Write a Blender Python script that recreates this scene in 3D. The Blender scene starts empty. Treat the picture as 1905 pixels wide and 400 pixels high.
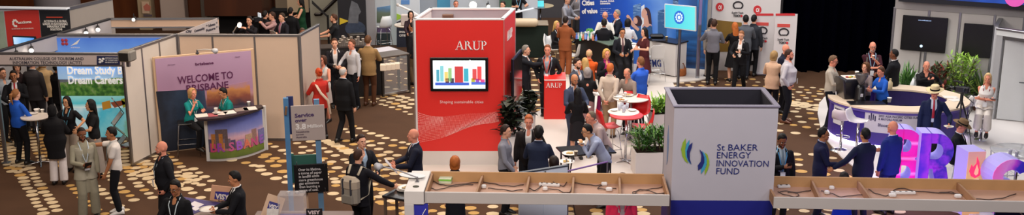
import bpy, bmesh, math, random
import numpy as np
from mathutils import Vector, Matrix
random.seed(7)
R = math.radians
scene = bpy.context.scene
col = scene.collection
# ---------------------------------------------------------------- camera
H = 7.35; F = 2070.0; PITCH = R(14.9); CU = 952.5; CV = 200.0
cam_d = bpy.data.cameras.new('camera'); cam = bpy.data.objects.new('camera', cam_d); col.objects.link(cam)
cam.location = (0, 0, H); cam.rotation_euler = (R(90) - PITCH, 0, 0)
cam_d.sensor_width = 36; cam_d.lens = 36 * F / 1905; cam_d.clip_end = 300
scene.camera = cam
SP, CP = math.sin(PITCH), math.cos(PITCH)
def ray(u, v):
    dx = (u - CU) / F; dy = -(v - CV) / F
    return Vector((dx, CP + dy * SP, -SP + dy * CP))
def W(u, v, z=0.0):                 # where the sight line through a pixel meets height z
    d = ray(u, v); t = (z - H) / d.z
    return Vector((d.x * t, d.y * t, z))
def WY(u, v, y):                    # ... meets the upright plane at distance y
    d = ray(u, v); t = y / d.y
    return Vector((d.x * t, y, H + d.z * t))
# ---------------------------------------------------------------- materials
MATS = {}
def srgb(c):
    if isinstance(c, str):
        c = c.lstrip('#'); c = [int(c[i:i+2], 16) / 255 for i in (0, 2, 4)]
    return [x / 12.92 if x <= 0.04045 else ((x + 0.055) / 1.055) ** 2.4 for x in c]
def mat(c, rough=0.6, kind='plain', emit=0.0, metal=0.0, scale=60, amt=0.12, alpha=1.0, trans=0.0):
    key = (str(c), rough, kind, emit, metal, scale, amt, alpha, trans)
    if key in MATS: return MATS[key]
    m = bpy.data.materials.new('%s_%s' % (kind, str(c).strip('#'))); m.use_nodes = True
    nt = m.node_tree; b = nt.nodes['Principled BSDF']
    l = srgb(c)
    b.inputs['Roughness'].default_value = rough; b.inputs['Metallic'].default_value = metal
    tc = nt.nodes.new('ShaderNodeTexCoord'); no = nt.nodes.new('ShaderNodeTexNoise')
    no.inputs['Scale'].default_value = scale; no.inputs['Detail'].default_value = 3
    nt.links.new(tc.outputs['Object'], no.inputs['Vector'])
    mx = nt.nodes.new('ShaderNodeMix'); mx.data_type = 'RGBA'
    mx.inputs[6].default_value = (*[x * (1 - amt) for x in l], 1)
    mx.inputs[7].default_value = (*[min(1, x * (1 + amt)) for x in l], 1)
    nt.links.new(no.outputs['Fac'], mx.inputs[0])
    nt.links.new(mx.outputs[2], b.inputs['Base Color'])
    if kind in ('fabric', 'skin', 'hair', 'carpet'):
        bp = nt.nodes.new('ShaderNodeBump'); bp.inputs['Strength'].default_value = 0.25 if kind != 'skin' else 0.05
        bp.inputs['Distance'].default_value = 0.01
        no2 = nt.nodes.new('ShaderNodeTexNoise'); no2.inputs['Scale'].default_value = {'fabric': 22, 'skin': 90, 'hair': 120, 'carpet': 400}[kind]
        nt.links.new(tc.outputs['Object'], no2.inputs['Vector']); nt.links.new(no2.outputs['Fac'], bp.inputs['Height'])
        nt.links.new(bp.outputs['Normal'], b.inputs['Normal'])
        b.inputs['Specular IOR Level'].default_value = 0.25
    if kind == 'drape': b.inputs['Specular IOR Level'].default_value = 0.0
    if kind == 'skin':
        b.inputs['Subsurface Weight'].default_value = 0.0
    if emit:
        nt.links.new(mx.outputs[2], b.inputs['Emission Color']); b.inputs['Emission Strength'].default_value = emit
    if alpha < 1: b.inputs['Alpha'].default_value = alpha
    if trans: b.inputs['Transmission Weight'].default_value = trans; b.inputs['IOR'].default_value = 1.1
    MATS[key] = m
    return m
def fab(c): return mat(c, 0.85, 'fabric', scale=14, amt=0.1)
def paint(c, r=0.5): return mat(c, r, 'paint', scale=5, amt=0.03)
def metal(c='#c8c8cc', r=0.25): return mat(c, r, 'metal', metal=1.0)
def glow(c, e=1.0): return mat(c, 0.6, 'lit', emit=e, scale=3, amt=0.02)
# ---------------------------------------------------------------- object helpers
def link(o, parent=None):
    col.objects.link(o)
    if parent is not None: o.parent = parent
    return o
def tag(o, label=None, cat=None, group=None, kind=None):
    if label: o['label'] = label
    if cat: o['category'] = cat
    if group: o['group'] = group
    if kind: o['kind'] = kind
    return o
def thing(name, label, cat, loc=(0, 0, 0), rz=0.0, group=None, kind=None):
    o = bpy.data.objects.new(name, None); o.empty_display_size = 0.1
    o.location = loc; o.rotation_euler = (0, 0, rz)
    link(o); return tag(o, label, cat, group, kind)
class MB:
    """collects shapes into one mesh"""
    def __init__(s): s.v = []; s.f = []; s.m = []; s.cur = 0
    def add(s, vs, fs, M=None):
        n = len(s.v)
        if M is not None: vs = [M @ Vector(v) for v in vs]
        s.v += [tuple(v) for v in vs]; s.f += [[i + n for i in f] for f in fs]; s.m += [s.cur] * len(fs)
        return s
    def box(s, x0, x1, y0, y1, z0, z1, M=None, bev=0.0):
        if bev <= 0:
            vs = [(x, y, z) for z in (z0, z1) for y in (y0, y1) for x in (x0, x1)]
            return s.add(vs, [(0, 2, 3, 1), (4, 5, 7, 6), (0, 1, 5, 4), (2, 6, 7, 3), (0, 4, 6, 2), (1, 3, 7, 5)], M)
        b = min(bev, (x1 - x0) / 2.01, (y1 - y0) / 2.01, (z1 - z0) / 2.01)
        rr = []
        for (z, i) in ((z0, b), (z0 + b, 0), (z1 - b, 0), (z1, b)):
            X0, X1, Y0, Y1 = x0 + i, x1 - i, y0 + i, y1 - i
            k = b - i * 0.5
            rr.append([(X0 + k, Y0, z), (X1 - k, Y0, z), (X1, Y0 + k, z), (X1, Y1 - k, z), (X1 - k, Y1, z), (X0 + k, Y1, z), (X0, Y1 - k, z), (X0, Y0 + k, z)])
        return s.rings(rr, M=M)
    def rings(s, rr, closed=True, M=None, caps=True):
        n = len(rr[0]); vs = [p for r_ in rr for p in r_]; fs = []
        for k in range(len(rr) - 1):
            for i in range(n if closed else n - 1):
                j = (i + 1) % n
                fs.append((k * n + i, k * n + j, (k + 1) * n + j, (k + 1) * n + i))
        if caps:
            fs.append(tuple(reversed(range(n)))); fs.append(tuple((len(rr) - 1) * n + i for i in range(n)))
        return s.add(vs, fs, M)
    def prism(s, pts, d0, d1, M=None, axis='y'):
        """outline in x,z pushed along y (or in x,y pushed along z)"""
        a = sum(pts[i][0] * pts[(i + 1) % len(pts)][1] - pts[(i + 1) % len(pts)][0] * pts[i][1] for i in range(len(pts)))
        if a < 0: pts = pts[::-1]
        if axis == 'y': r0 = [(p[0], d0, p[1]) for p in pts]; r1 = [(p[0], d1, p[1]) for p in pts]
        else: r1 = [(p[0], p[1], d0) for p in pts]; r0 = [(p[0], p[1], d1) for p in pts]
        n = len(pts); fs = [tuple(range(n)), tuple(reversed(range(n, 2 * n)))]
        for i in range(n):
            j = (i + 1) % n; fs.append((j, i, n + i, n + j))
        return s.add(r0 + r1, fs, M)
    def tube(s, pts, rad, n=8, M=None, ell=None, up=None, round_=True):
        pts = [Vector(p) for p in pts]
        if not hasattr(rad, '__len__'): rad = [rad] * len(pts)
        rr = []; ref = Vector(up) if up is not None else None
        m = len(pts)
        for k in range(m):
            t = (pts[min(k + 1, m - 1)] - pts[max(k - 1, 0)])
            t = t.normalized() if t.length > 1e-9 else Vector((0, 0, 1))
            if ref is None: ref = Vector((1, 0, 0)) if abs(t.x) < .8 else Vector((0, 1, 0))
            a = (ref - t * ref.dot(t)); a = a.normalized() if a.length > 1e-6 else t.orthogonal().normalized()
            b = t.cross(a); ref = a
            r = rad[k]; ra, rb = (r, r) if not hasattr(r, '__len__') else r
            if ell: rb = ra * ell
            ring = lambda c, q: [c + a * (ra * q * math.cos(2 * math.pi * i / n)) + b * (rb * q * math.sin(2 * math.pi * i / n)) for i in range(n)]
            e = min(ra, rb)
            if k == 0 and round_: rr.append(ring(pts[k] - t * e * .75, .45)); rr.append(ring(pts[k] - t * e * .35, .85))
            rr.append(ring(pts[k], 1))
            if k == m - 1 and round_: rr.append(ring(pts[k] + t * e * .35, .85)); rr.append(ring(pts[k] + t * e * .75, .45))
        return s.rings(rr, M=M)
    def cyl(s, c, r, h, n=24, M=None, r2=None):
        c = Vector(c); r2 = r if r2 is None else r2
        rr = [[c + Vector((q * math.cos(2 * math.pi * i / n), q * math.sin(2 * math.pi * i / n), z)) for i in range(n)] for q, z in ((r, 0), (r2, h))]
        return s.rings(rr, M=M)
    def lathe(s, prof, n=20, c=(0, 0, 0), M=None, caps=True):
        rr = [[(c[0] + r * math.cos(2 * math.pi * i / n), c[1] + r * math.sin(2 * math.pi * i / n), c[2] + z) for i in range(n)] for r, z in prof]
        return s.rings(rr, M=M, caps=caps)
    def ball(s, c, r, n=14, M=None, f=None):
        if not hasattr(r, '__len__'): r = (r, r, r)
        rr = []; k = max(6, n // 2 + 1)
        for j in range(k):
            th = math.pi * (j + .35) / (k - .3) - math.pi / 2
            rr.append([(c[0] + r[0] * math.cos(th) * math.cos(2 * math.pi * i / n), c[1] + r[1] * math.cos(th) * math.sin(2 * math.pi * i / n), c[2] + r[2] * math.sin(th)) for i in range(n)])
        return s.rings(rr, M=M)
    def quad(s, a, b, c, d, M=None): return s.add([a, b, c, d], [(0, 1, 2, 3)], M)
    def build(s, name, mats, parent=None, loc=None, rz=0.0, smooth=False, label=None):
        me = bpy.data.meshes.new(name); me.from_pydata(s.v, [], s.f)
        if not isinstance(mats, (list, tuple)): mats = [mats]
        for m in mats: me.materials.append(m)
        if any(s.m): me.polygons.foreach_set('material_index', s.m)
        if smooth: me.polygons.foreach_set('use_smooth', [True] * len(s.f))
        me.update()
        o = bpy.data.objects.new(name, me); link(o, parent)
        if loc is not None: o.location = loc
        if rz: o.rotation_euler = (0, 0, rz)
        if label: o['label'] = label
        return o
def soft(o, voxel=0.012, it=4, fac=0.5):
    m = o.modifiers.new('m', 'REMESH'); m.mode = 'VOXEL'; m.voxel_size = voxel; m.use_smooth_shade = True
    if it:
        q = o.modifiers.new('s', 'SMOOTH'); q.iterations = it; q.factor = fac
    return o
def copy_tree(o, parent=None):
    c = o.copy(); col.objects.link(c)
    if parent is not None: c.parent = parent
    for ch in list(o.children): copy_tree(ch, c)
    return c
def text_mesh(txt, size, bold=0.0, align='LEFT', spacing=1.0, line=1.0, extrude=0.002, shear=0):
    cu = bpy.data.curves.new('t', 'FONT'); cu.body = txt; cu.size = size; cu.align_x = align; cu.offset = bold * size
    cu.space_character = spacing; cu.space_line = line; cu.extrude = extrude; cu.resolution_u = 2; cu.shear = shear
    cu.align_y = 'TOP_BASELINE'
    o = bpy.data.objects.new('t', cu); col.objects.link(o)
    dg = bpy.context.evaluated_depsgraph_get(); me = bpy.data.meshes.new_from_object(o.evaluated_get(dg))
    bpy.data.objects.remove(o); bpy.data.curves.remove(cu)
    me.materials.clear()
    return me
TEXT_SCENE = []
def text(txt, size, x, z, y, parent, m, name='lettering', bold=0.0, align='LEFT', width=None, spacing=1.0, line=1.0, rot=0.0, shear=0, label=None, rx=90):
    """writing on an upright face whose outward side is local -y; x,z is the baseline start"""
    me = text_mesh(txt, size, bold, align, spacing, line, shear=shear)
    me.name = name
    if width:
        xs = [v.co.x for v in me.vertices]; w = max(xs) - min(xs)
        if w > 0:
            k = width / w
            for v in me.vertices: v.co.x *= k
    me.materials.append(m)
    o = bpy.data.objects.new(name, me); link(o, parent)
    o.location = (x, y, z); o.rotation_euler = (R(rx), R(-rot), 0)
    if label: o['label'] = label
    return o
def light(kind, loc, energy, color=(1, 1, 1), size=1.0, target=None, spot=60, blend=0.6, size_y=None, name='lamp'):
    d = bpy.data.lights.new(name, kind); d.energy = energy; d.color = color
    o = bpy.data.objects.new(name, d); link(o); o.location = loc
    if kind == 'AREA':
        d.size = size
        if size_y: d.shape = 'RECTANGLE'; d.size_y = size_y
    if kind == 'SPOT': d.spot_size = R(spot); d.spot_blend = blend; d.shadow_soft_size = size
    if kind == 'POINT': d.shadow_soft_size = size
    if target is not None:
        o.rotation_euler = (Vector(target) - Vector(loc)).to_track_quat('-Z', 'Y').to_euler()
    return o
# ---------------------------------------------------------------- people
SK = {'fair': '#d9a083', 'pink': '#d78c72', 'tan': '#b97d58', 'asian': '#c8926c', 'olive': '#a56d4a', 'brown': '#7a4a32', 'dark': '#4a2c20'}
def ik(a, c, l1, l2, pole):
    a = Vector(a); c = Vector(c); d = c - a; L = d.length
    mx = (l1 + l2) * .995
    if L > mx: c = a + d * (mx / L); d = c - a; L = mx
    L = max(L, abs(l1 - l2) + .02); n = d.normalized()
    x = (l1 * l1 - l2 * l2 + L * L) / (2 * L); hh = math.sqrt(max(l1 * l1 - x * x, 0))
    p = Vector(pole); p = p - n * p.dot(n); p = p.normalized() if p.length > 1e-5 else n.orthogonal().normalized()
    return a + n * x + p * hh, c
HANDS = {'down': (.25, .05, .80), 'front': (.13, .34, 1.10), 'phone': (.07, .30, 1.20), 'mouth': (.05, .16, 1.46), 'pocket': (.21, .07, .93),
         'cross': (-.10, .25, 1.17), 'back': (.05, -.19, .93), 'talk': (.20, .34, 1.20), 'chest': (.06, .24, 1.27), 'table': (.16, .42, 1.08),
         'reach': (.22, .58, 1.22), 'side': (.50, .22, 1.12), 'chin': (.06, .17, 1.40), 'clasp': (.02, .24, 1.00), 'high': (.12, .36, 1.45), 'lap': (.12, .33, 1.08)}
def ell_ring(M, cx, cy, z, rx, ry, n=20, notch=None, sq=2.3):
    out = []
    for i in range(n):
        t = 2 * math.pi * i / n; c, s_ = math.cos(t), math.sin(t)
        x = math.copysign(abs(c) ** (2 / sq), c) * rx; y = math.copysign(abs(s_) ** (2 / sq), s_) * ry
        if notch and s_ > 0 and abs(x) < notch: y -= .04
        out.append(M @ Vector((cx + x, cy + y, z)))
    return out
PEOPLE = []
def person(pos, h=1.75, face=0, label='', top=('shirt', '#cccccc'), bottom=('trousers', '#15151a'), shirt=None, skin='fair', hair=('short', '#2a1a12'),
           hands=('down', 'down'), sit=None, walk=0.0, lean=0, side=0, twist=0, head=(0, 0), female=False, fat=0.0, tie=None, lanyard=None, badge=True,
           glasses=False, beard=None, hat=None, shoes='#15110f', sleeves='long', group=None, stance=.10, feet=None, opening=.055, wide=1.0, stripe=None, sash=None):
    """pos: ground point (or stool point); face: 0 looks at the camera side, 90 to the right, 180 away"""
    s = h / 1.75
    root = thing('person', label, 'person', pos, R(face + 180), group)
    S = Matrix.Scale(s, 4)
    ph = .93 if sit is None else sit / s + .06
    fw = .88 if female else 1.0
    MT = S @ Matrix.Translation((0, 0, ph)) @ Matrix.Rotation(R(-lean), 4, 'X') @ Matrix.Rotation(R(side), 4, 'Y') @ Matrix.Rotation(R(twist), 4, 'Z')
    neck = MT @ Vector((0, .0, .56))
    hd = Matrix.Translation(MT @ Vector((0, .025, .69))) @ Matrix.Rotation(R(twist + head[0]), 4, 'Z') @ Matrix.Rotation(R(-head[1]), 4, 'X') @ Matrix.Rotation(R(side) * .6, 4, 'Y') @ S
    I = Matrix.Identity(4)
    # joints
    sh = {k: MT @ Vector((k * .172 * fw, 0, .45)) for k in (1, -1)}
    hip = {k: MT @ Vector((k * .088, 0, .0)) for k in (1, -1)}
    if sit is None:
        if feet: ft = {1: Vector(feet[0]) * s, -1: Vector(feet[1]) * s}
        else: ft = {1: Vector((stance, walk, .085)) * s, -1: Vector((-stance, -walk, .085 + (.05 if walk > .15 else 0))) * s}
        kp = (0, 1, 0)
    else:
        fh = max(0.085, ph - .93 + .085 + .28) if sit > .6 else .085
        ft = {k: Vector((k * .11, .40 if sit < .6 else .34, fh)) * s for k in (1, -1)}; kp = (0, 1, .9)
        if feet: ft = {1: Vector(feet[0]) * s, -1: Vector(feet[1]) * s}
    knee = {}; 
    for k in (1, -1): knee[k], ft[k] = ik(hip[k], ft[k], .43 * s, .43 * s, kp)
    elbow = {}; wr = {}; hdir = {}
    for k, t in ((1, hands[0]), (-1, hands[1])):
        if isinstance(t, str):
            x, y, z = HANDS[t]; x *= k
            if sit is not None: z += ph - .93
            t = (x, y, z)
            tv = Matrix.Rotation(R(twist), 4, 'Z') @ Vector(t)
            if lean and t[2] > .6: 
                q = Matrix.Translation((0, 0, ph)) @ Matrix.Rotation(R(-lean), 4, 'X') @ Matrix.Translation((0, 0, -ph)); tv = q @ tv
            t = tv * s
        else:
            t = Vector(t) * s
        pole = Vector((k * .8, -.6, -.55))
        elbow[k], wr[k] = ik(sh[k], t, .285 * s, .25 * s, pole)
        hdir[k] = (wr[k] - elbow[k]).normalized()
    # ---- body: one continuous surface
    b = MB()
    TR = [(-.07, .11, .085, 0), (0, .155, .105, 0), (.08, .155, .105, 0), (.2, .135, .095, 0), (.33, .155, .11, .005), (.41, .168, .108, 0), (.46, .150, .09, 0), (.505, .105, .07, 0), (.53, .075, .058, 0), (.56, .055, .052, 0)]
    def trunk(mb, d, z0=-1, z1=9, flare=0, notchf=None, zs=None):
        rr = []
        for (z, rx, ry, oy) in TR:
            if z < z0 or z > z1: continue
            fx = fw if z > .1 else (1.04 if female else 1)
            if female and .15 < z < .25: fx = .82
            by = 0
            if female and .3 < z < .4: by = .02
            fb = fat * (.06 if .05 < z < .35 else .02); e = d if z < .5 else d * .55
            rr.append(ell_ring(MT, 0, oy + by / 2 + fb / 2, z, (rx * fx + fb * .7 + e) * wide, ry + by + fb + e, notch=(notchf(z) if notchf else None)))
        mb.rings(rr)
    trunk(b, -.004)
    b.tube([neck - Vector((0, 0, .05 * s)), hd @ Vector((0, -.015, -.06))], [.056 * s, .052 * s], 14)
    b.ball((0, -.01, .02), (.074, .094, .104), 20, hd); b.ball((0, .022, -.052), (.056, .068, .062), 16, hd)
    b.ball((0, .062, -.098), (.026, .024, .018), 10, hd); b.tube([(0, .088, .018), (0, .104, -.018)], [.007, .013], 8, hd)
    b.ball((0, .072, .035), (.052, .016, .010), 10, hd)
    for k in (1, -1):
        b.ball((k * .076, -.008, -.008), (.010, .019, .030), 8, hd); b.ball((k * .04, .068, -.025), (.018, .016, .016), 8, hd)
        b.tube([sh[k], elbow[k], wr[k]], [.05 * s, .041 * s, .027 * s], 12)
        b.tube([hip[k], knee[k] * .5 + hip[k] * .5, knee[k], knee[k] * .6 + ft[k] * .4, ft[k]], [.083 * s, .075 * s, .053 * s, .052 * s, .036 * s], 12)
        b.tube([ft[k] - Vector((0, .03 * s, .03 * s)), ft[k] + Vector((0, .12 * s, -.05 * s))], [.035 * s, .028 * s], 8)
        # hand: palm, four fingers of different lengths, thumb from the side of the palm
        d = hdir[k]; inw = Vector((-k, .25, 0)); inw = inw - d * inw.dot(d)
        inw = inw.normalized() if inw.length > .05 else d.orthogonal().normalized()
        ac = d.cross(inw).normalized()
        if ac.z < 0 and abs(ac.z) > abs(ac.y) * .2: ac = -ac
        if abs(ac.z) < .3 and ac.y < 0: ac = -ac
        p0 = wr[k]; u_ = s
        b.tube([p0, p0 + d * .045 * u_, p0 + d * .085 * u_], [(.028 * u_, .016 * u_), (.040 * u_, .015 * u_), (.040 * u_, .013 * u_)], 10, up=ac)
        for q, ln in zip((-.0285, -.0095, .0095, .0285), (.058, .072, .078, .070)):
            a0 = p0 + d * .085 * u_ + ac * q * u_
            a1 = a0 + (d * .85 + inw * .35) * ln * .5 * u_; a2 = a1 + (d * .45 + inw * .85) * ln * .5 * u_
            b.tube([a0, a1, a2], [.0092 * u_, .0088 * u_, .0078 * u_], 6)
        a0 = p0 + d * .03 * u_ + ac * .026 * u_; a1 = a0 + (d * .5 + ac * .75 + inw * .3) * .042 * u_; a2 = a1 + (d * .8 + inw * .5) * .03 * u_
        b.tube([a0, a1, a2], [.013 * u_, .011 * u_, .0088 * u_], 6)
    body = soft(b.build('body', mat(SK[skin], .55, 'skin', scale=12, amt=.06), root), .0095 * s, 3)
    # ---- face
    for k in (1, -1):
        e = MB(); e.ball((k * .030, .0775, .004), (.0115, .009, .0055), 10, hd)
        e.cur = 1; e.ball((k * .030, .0838, .004), (.0062, .004, .0052), 8, hd)
        e.build('eye', [mat('#cfc5bb', .3), mat('#1c120c', .3)], root, smooth=True)
    if glasses:
        g = MB()
        for k in (1, -1):
            g.tube([hd @ Vector((k * .032 + .024 * math.cos(t * math.pi / 6), .098, .004 + .018 * math.sin(t * math.pi / 6))) for t in range(13)], .0026 * s, 6)
            g.tube([hd @ Vector((k * .057, .096, .01)), hd @ Vector((k * .078, 0, .01))], .0025 * s, 6)
        g.tube([hd @ Vector((-.008, .1, .006)), hd @ Vector((.008, .1, .006))], .0025 * s, 6)
        g.build('glasses', mat('#1a1718', .3), root, smooth=True)
    m_ = MB(); m_.ball((0, .089, -.058), (.022, .007, .0045), 10, hd); m_.ball((0, .087, -.067), (.018, .008, .005), 10, hd)
    m_.build('lips', mat('#a4574c', .5), root, smooth=True)
    hs, hc = hair if hair else (None, '#222222')
    hm = mat(hc, .6, 'hair', scale=50, amt=.3)
    if hs not in ('bald', 'hijab') or beard:
        for k in (1, -1):
            w = MB(); w.tube([hd @ Vector((k * .014, .088, .030)), hd @ Vector((k * .032, .088, .035)), hd @ Vector((k * .046, .078, .029))], [.004 * s, .005 * s, .003 * s], 6)
            w.build('eyebrow', mat(beard or hc, .7, 'hair'), root, smooth=True)
    def cap(fn, name, m, rad=(.074, .094, .104), c=(0, -.01, .02), n=36, kk=22):
        q = MB(); rr = []
        for j in range(kk + 1):
            el = -math.pi / 2 + math.pi * (j + .2) / (kk + .4); row = []
            for i in range(n):
                az = 2 * math.pi * i / n - math.pi
                t = fn(abs(math.degrees(az)), math.degrees(el), az)
                row.append(hd @ Vector((c[0] + rad[0] * t * math.cos(el) * math.sin(az), c[1] + rad[1] * t * math.cos(el) * math.cos(az), c[2] + rad[2] * t * math.sin(el))))
            rr.append(row[::-1])
        q.rings(rr); return q
    def lerp(tab, x):
        for (a0, v0), (a1, v1) in zip(tab, tab[1:]):
            if x <= a1: return v0 + (v1 - v0) * (x - a0) / (a1 - a0)
        return tab[-1][1]
    rnd = random.Random(int(h * 1000 + face * 7 + pos[0] * 13))
    if hs and hs != 'bald':
        line = [(0, 42), (40, 40), (62, 30), (78, -2), (90, -8), (105, -5), (125, -42), (180, -48)]
        thick = .13
        if hs == 'rim': line = [(0, 70), (60, 60), (78, 10), (90, -8), (105, -5), (125, -42), (180, -48)]; thick = .07
        if hs == 'recede': line = [(0, 58), (30, 62), (50, 50), (70, 20), (80, -2), (90, -8), (105, -5), (125, -42), (180, -48)]; thick = .07
        if hs == 'crop': thick = .06
        if hs in ('bob', 'long', 'pony', 'bun'): thick = .16
        if hs in ('bob', 'long'): line = [(0, 46), (35, 44), (50, 15), (62, -40), (75, -70), (180, -80)]; thick = .19
        if hs == 'afro': thick = .34
        if hs == 'hijab': line = [(0, 44), (30, 36), (48, 5), (55, -35), (50, -60), (180, -89)]; line = [(0, 42), (30, 36), (46, 5), (56, -45), (62, -88), (180, -89)]; thick = .2
        ph1, ph2 = rnd.random() * 6, rnd.random() * 6
        def fn(a, el, az):
            l0 = lerp(line, a); w_ = (el - l0) / 7
            w_ = max(0, min(1, w_ + .5)); w_ = w_ * w_ * (3 - 2 * w_)
            if hs == 'rim' and el > 38 : w_ *= max(0, 1 - (el - 38) / 10)
            t = thick * (1 + .18 * math.sin(az * 5 + ph1) * math.cos(R(el) * 6 + ph2))
            if hs == 'short' and el > 30: t *= 1.25
            if hs in ('long', 'hijab') and el < 0: t += .25 * min(1, -el / 40)
            if hs == 'bob': t += .14 * math.cos(R(el)) ** 2
            return .86 + (.14 + t) * w_
        q = cap(fn, 'hair', hm)
        if hs == 'long':
            q.rings([[hd @ Vector((rx * math.cos(2 * math.pi * i / 16), cy + ry * math.sin(2 * math.pi * i / 16), z)) for i in range(16)] for z, rx, ry, cy in ((-.36, .05, .018, -.115), (-.30, .08, .028, -.11), (-.18, .092, .04, -.095), (-.05, .09, .06, -.065), (.04, .08, .06, -.04))])
        if hs == 'bob':
            q.rings([[hd @ Vector((rx * math.cos(2 * math.pi * i / 16), cy + ry * math.sin(2 * math.pi * i / 16), z)) for i in range(16)] for z, rx, ry, cy in ((-.115, .06, .03, -.065), (-.10, .088, .055, -.05), (-.03, .10, .08, -.03), (.03, .085, .07, -.02))])
        if hs == 'pony': q.tube([hd @ Vector(p) for p in ((0, -.1, .05), (0, -.15, .03), (0, -.155, -.06), (.01, -.13, -.20))], [.025 * s, .033 * s, .03 * s, .012 * s], 10)
        if hs == 'bun': q.ball((0, -.11, .07), (.042, .042, .038), 12, hd)
        if hs == 'hijab':
            q.rings([[hd @ Vector((rx * math.cos(2 * math.pi * i / 20), cy + ry * math.sin(2 * math.pi * i / 20), z)) for i in range(20)] for z, rx, ry, cy in ((-.42, .12, .04, -.07), (-.36, .20, .12, -.01), (-.26, .17, .12, -.01), (-.16, .10, .10, 0), (-.09, .08, .085, 0))])
        o = q.build('headscarf' if hs == 'hijab' else 'hair', fab(hc) if hs == 'hijab' else hm, root); soft(o, .009 * s, 1)
    if beard:
        def fb(a, el, az):
            inside = 1 if (el < -18 and a < 100 and not (a < 18 and -36 < el < -24)) else 0
            if 62 < a < 88 and el > -60 and el < 0: inside = 1
            if a > 100: inside = 0
            return 1.13 if inside else .8
        q = cap(fb, 'beard', hm, (.058, .072, .084), (0, .02, -.035)); o = q.build('beard', mat(beard, .7, 'hair', scale=50, amt=.3), root); soft(o, .008 * s, 2)
    if hat:
        q = MB(); hm_ = hd @ Matrix.Rotation(R(-8), 4, 'X')
        q.rings([[hm_ @ Vector((rr_ * math.cos(a_), rr_ * 1.12 * math.sin(a_), z + (.035 * abs(math.cos(a_)) ** 2 * ((rr_ - .09) / .09) if rr_ > .1 else 0))) for a_ in [2 * math.pi * i / 28 for i in range(28)]] for rr_, z in ((.088, .045), (.165, .040), (.175, .046), (.165, .052), (.094, .060), (.088, .10), (.082, .15), (.06, .165), (.02, .155))])
        ht_ = q.build('hat', mat(hat, .8, 'fabric', scale=60, amt=.15), root, smooth=True)
        q = MB(); q.rings([[hm_ @ Vector((rr_ * math.cos(a_), rr_ * 1.12 * math.sin(a_), z)) for a_ in [2 * math.pi * i / 28 for i in range(28)]] for rr_, z in ((.096, .062), (.098, .066), (.094, .088), (.088, .09))]); q.build('hat_band', fab('#1b1718'), ht_, smooth=True)
    # ---- clothes
    kind, tc = top
    hem0 = -.16 if kind in ('jacket', 'coat', 'kurta') else -.05
    if kind in ('coat',): hem0 = -.34
    if kind == 'kurta': hem0 = -.42
    if sit is not None: hem0 = max(hem0, -.08)
    def skirt_rings(mb, z0, z1, r0, r1, extra=0, notchf=None, k=5):
        rr = []
        for i in range(k):
            f_ = i / (k - 1); z = z0 + (z1 - z0) * f_
            c_ = MT @ Vector((0, 0, z if z > 0 else 0)); 
            if z < 0: c_ = c_ + Vector((0, 0, z * s))
            rx, ry = r0[0] + (r1[0] - r0[0]) * f_, r0[1] + (r1[1] - r0[1]) * f_
            T = Matrix.Translation(c_) @ Matrix.Rotation(R(twist), 4, 'Z') @ S
            rr.append(ell_ring(T, 0, 0, 0, rx + extra, ry + extra, notch=notchf(z) if notchf else None))
        mb.rings(rr)
    def sleeve(mb, d, upto='long', grow=1.0):
        for k in (1, -1):
            if upto == 'none': continue
            if upto == 'short': mb.tube([sh[k], sh[k] * .35 + elbow[k] * .65], [.055 * s + d * s, (.052 * s + d * s)], 12)
            elif upto == 'rolled': mb.tube([sh[k], elbow[k], elbow[k] * .72 + wr[k] * .28], [.052 * s + d * s, .046 * s + d * s, .043 * s + d * s], 12)
            else:
                mb.tube([sh[k], (sh[k] + elbow[k]) / 2, elbow[k], (elbow[k] + wr[k]) / 2, wr[k] - hdir[k] * .012 * s], [(.054 + d) * s, (.051 + d) * s, (.046 + d) * s, (.040 + d) * s, (.033 + d) * s], 12)
    under = shirt
    VN = lambda z: .05 if z > .52 else (.032 if z > .5 else (.012 if z > .44 else None))
    def collar(mb, r_):
        for (zz, tk) in ((.548, .013), (.565, .011)):
            mb.tube([MT @ Vector((r_ * math.cos(a_), -.002 + r_ * .95 * math.sin(a_), zz - .012 * math.sin(a_))) for a_ in [R(115 + 310 * i / 12) for i in range(13)]], tk * s, 8)
    if kind in ('jacket', 'coat') and under:
        q = MB(); trunk(q, .012, .05, .53, notchf=None if tie else VN); collar(q, .068)
        sleeve(q, -.012)
        soft(q.build('shirt', fab(under), root), .012 * s, 3)
    if kind == 'jacket' or kind == 'coat':
        nf = (lambda z: opening * (.55 + max(0, z - .1) * 1.9) if z > .02 else opening * (.5 - z)) if opening else None
        q = MB(); rr = []
        tr = [(z, rx, ry, oy) for z, rx, ry, oy in TR if z >= 0 and z <= .53]
        # hem part
        hz = [hem0, hem0 * .5]
        for z in hz:
            c_ = MT @ Vector((0, 0, 0)) + Vector((0, 0, z * s)); T = Matrix.Translation(c_) @ Matrix.Rotation(R(twist), 4, 'Z') @ S
            rr.append(ell_ring(T, 0, 0, 0, .178 + (.01 if z == hem0 else 0), .128, 28, nf(z) if nf else None))
        for z, rx, ry, oy in tr:
            fx = fw if z > .1 else (1.04 if female else 1); fb_ = fat * (.06 if .05 < z < .35 else .02)
            if female and .15 < z < .25: fx = .88
            e_ = .030 if z < .5 else .022
            rr.append(ell_ring(MT, 0, oy + fb_ / 2, z, (rx * fx + fb_ * .7 + e_) * wide, ry + fb_ + e_, 28, nf(z) if nf else None))
        q.rings(rr); sleeve(q, .010 + (.004 if kind == 'coat' else 0))
        for k in (1, -1): q.ball(sh[k] - Vector((0, 0, .004 * s)), (.062 * s, .064 * s, .056 * s), 12)
        # collar round the neck
        q.tube([MT @ Vector((.075 * math.cos(a_), -.005 + .068 * math.sin(a_), .545 + .02 * (-math.sin(a_)))) for a_ in [math.pi * (.9 + 1.2 * i / 8) for i in range(9)]], .016 * s, 8)
        jk = soft(q.build('coat' if kind == 'coat' else 'jacket', fab(tc), root), .012 * s, 3)
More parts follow.
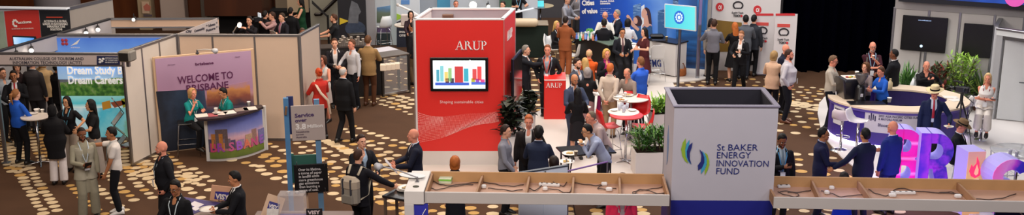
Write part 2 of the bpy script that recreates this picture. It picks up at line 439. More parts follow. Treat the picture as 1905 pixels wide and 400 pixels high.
        if opening and kind == 'jacket':
            for k in (1, -1):
                lp = MB()
                P_ = [(k * .062, .045, .545), (k * .085, .112, .44), (k * .078, .135, .34), (k * .035, .142 + fat * .05, .17)]
                lp.tube([MT @ Vector(p) for p in P_], [(.010 * s, .006 * s), (.026 * s, .007 * s), (.024 * s, .007 * s), (.006 * s, .006 * s)], 8, up=(1, 0, 0))
                lp.build('lapel', fab(tc), jk, smooth=True)
    elif kind in ('shirt', 'tee', 'blouse', 'sleeveless', 'dress', 'kurta'):
        q = MB(); trunk(q, .016, -.01, .53, notchf=VN if kind not in ('kurta',) else None)
        skirt_rings(q, hem0, .02, (.168, .122), (.172, .12)) if kind != 'dress' else None
        sleeve(q, .004, {'tee': 'short', 'sleeveless': 'none', 'dress': 'short' if sleeves == 'long' else sleeves}.get(kind, sleeves))
        if kind not in ('sleeveless', 'dress'):
            collar(q, .068 if kind != 'tee' else .072)
            for k in (1, -1): q.ball(sh[k], (.060 * s, .058 * s, .052 * s), 12)
        if kind == 'dress' and sit is None: skirt_rings(q, -.48, .1, (.25, .2), (.15, .11))
        if kind == 'dress' and sit is not None:
            for k in (1, -1): q.tube([hip[k], knee[k]], [.11 * s, .085 * s], 12)
        soft(q.build({'dress': 'dress', 'kurta': 'tunic', 'tee': 'shirt', 'sleeveless': 'blouse'}.get(kind, kind), fab(tc), root), .0125 * s, 3)
        if kind == 'kurta':
            q = MB(); rr = []
            for z, rx, ry, oy in [(-.16, .185, .135, 0)] + [t_ for t_ in TR if 0 <= t_[0] <= .49]:
                rr.append(ell_ring(MT, 0, oy, z, rx + .03, ry + .03, 28, .05))
            q.rings(rr); soft(q.build('waistcoat', fab(shirt or tc), root), .0125 * s, 3)
    if bottom:
        bk, bc = bottom
        q = MB()
        if bk in ('trousers', 'wide', 'jeans'):
            w_ = 1.25 if bk == 'wide' else 1.0
            trunk(q, .006, -.08, .1)
            for k in (1, -1):
                ank = ft[k] + Vector((0, 0, -.01 * s))
                q.tube([hip[k], (hip[k] + knee[k]) / 2, knee[k], (knee[k] + ank) / 2, ank], [.098 * s, .09 * s * w_ ** .5, .069 * s * w_, .063 * s * w_ ** 1.5, .056 * s * w_ ** 2], 12, round_=False)
            nm = 'trousers'
        elif bk == 'shorts':
            trunk(q, .006, -.08, .1)
            for k in (1, -1): q.tube([hip[k], knee[k]], [.1 * s, .08 * s], 12)
            nm = 'shorts'
        else:
            ln = {'skirt': -.42, 'longskirt': -.80, 'miniskirt': -.30}[bk]
            if sit is None: skirt_rings(q, ln, .12, (.20 if ln > -.6 else .23, .17), (.155, .115))
            else:
                trunk(q, .01, -.08, .1)
                for k in (1, -1): q.tube([hip[k], knee[k]] + ([ft[k] * .7 + knee[k] * .3] if ln < -.6 else []), [.11 * s, .09 * s] + ([.1 * s] if ln < -.6 else []), 12)
            nm = 'skirt'
        soft(q.build(nm, fab(bc), root), .0125 * s, 3)
    for k in (1, -1):
        q = MB(); sl = ft[k]
        rr = []
        for y, wd, zt in ((-.085, .022, .07), (-.07, .040, .10), (-.02, .045, .115), (.05, .047, .10), (.12, .050, .065), (.17, .038, .038), (.195, .018, .025)):
            rr.append([sl + Vector((wd * math.cos(t), y, -.085 + max(0, (zt / 2) + (zt / 2) * math.sin(t)))) * s for t in [2 * math.pi * i / 12 for i in range(12)]])
        q.rings([r_[::-1] for r_ in rr]); q.build('shoe', mat(shoes, .4, 'leather'), root, smooth=True)
    if tie:
        q = MB(); P_ = [(0, .072, .535), (0, .115, .45), (0, .142, .34), (0, .140 + fat * .05, .18)]
        q.tube([MT @ Vector(p) for p in P_], [(.016 * s, .01 * s), (.016 * s, .008 * s), (.024 * s, .008 * s), (.026 * s, .006 * s)], 8, up=(1, 0, 0))
        q.build('tie', fab(tie), root, smooth=True)
    if lanyard:
        off = .028 if kind == 'jacket' else .012
        q = MB()
        for k in (1, -1):
            P_ = [(k * .055, -.05, .57), (k * .082, .04, .535), (k * .07, .108 + off, .44), (k * .04, .128 + off + fat * .06, .30), (0, .125 + off + fat * .07, .16)]
            q.tube([MT @ Vector(p) for p in P_], [(.009 * s, .003 * s)] * 5, 6, up=(1, 0, 0))
        ly = q.build('lanyard', fab(lanyard), root, smooth=True)
        if badge:
            q = MB(); y_ = .15 + off + fat * .07; q.box(-.045, .045, y_, y_ + .006, .03, .15, MT, .002); q.build('badge', mat('#e6e8ea', .4), ly)
    PEOPLE.append(root)
    root['wr'] = [list(wr[1]), list(wr[-1])]
    info = {'root': root, 'wr': wr, 'hdir': hdir, 's': s, 'M': Matrix.Translation(pos) @ Matrix.Rotation(R(face + 180), 4, 'Z'), 'MT': MT, 'hd': hd}
    del root['wr']
    return info
def hand_pt(info, k, fwd=.09, up=0.0):
    return info['M'] @ (info['wr'][k] + info['hdir'][k] * fwd + Vector((0, 0, up)))
# ---------------------------------------------------------------- placing helpers for upright faces
class Face:
    """an upright plane through ground points A (left) and B (right); front looks to local -y"""
    def __init__(s, A, B):
        s.A = Vector((A[0], A[1], 0)); s.B = Vector((B[0], B[1], 0)); d = s.B - s.A; s.L = d.length; s.d = d.normalized()
        s.rz = math.atan2(d.y, d.x); s.n = Vector((s.d.y, -s.d.x, 0))
    def at(s, u, v):
        d = ray(u, v); o = Vector((0, 0, H)); t = (s.A - o).dot(s.n) / d.dot(s.n); p = o + d * t
        return (p - s.A).dot(s.d), p.z
    def rect(s, q, y0, y1, M=None):     # four pixels -> prism lying in the face
        pass
def wtext(f, par, txt, a, b, hpx, m, y=-.012, bold=0.01, name='lettering', spacing=1.0, label=None):
    x0, z0 = f.at(*a); x1, z1 = f.at(*b)
    zt = f.at(a[0], a[1] - hpx)[1]
    w = math.hypot(x1 - x0, z1 - z0)
    return text(txt, abs(zt - z0) / .69, x0, z0, y, par, m, name, bold, width=w, rot=math.degrees(math.atan2(z1 - z0, x1 - x0)), spacing=spacing, label=label)
def gmat(name, stops, axis='Z', lo=0.0, hi=1.0, noise=0.0, nscale=3, rough=.5, emit=0.0, nstretch=(1, 1, 1)):
    """printed or glowing picture: a colour ramp along one axis of the object, broken up by noise"""
    m = bpy.data.materials.new(name); m.use_nodes = True; nt = m.node_tree; b = nt.nodes['Principled BSDF']; b.inputs['Roughness'].default_value = rough
    tc = nt.nodes.new('ShaderNodeTexCoord'); sp = nt.nodes.new('ShaderNodeSeparateXYZ'); nt.links.new(tc.outputs['Object'], sp.inputs[0])
    mr = nt.nodes.new('ShaderNodeMapRange'); mr.inputs['From Min'].default_value = lo; mr.inputs['From Max'].default_value = hi
    nt.links.new(sp.outputs[axis], mr.inputs['Value'])
    mp = nt.nodes.new('ShaderNodeMapping'); mp.inputs['Scale'].default_value = nstretch; nt.links.new(tc.outputs['Object'], mp.inputs['Vector'])
    no = nt.nodes.new('ShaderNodeTexNoise'); no.inputs['Scale'].default_value = nscale; no.inputs['Detail'].default_value = 5
    nt.links.new(mp.outputs[0], no.inputs['Vector'])
    ma = nt.nodes.new('ShaderNodeMath'); ma.operation = 'MULTIPLY_ADD'; ma.inputs[1].default_value = noise; nt.links.new(no.outputs['Fac'], ma.inputs[0]); nt.links.new(mr.outputs['Result'], ma.inputs[2])
    sb = nt.nodes.new('ShaderNodeMath'); sb.operation = 'SUBTRACT'; sb.inputs[1].default_value = noise * .5; nt.links.new(ma.outputs[0], sb.inputs[0])
    cr = nt.nodes.new('ShaderNodeValToRGB'); el = cr.color_ramp.elements
    while len(el) > 1: el.remove(el[0])
    el[0].position = stops[0][0]; el[0].color = (*srgb(stops[0][1]), 1)
    for p_, c_ in stops[1:]: e_ = el.new(p_); e_.color = (*srgb(c_), 1)
    nt.links.new(sb.outputs[0], cr.inputs[0]); nt.links.new(cr.outputs[0], b.inputs['Base Color'])
    if emit: nt.links.new(cr.outputs[0], b.inputs['Emission Color']); b.inputs['Emission Strength'].default_value = emit
    return m
def panel_part(par, name, f, px, m, y0=-.01, y1=0.0, label=None):
    """flat part of an upright thing: outline given by sight lines onto its face"""
    q = MB(); q.prism([f.at(*p) for p in px], y0, y1); return q.build(name, m, par, label=label)
def fthing(name, label, cat, f, group=None, kind=None): return thing(name, label, cat, f.A, f.rz, group, kind)
WHITE = '#d9d5d0'; CREAM = '#cbb49c'
ALU = metal('#9a9a9e', .4)
def struct(o): o['kind'] = 'structure'; return o
# ---------------------------------------------------------------- floor with its dotted carpet
fl = MB()
fl.quad((-30, 8, 0), (30, 8, 0), (30, 46, 0), (-30, 46, 0))
DOTS = []
def stream(px, step=.32, rad=.12, c=0, jit=.02, rows=1, gap=.3, zig=0.0):
    pts = [W(u, v) for u, v in px]
    seg = []; 
    for r_ in range(rows):
        off = (r_ - (rows - 1) / 2) * gap; d_left = 0.0; k = 0
        for a, b in zip(pts, pts[1:]):
            d = b - a; L = d.length; n = Vector((-d.y, d.x, 0)).normalized(); t = d_left
            while t < L:
                p = a + d * (t / L) + n * (off + (zig if k % 2 else -zig)) + Vector((random.uniform(-jit, jit), random.uniform(-jit, jit), 0))
                DOTS.append((p.x, p.y, rad * .8 * random.uniform(.8, 1.12), c if random.random() > .12 else 1 - min(c, 1), d.x / L, d.y / L)); k += 1
                t += step * random.uniform(.92, 1.08)
            d_left = t - L
# left hand streams
stream([(14, 235), (24, 275), (45, 315), (72, 360), (98, 400)], rows=2, gap=.24, step=.25, rad=.125)
stream([(-20, 210), (2, 262), (18, 292), (34, 318)], rows=2, gap=.24, step=.27, rad=.12)
stream([(48, 232), (66, 272), (80, 300)], step=.27, rad=.12); stream([(70, 235), (84, 275), (100, 300), (128, 318)], step=.3, rad=.12, c=1)
stream([(130, 345), (146, 358), (176, 386), (196, 400)], step=.3, rad=.11, c=1)
stream([(150, 318), (196, 362), (222, 384), (240, 398)], step=.3, rad=.12)
stream([(178, 308), (205, 328), (228, 352), (250, 374)], step=.3, rad=.12); stream([(90, 245), (112, 262), (130, 282), (160, 300)], step=.3, rad=.1)
stream([(232, 240), (240, 262), (246, 300), (262, 332), (282, 352), (300, 366)], rows=2, gap=.3, step=.27, rad=.13)
stream([(262, 318), (284, 330), (308, 345), (340, 356)], rows=2, gap=.28, step=.3, rad=.13)
stream([(278, 285), (290, 292), (300, 300), (312, 312), (332, 330), (350, 342)], rows=3, gap=.26, step=.27, rad=.12)
stream([(246, 305), (275, 312), (300, 322)], step=.3, rad=.13, rows=2, gap=.32)
stream([(345, 318), (362, 328), (385, 345)], step=.32, rad=.12, rows=2, gap=.35); stream([(335, 332), (365, 350), (400, 372)], step=.34, rad=.13, rows=2, gap=.35)
stream([(430, 298), (470, 306), (500, 312)], step=.42, rad=.13)
stream([(472, 308), (500, 326), (528, 338), (560, 350)], step=.36, rad=.13); stream([(490, 292), (510, 306), (540, 330)], step=.4, rad=.14, c=1)
stream([(498, 268), (520, 276), (545, 292), (600, 305)], step=.32, rad=.12); stream([(480, 282), (505, 292), (530, 302)], step=.34, rad=.13, c=1)
stream([(528, 246), (560, 262), (600, 285), (640, 305)], rows=2, gap=.32, step=.34, rad=.12)
# pale leaf shaped cluster near the walking man
for k in range(5): stream([(598 + k * 9, 258 + k * 3.5), (640 + k * 7, 282 + k * 3)], step=.2, rad=.13, jit=.03)
for k in range(4): stream([(560 + k * 22, 285 + k * 20), (640 + k * 22, 318 + k * 20), (700 + k * 24, 345 + k * 18)], step=.37, rad=.125, c=k % 2)
stream([(600, 350), (640, 372), (700, 398)], step=.4, rad=.13); stream([(605, 330), (660, 352), (720, 384), (760, 400)], step=.4, rad=.13, c=1)
stream([(655, 235), (690, 247), (720, 258), (760, 268), (776, 272)], step=.27, rad=.11); stream([(690, 262), (730, 271), (776, 281)], step=.33, rad=.12, c=1)
stream([(640, 240), (660, 252), (700, 276), (745, 291), (774, 295)], step=.33, rad=.12); stream([(645, 262), (690, 285), (730, 298), (775, 312)], step=.36, rad=.125, c=1)
stream([(700, 290), (730, 306), (775, 326)], step=.34, rad=.13, rows=2, gap=.3); stream([(690, 310), (730, 330), (775, 352)], step=.36, rad=.13, rows=2, gap=.34)
stream([(665, 300), (700, 330), (750, 372), (790, 398)], step=.4, rad=.13, c=1, rows=2, gap=.4)
stream([(718, 196), (745, 205), (774, 216)], step=.28, rad=.1)
stream([(670, 182), (695, 190), (722, 198)], step=.3, rad=.1)
for k in range(6): stream([(700 - k * 4, 108 + k * 12), (740, 116 + k * 12.5), (776, 124 + k * 13)], step=.36, rad=.10, c=k % 2, jit=.04)
stream([(716, 180), (745, 187), (775, 197)], step=.26, rad=.13, rows=3, gap=.3)
for k in range(4): stream([(700, 92 + k * 5), (776, 102 + k * 7)], step=.34, rad=.09, rows=1)
# far middle: close rows between the stands
for k in range(11): stream([(936, 70 + k * 6.0), (1000, 72 + k * 6.2), (1082, 76 + k * 6.4)], step=.26 + .03 * (k % 3), rad=.115, c=k % 2, jit=.05)
for k in range(9): stream([(950, 138 + k * 9), (1015, 141 + k * 9.2)], step=.36, rad=.12, c=k % 2)
# in front of the city stand, right
for k in range(8): stream([(1235 + k * 9, 152 + k * 3.2), (1330, 146 + k * 6), (1450, 148 + k * 6.5)], step=.36, rad=.10, c=(k + 1) % 2, jit=.06)
for k in range(9): stream([(1450 + (k % 3) * 6, 160 + k * 5), (1500, 162 + k * 5.2), (1548, 168 + k * 5)], step=.30, rad=.10, c=k % 2, jit=.05)
stream([(1462, 190), (1500, 197), (1530, 203)], step=.2, rad=.13, rows=3, gap=.2, jit=.05)
for k in range(3): stream([(1450 + k * 8, 204 + k * 9), (1500 + k * 6, 210 + k * 10), (1535, 214 + k * 10)], step=.38, rad=.12, c=k % 2)
stream([(1452, 230), (1490, 235), (1530, 241)], step=.34, rad=.12); stream([(1450, 243), (1500, 250), (1532, 258)], step=.4, rad=.13)
for k in range(5): stream([(1482 + k * 3, 286 + k * 11), (1530, 290 + k * 11), (1585 + k * 12, 300 + k * 11)], step=.42, rad=.13, c=k % 2, jit=.06)
for k in range(3): stream([(1450, 372 + k * 10), (1560, 378 + k * 10), (1700, 384 + k * 10)], step=.45, rad=.14, c=0, jit=.1)
for k in range(3): stream([(790, 372 + k * 11), (960, 376 + k * 11)], step=.42, rad=.14, c=k % 2, jit=.08); stream([(1055, 378 + k * 9), (1245, 384 + k * 9)], step=.5, rad=.14, c=k % 2, jit=.1)
for k in range(4): stream([(118 + k * 14, 196 + k * 12), (180 + k * 16, 206 + k * 10), (236, 226 + k * 8)], step=.36, rad=.1, c=k % 2)
fl.cur = 0
for k_, (x, y, r_, c, dx, dy) in enumerate(DOTS):
    fl.cur = 1 + c; n = 12
    a = 1.12; vs = [(x + r_ * a * math.cos(2 * math.pi * i / n) , y + r_ * math.sin(2 * math.pi * i / n), .0015 + (k_ % 97) * .00004) for i in range(n)]
    fl.add(vs, [tuple(range(n))])
floor = struct(fl.build('floor', [mat('#4b3322', .95, 'carpet', scale=2.2, amt=.18), mat('#cbb592', .95, 'carpet', scale=9, amt=.12), mat('#bd9558', .95, 'carpet', scale=9, amt=.2)]))
# raised white stand floors
def platform(px, h, m, z0=0.003):
    q = MB(); q.prism([tuple(W(u, v, h))[:2] for u, v in px], z0, h, axis='z'); return struct(q.build('floor', m))
PALE = mat('#cfc6bd', .45, 'paint', scale=1.5, amt=.08)
platform([(776, 305), (938, 303), (962, 228), (1005, 205), (1010, 150), (1060, 118), (1250, 150), (1262, 175), (1300, 345), (1300, 372), (766, 372)], .03, PALE)
platform([(1066, 132), (1080, 84), (1300, 84), (1325, 143), (1298, 149), (1190, 158), (1100, 150)], .035, PALE)
arc = [(1560, 168), (1534, 180), (1524, 192), (1521, 210), (1526, 235), (1540, 262), (1566, 292), (1600, 318), (1650, 352), (1700, 376)]
platform(arc + [(1905, 420), (1990, 330), (1990, 190), (1905, 170), (1700, 158)], .03, mat('#d6d0cc', .4, 'paint', scale=1.5, amt=.06))
# ---------------------------------------------------------------- far walls
def wall(name, A, B, z0, z1, m, th=.15, y0=None):
    f = Face(A, B); q = MB(); q.box(0, f.L, 0, th, z0, z1); return struct(q.build(name, m, None, f.A, f.rz))
TIMBER = gmat('timber', [(0, '#3c1c0c'), (.45, '#6e3a1c'), (.6, '#82481f'), (1, '#54290f')], 'X', 0, 1.0, noise=.9, nscale=1.2, nstretch=(1, 1, .12), rough=.4)
wall('wall_back', (-30, 38.5), (-8.2, 38.5), 0, 9, TIMBER)
wall('wall_back', (-8.2, 38.2), (-6.6, 38.2), 0, 9, paint('#8a7a66'))
BL = paint('#0c0a0b', .9)
wall('wall_back', (-6.6, 40.5), (13, 40.5), 0, 9, paint('#4a4648', .8))
wall('wall_right', (22, 14), (22, 46), 0, 9, paint('#3a3640', .8))
wall('wall_left', (-24, 44), (-24, 8), 0, 9, paint('#3a2a20', .8))
# dark curtain: folded cloth
q = MB(); A = W(1478, 133); B = W(1700, 133); n = 120; row = []
pl = [(A.x - .45 + (B.x - A.x + 5) * i / n, A.y + .12 * math.sin(i * 1.1) + .05 * math.sin(i * 2.7)) for i in range(n + 1)]
vs = [(x, y, z) for z in (0, 8) for x, y in pl]; q.add(vs, [(i, i + 1, n + 2 + i, n + 1 + i) for i in range(n)])
q.add([(x, y + .03, z) for x, y, z in vs], [(i + 1, i, n + 1 + i, n + 2 + i) for i in range(n)])
o = q.build('stage_curtain', mat('#020207', 1.0, 'drape', scale=3), smooth=True); tag(o, 'tall black draped curtain closing the hall behind the coffee desk', 'curtain')
# light coloured round column and pilasters on the timber wall
for k, (u0, u1, c, yy) in enumerate([(258, 283, '#a08e72', 38.2), (300, 345, '#a99a92', 38.1), (375, 386, '#5c5650', 38.2)]):
    a = WY(u0, 10, yy).x; b = WY(u1, 10, yy).x; q = MB(); q.box(a, b, yy - .15, yy + .3, 0, 9, bev=.02)
    if k == 0:
        o = struct(q.build('trim_1', paint(c)))
    else: struct(q.build('trim_%d' % (k + 1), paint(c)))
q = MB(); p = WY(107, 8, 31.5); q.cyl((p.x, p.y, 0), .62, 9, 36); struct(q.build('trim_4', paint('#8f8c92'), smooth=True))
a = WY(386, 10, 37); b = WY(492, 10, 37); zz = WY(430, 26, 37).z
q = MB(); q.box(a.x, b.x, 36.6, 38.6, zz, 9); struct(q.build('ceiling_bulkhead', TIMBER)); 
q = MB(); q.box(a.x, b.x + 2.4, 37.6, 38.4, 0, zz); struct(q.build('wall_recess', BL))
f = Face(WY(264, 10, 38.0), WY(278, 10, 38.0)); 
t = thing('wall_sign', 'small pale wall sign with a red mark, high on the beige pilaster', 'sign', (f.A.x, f.A.y - .03, WY(270, 25, 38).z), 0)
q = MB(); q.box(0, f.L, -.02, 0, 0, .42, bev=.01); q.build('plate', paint('#c2a890'), t)
q = MB(); q.prism([(.1, .1), (.28, .1), (.32, .25), (.19, .36), (.06, .25)], -.03, -.02); q.build('emblem', paint('#b46a5a'), t)
q = MB(); q.box(.04, .34, -.03, -.02, -.1, -.03); q.build('caption', paint('#554a52'), t)
# stair with pale wall and handrails
f = Face(WY(578, 40, 36.4), WY(640, 40, 36.4)); q = MB(); q.box(0, f.L, 0, .15, 0, 9); struct(q.build('wall_stair', paint('#8b8a7e'), None, f.A, f.rz))
q = MB(); a = WY(535, 20, 36.6); b = WY(574, 20, 36.6); q.box(a.x, b.x, 36.6, 36.7, WY(550, 23, 36.6).z, 9); struct(q.build('trim_5', paint('#a8957c')))
t = thing('handrail', 'dark grey handrail climbing the pale wall above the stairs', 'handrail', WY(588, 75, 36.2))
rel = lambda p, t: p - Vector(t.location)
q = MB(); q.tube([rel(WY(u, v, 36.1), t) for u, v in ((587, 27), (596, 27), (628, -4), (660, -36))], .06, 8); q.build('upper_rail', metal('#4a4a4e'), t, smooth=True)
t = thing('stair_barrier', 'black retractable belt barrier below the handrail by the stairs', 'barrier', (WY(611, 60, 35.4).x, 35.4, 0))
q = MB(); q.cyl((0, 0, 0), .18, .03); q.cyl((0, 0, .03), .035, .98); q.build('post', mat('#141416', .4), t)
q = MB(); a = rel(WY(588, 36, 36.0), t); q.prism([(a.x, 1.5), (a.x, 1.38), (0, .92), (0, 1.0)], -.01, .01); q.build('belt', mat('#17171a', .6), t)
# ================================================================ LEFT STANDS
PW = paint('#cfc3b6', .55); PWG = paint('#b9b4b4', .55)
def shell(name, label, f, h, seams, m, cat='booth wall', th=.05, top=True, post_w=.045, base=True, group=None):
    """white infill panels held by aluminium posts and a top rail"""
    t = fthing(name, label, cat, f, group)
    xs = [0] + list(seams) + [f.L]
    for a, b in zip(xs, xs[1:]):
        q = MB(); q.box(a + .005, b - .005, 0, th * .6, .06, h - .05); q.build('panel', m, t)
    for x in xs:
        q = MB(); q.box(x - post_w / 2, x + post_w / 2, -.012, th, 0, h, bev=.008); q.build('post', ALU, t)
    q = MB(); q.box(0, f.L, -.014, th + .006, h - .06, h, bev=.006); q.build('top_rail', ALU, t)
    if base: q = MB(); q.box(0, f.L, -.010, th, 0, .06); q.build('bottom_rail', ALU, t)
    return t
# --- right hand side wall of the college stand
Z25 = 2.5
P_front = W(229, 98, Z25); P_front.z = 0; P_front2 = W(247, 306, 0); P_front = (P_front + P_front2) / 2
P_back = W(327, 63, Z25); P_back.z = 0
fs = Face(P_front, P_back)
shell('side_wall', 'white partition wall on the right side of the college stand, edge on towards the viewer', fs, Z25, [fs.L * .33, fs.L * .66], PW)
# --- college back wall with picture
A = W(100, 63, Z25); A.z = 0; fb = Face(A, P_back)
t = shell('back_wall', 'back wall of the college stand printed with a landscape and white slogan', fb, Z25, [fb.at(172, 120)[0]], paint('#a9aebb'))
xL = fb.at(112, 150)[0]; xR = fb.L - .08
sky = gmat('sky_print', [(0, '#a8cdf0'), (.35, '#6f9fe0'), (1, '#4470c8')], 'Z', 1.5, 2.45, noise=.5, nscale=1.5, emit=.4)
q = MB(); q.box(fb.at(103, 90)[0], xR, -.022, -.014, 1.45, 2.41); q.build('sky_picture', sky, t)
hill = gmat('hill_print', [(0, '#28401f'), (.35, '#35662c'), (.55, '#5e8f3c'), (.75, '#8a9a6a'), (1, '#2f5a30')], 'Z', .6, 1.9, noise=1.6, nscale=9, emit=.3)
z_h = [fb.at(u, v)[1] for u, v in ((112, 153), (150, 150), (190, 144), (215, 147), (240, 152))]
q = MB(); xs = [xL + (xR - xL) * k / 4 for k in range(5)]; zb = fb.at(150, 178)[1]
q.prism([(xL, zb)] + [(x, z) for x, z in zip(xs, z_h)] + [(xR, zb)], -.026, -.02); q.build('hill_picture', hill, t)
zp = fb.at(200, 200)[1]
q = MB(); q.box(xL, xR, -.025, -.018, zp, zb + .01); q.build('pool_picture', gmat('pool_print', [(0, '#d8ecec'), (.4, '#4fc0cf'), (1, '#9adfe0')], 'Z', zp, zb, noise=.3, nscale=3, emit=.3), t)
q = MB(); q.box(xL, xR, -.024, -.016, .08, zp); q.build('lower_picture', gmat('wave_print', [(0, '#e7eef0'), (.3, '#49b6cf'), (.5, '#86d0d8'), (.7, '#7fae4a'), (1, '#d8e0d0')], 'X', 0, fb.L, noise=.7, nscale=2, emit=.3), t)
for (px, c) in (([(190, 190), (205, 186), (208, 200), (192, 204)], '#d8a03a'), ([(206, 190), (228, 186), (238, 192), (214, 200)], '#a8583a'), ([(226, 184), (240, 180), (240, 196), (230, 200)], '#b8c83a')):
    q = MB(); q.prism([fb.at(*p) for p in px], -.03, -.02); q.build('lounger_picture', paint(c), t)
WT = paint('#f0efec', .4)
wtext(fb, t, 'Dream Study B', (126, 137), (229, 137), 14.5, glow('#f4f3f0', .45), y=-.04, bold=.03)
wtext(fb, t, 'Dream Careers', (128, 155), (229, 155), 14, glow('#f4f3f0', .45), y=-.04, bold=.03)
q = MB()
for k in range(4): q.ball((fb.at(118, 81)[0] + (k % 2) * .08, -.03, fb.at(118, 81)[1] + (k // 2) * .08), (.04, .008, .04), 10)
q.build('crest', paint('#a83a4a'), t)
wtext(fb, t, 'AUSTRALIA', (133, 89), (150, 89), 2.2, WT, y=-.04)
q = MB(); x, z = fb.at(140, 80); q.prism([(x - .1, z - .06), (x + .13, z + .10), (x + .05, z - .02)], -.03, -.02); q.build('bird_emblem', WT, t)
# --- fascia with the name of the college
A = W(-60, 97, Z25); B = W(229, 98, Z25); ff = Face(A, B)
t = fthing('fascia_sign', 'long grey fascia sign with the dark name of the tourism college, top left', 'sign', ff)
zb = ff.at(150, 123.5)[1]; q = MB(); q.box(0, ff.L, -.02, .03, zb, Z25, bev=.006); q.build('fascia_frame', metal('#b4b6ba', .35), t)
q = MB(); q.box(0, ff.L - .04, -.026, -.018, ff.at(150, 120)[1], ff.at(150, 102.5)[1]); q.build('name_panel', paint('#c9bab4'), t)
DK = paint('#3c3a46')
wtext(ff, t, 'AUSTRALIAN COLLEGE OF TOURISM AND', (19, 111.5), (157, 111.5), 5.6, DK, y=-.032, bold=.008)
wtext(ff, t, 'INFORMATION TECHNOLOGY (ACTIT)', (25, 118.8), (153, 118.8), 5.6, DK, y=-.032, bold=.008)
panel_part(t, 'logo_panel', ff, [(181, 103.5), (224, 104), (224, 120), (181, 120)], paint('#232a52'), -.032, -.02)
q = MB()
for (u, v) in ((187, 110), (191, 113), (187, 115), (193, 109)): x, z = ff.at(u, v); q.ball((x, -.035, z), (.03, .006, .024), 8)
q.build('logo_mark', WT, t)
for k, v in enumerate((108.5, 112.5, 116.5)): wtext(ff, t, ['AUSTRALIAN COLLEGE', 'OF TOURISM AND', 'INFORMATION TECH'][k], (197, v), (220, v), 2.3, WT, y=-.038, bold=0)
g = W(12, 303); t = thing('booth_post', 'slim grey aluminium post standing at the left edge of the picture', 'post', g)
q = MB(); q.box(-.035, .035, -.035, .035, 0, 2.2, bev=.01); q.build('upright', ALU, t); q = MB(); q.box(-.08, .08, -.08, .08, 0, .02, bev=.005); q.build('foot', ALU, t)
# left header running back
A = W(-12, 97, Z25); B = W(206, 34, Z25); fh = Face(A, B)
t = fthing('header_beam', 'pale header beam with spotlights running back from the left edge', 'beam', fh)
q = MB(); q.box(0, fh.L, 0, .05, 2.12, 2.5, bev=.01); q.build('fascia_panel', paint('#a8a4a8'), t)
q = MB(); q.box(0, fh.L, -.015, .06, 2.46, 2.51, bev=.01); q.build('top_rail', metal('#4c4c50', .5), t)
def can_spot(p, label, aim=(.3, -1, -.6), r=.05, e=18, group=None):
    t = thing('spotlight', label, 'lamp', p, 0, group)
    a = Vector(aim).normalized(); q = MB(); q.tube([(0, 0, 0), (0, 0, -.10)], .012, 6); q.build('bracket', mat('#222226', .5), t)
    q = MB(); q.tube([Vector((0, 0, -.12)) - a * .07, Vector((0, 0, -.12)) + a * .04], [r * .8, r], 12, round_=False); q.build('housing', mat('#2a2a2e', .4), t, smooth=True)
    q = MB(); q.ball(Vector((0, 0, -.12)) + a * .045, (r * .95, r * .95, r * .95), 12); q.build('bulb', glow('#fff4e2', e), t, smooth=True)
for (u, v, z, lb) in ((30, 88, 2.42, 'second spotlight from the left on the pale header beam'), (59, 86, 2.42, 'bright spotlight in the middle of the pale header beam'), (160, 53, 2.44, 'bright spotlight near the far end of the pale header beam'), (182, 48, 2.44, 'spotlight at the far corner of the pale header beam')):
    x = (fh.at(u, v)[0]); p = fh.A + fh.d * x; can_spot((p.x + .04, p.y - .12, z + .05), lb, e=14 if u != 30 else 2)
# far header band, cream
A = W(205, 34, Z25); B = W(406, 33, Z25); f2 = Face(A, B)
t = fthing('header_beam', 'wide cream header beam below the timber wall, upper left', 'beam', f2)
zb = f2.at(300, 52)[1]; q = MB(); q.box(0, f2.L, 0, .05, zb, 2.5, bev=.01); q.build('fascia_panel', paint('#c4a892'), t)
q = MB(); q.box(0, f2.L, -.02, .06, 2.46, 2.5); q.box(0, f2.L, -.02, .06, zb, zb + .035); q.build('edge_trim', metal('#b9bcc2', .35), t)
can_spot((f2.A + f2.d * f2.at(252, 36)[0]) + Vector((0, -.1, 2.62)), 'lit spotlight on top of the cream header beam', e=10, aim=(0, -1, -.3), r=.04)
# slanted lettered panel
fq = Face(Vector((WY(336, 60, 25.6).x, 25.6, 0)), Vector((WY(410, 60, 26.5).x, 26.5, 0)))
t = fthing('side_sign', 'slanted pale side panel covered in dark lettering behind the white partition', 'sign', fq)
panel_part(t, 'board', fq, [(330, 63), (404, 34), (408, 62)], paint('#b4aaa8'), -.01, .02)
for k, (a, b, s_) in enumerate((((361, 60), (380, 54), 'Community'), ((383, 51), (404, 45), '* Ideas *'), ((383, 59), (404, 53), 'Future *'), ((345, 61), (356, 59), 'City'))): wtext(fq, t, s_, a, b, 4.5, DK, y=-.02, bold=.03)
# --- construction company stand
f = Face((WY(-30, 60, 26.8).x, 26.8), (WY(132, 60, 26.8).x, 26.6))
t = fthing('booth_wall', 'back wall of the construction company stand with red and black graphic panels', 'booth wall', f)
q = MB(); q.box(0, f.L, 0, .05, 0, f.at(60, 15)[1]); q.build('panel', paint('#c2c4ca'), t)
ztop = f.at(60, 19)[1]
panel_part(t, 'red_panel', f, [(8, 21), (72, 17), (78, 86), (16, 92)], mat('#c93a35', .5, 'print', scale=2, amt=.05), -.015)
panel_part(t, 'black_panel', f, [(73, 17), (129, 17), (134, 80), (79, 86)], mat('#23262c', .5, 'print', scale=3, amt=.2), -.015)
panel_part(t, 'leaf_panel', f, [(-20, 22), (6, 21), (14, 92), (-20, 92)], mat('#9fb3a4', .5, 'print', scale=3, amt=.3), -.015)
wtext(f, t, 'acciona', (35, 44), (60, 42), 5, WT, y=-.03, bold=.03)
q = MB(); x, z = f.at(29, 43)
for k in range(7): a_ = .5 + k * .75; q.ball((x + .055 * math.cos(a_), -.02, z + .075 * math.sin(a_)), (.028, .006, .03), 8)
q.build('logo_mark', WT, t)
wtext(f, t, 'BUSINESS AS UNUSUAL', (23, 54.5), (64, 53), 1.9, WT, y=-.03, bold=0)
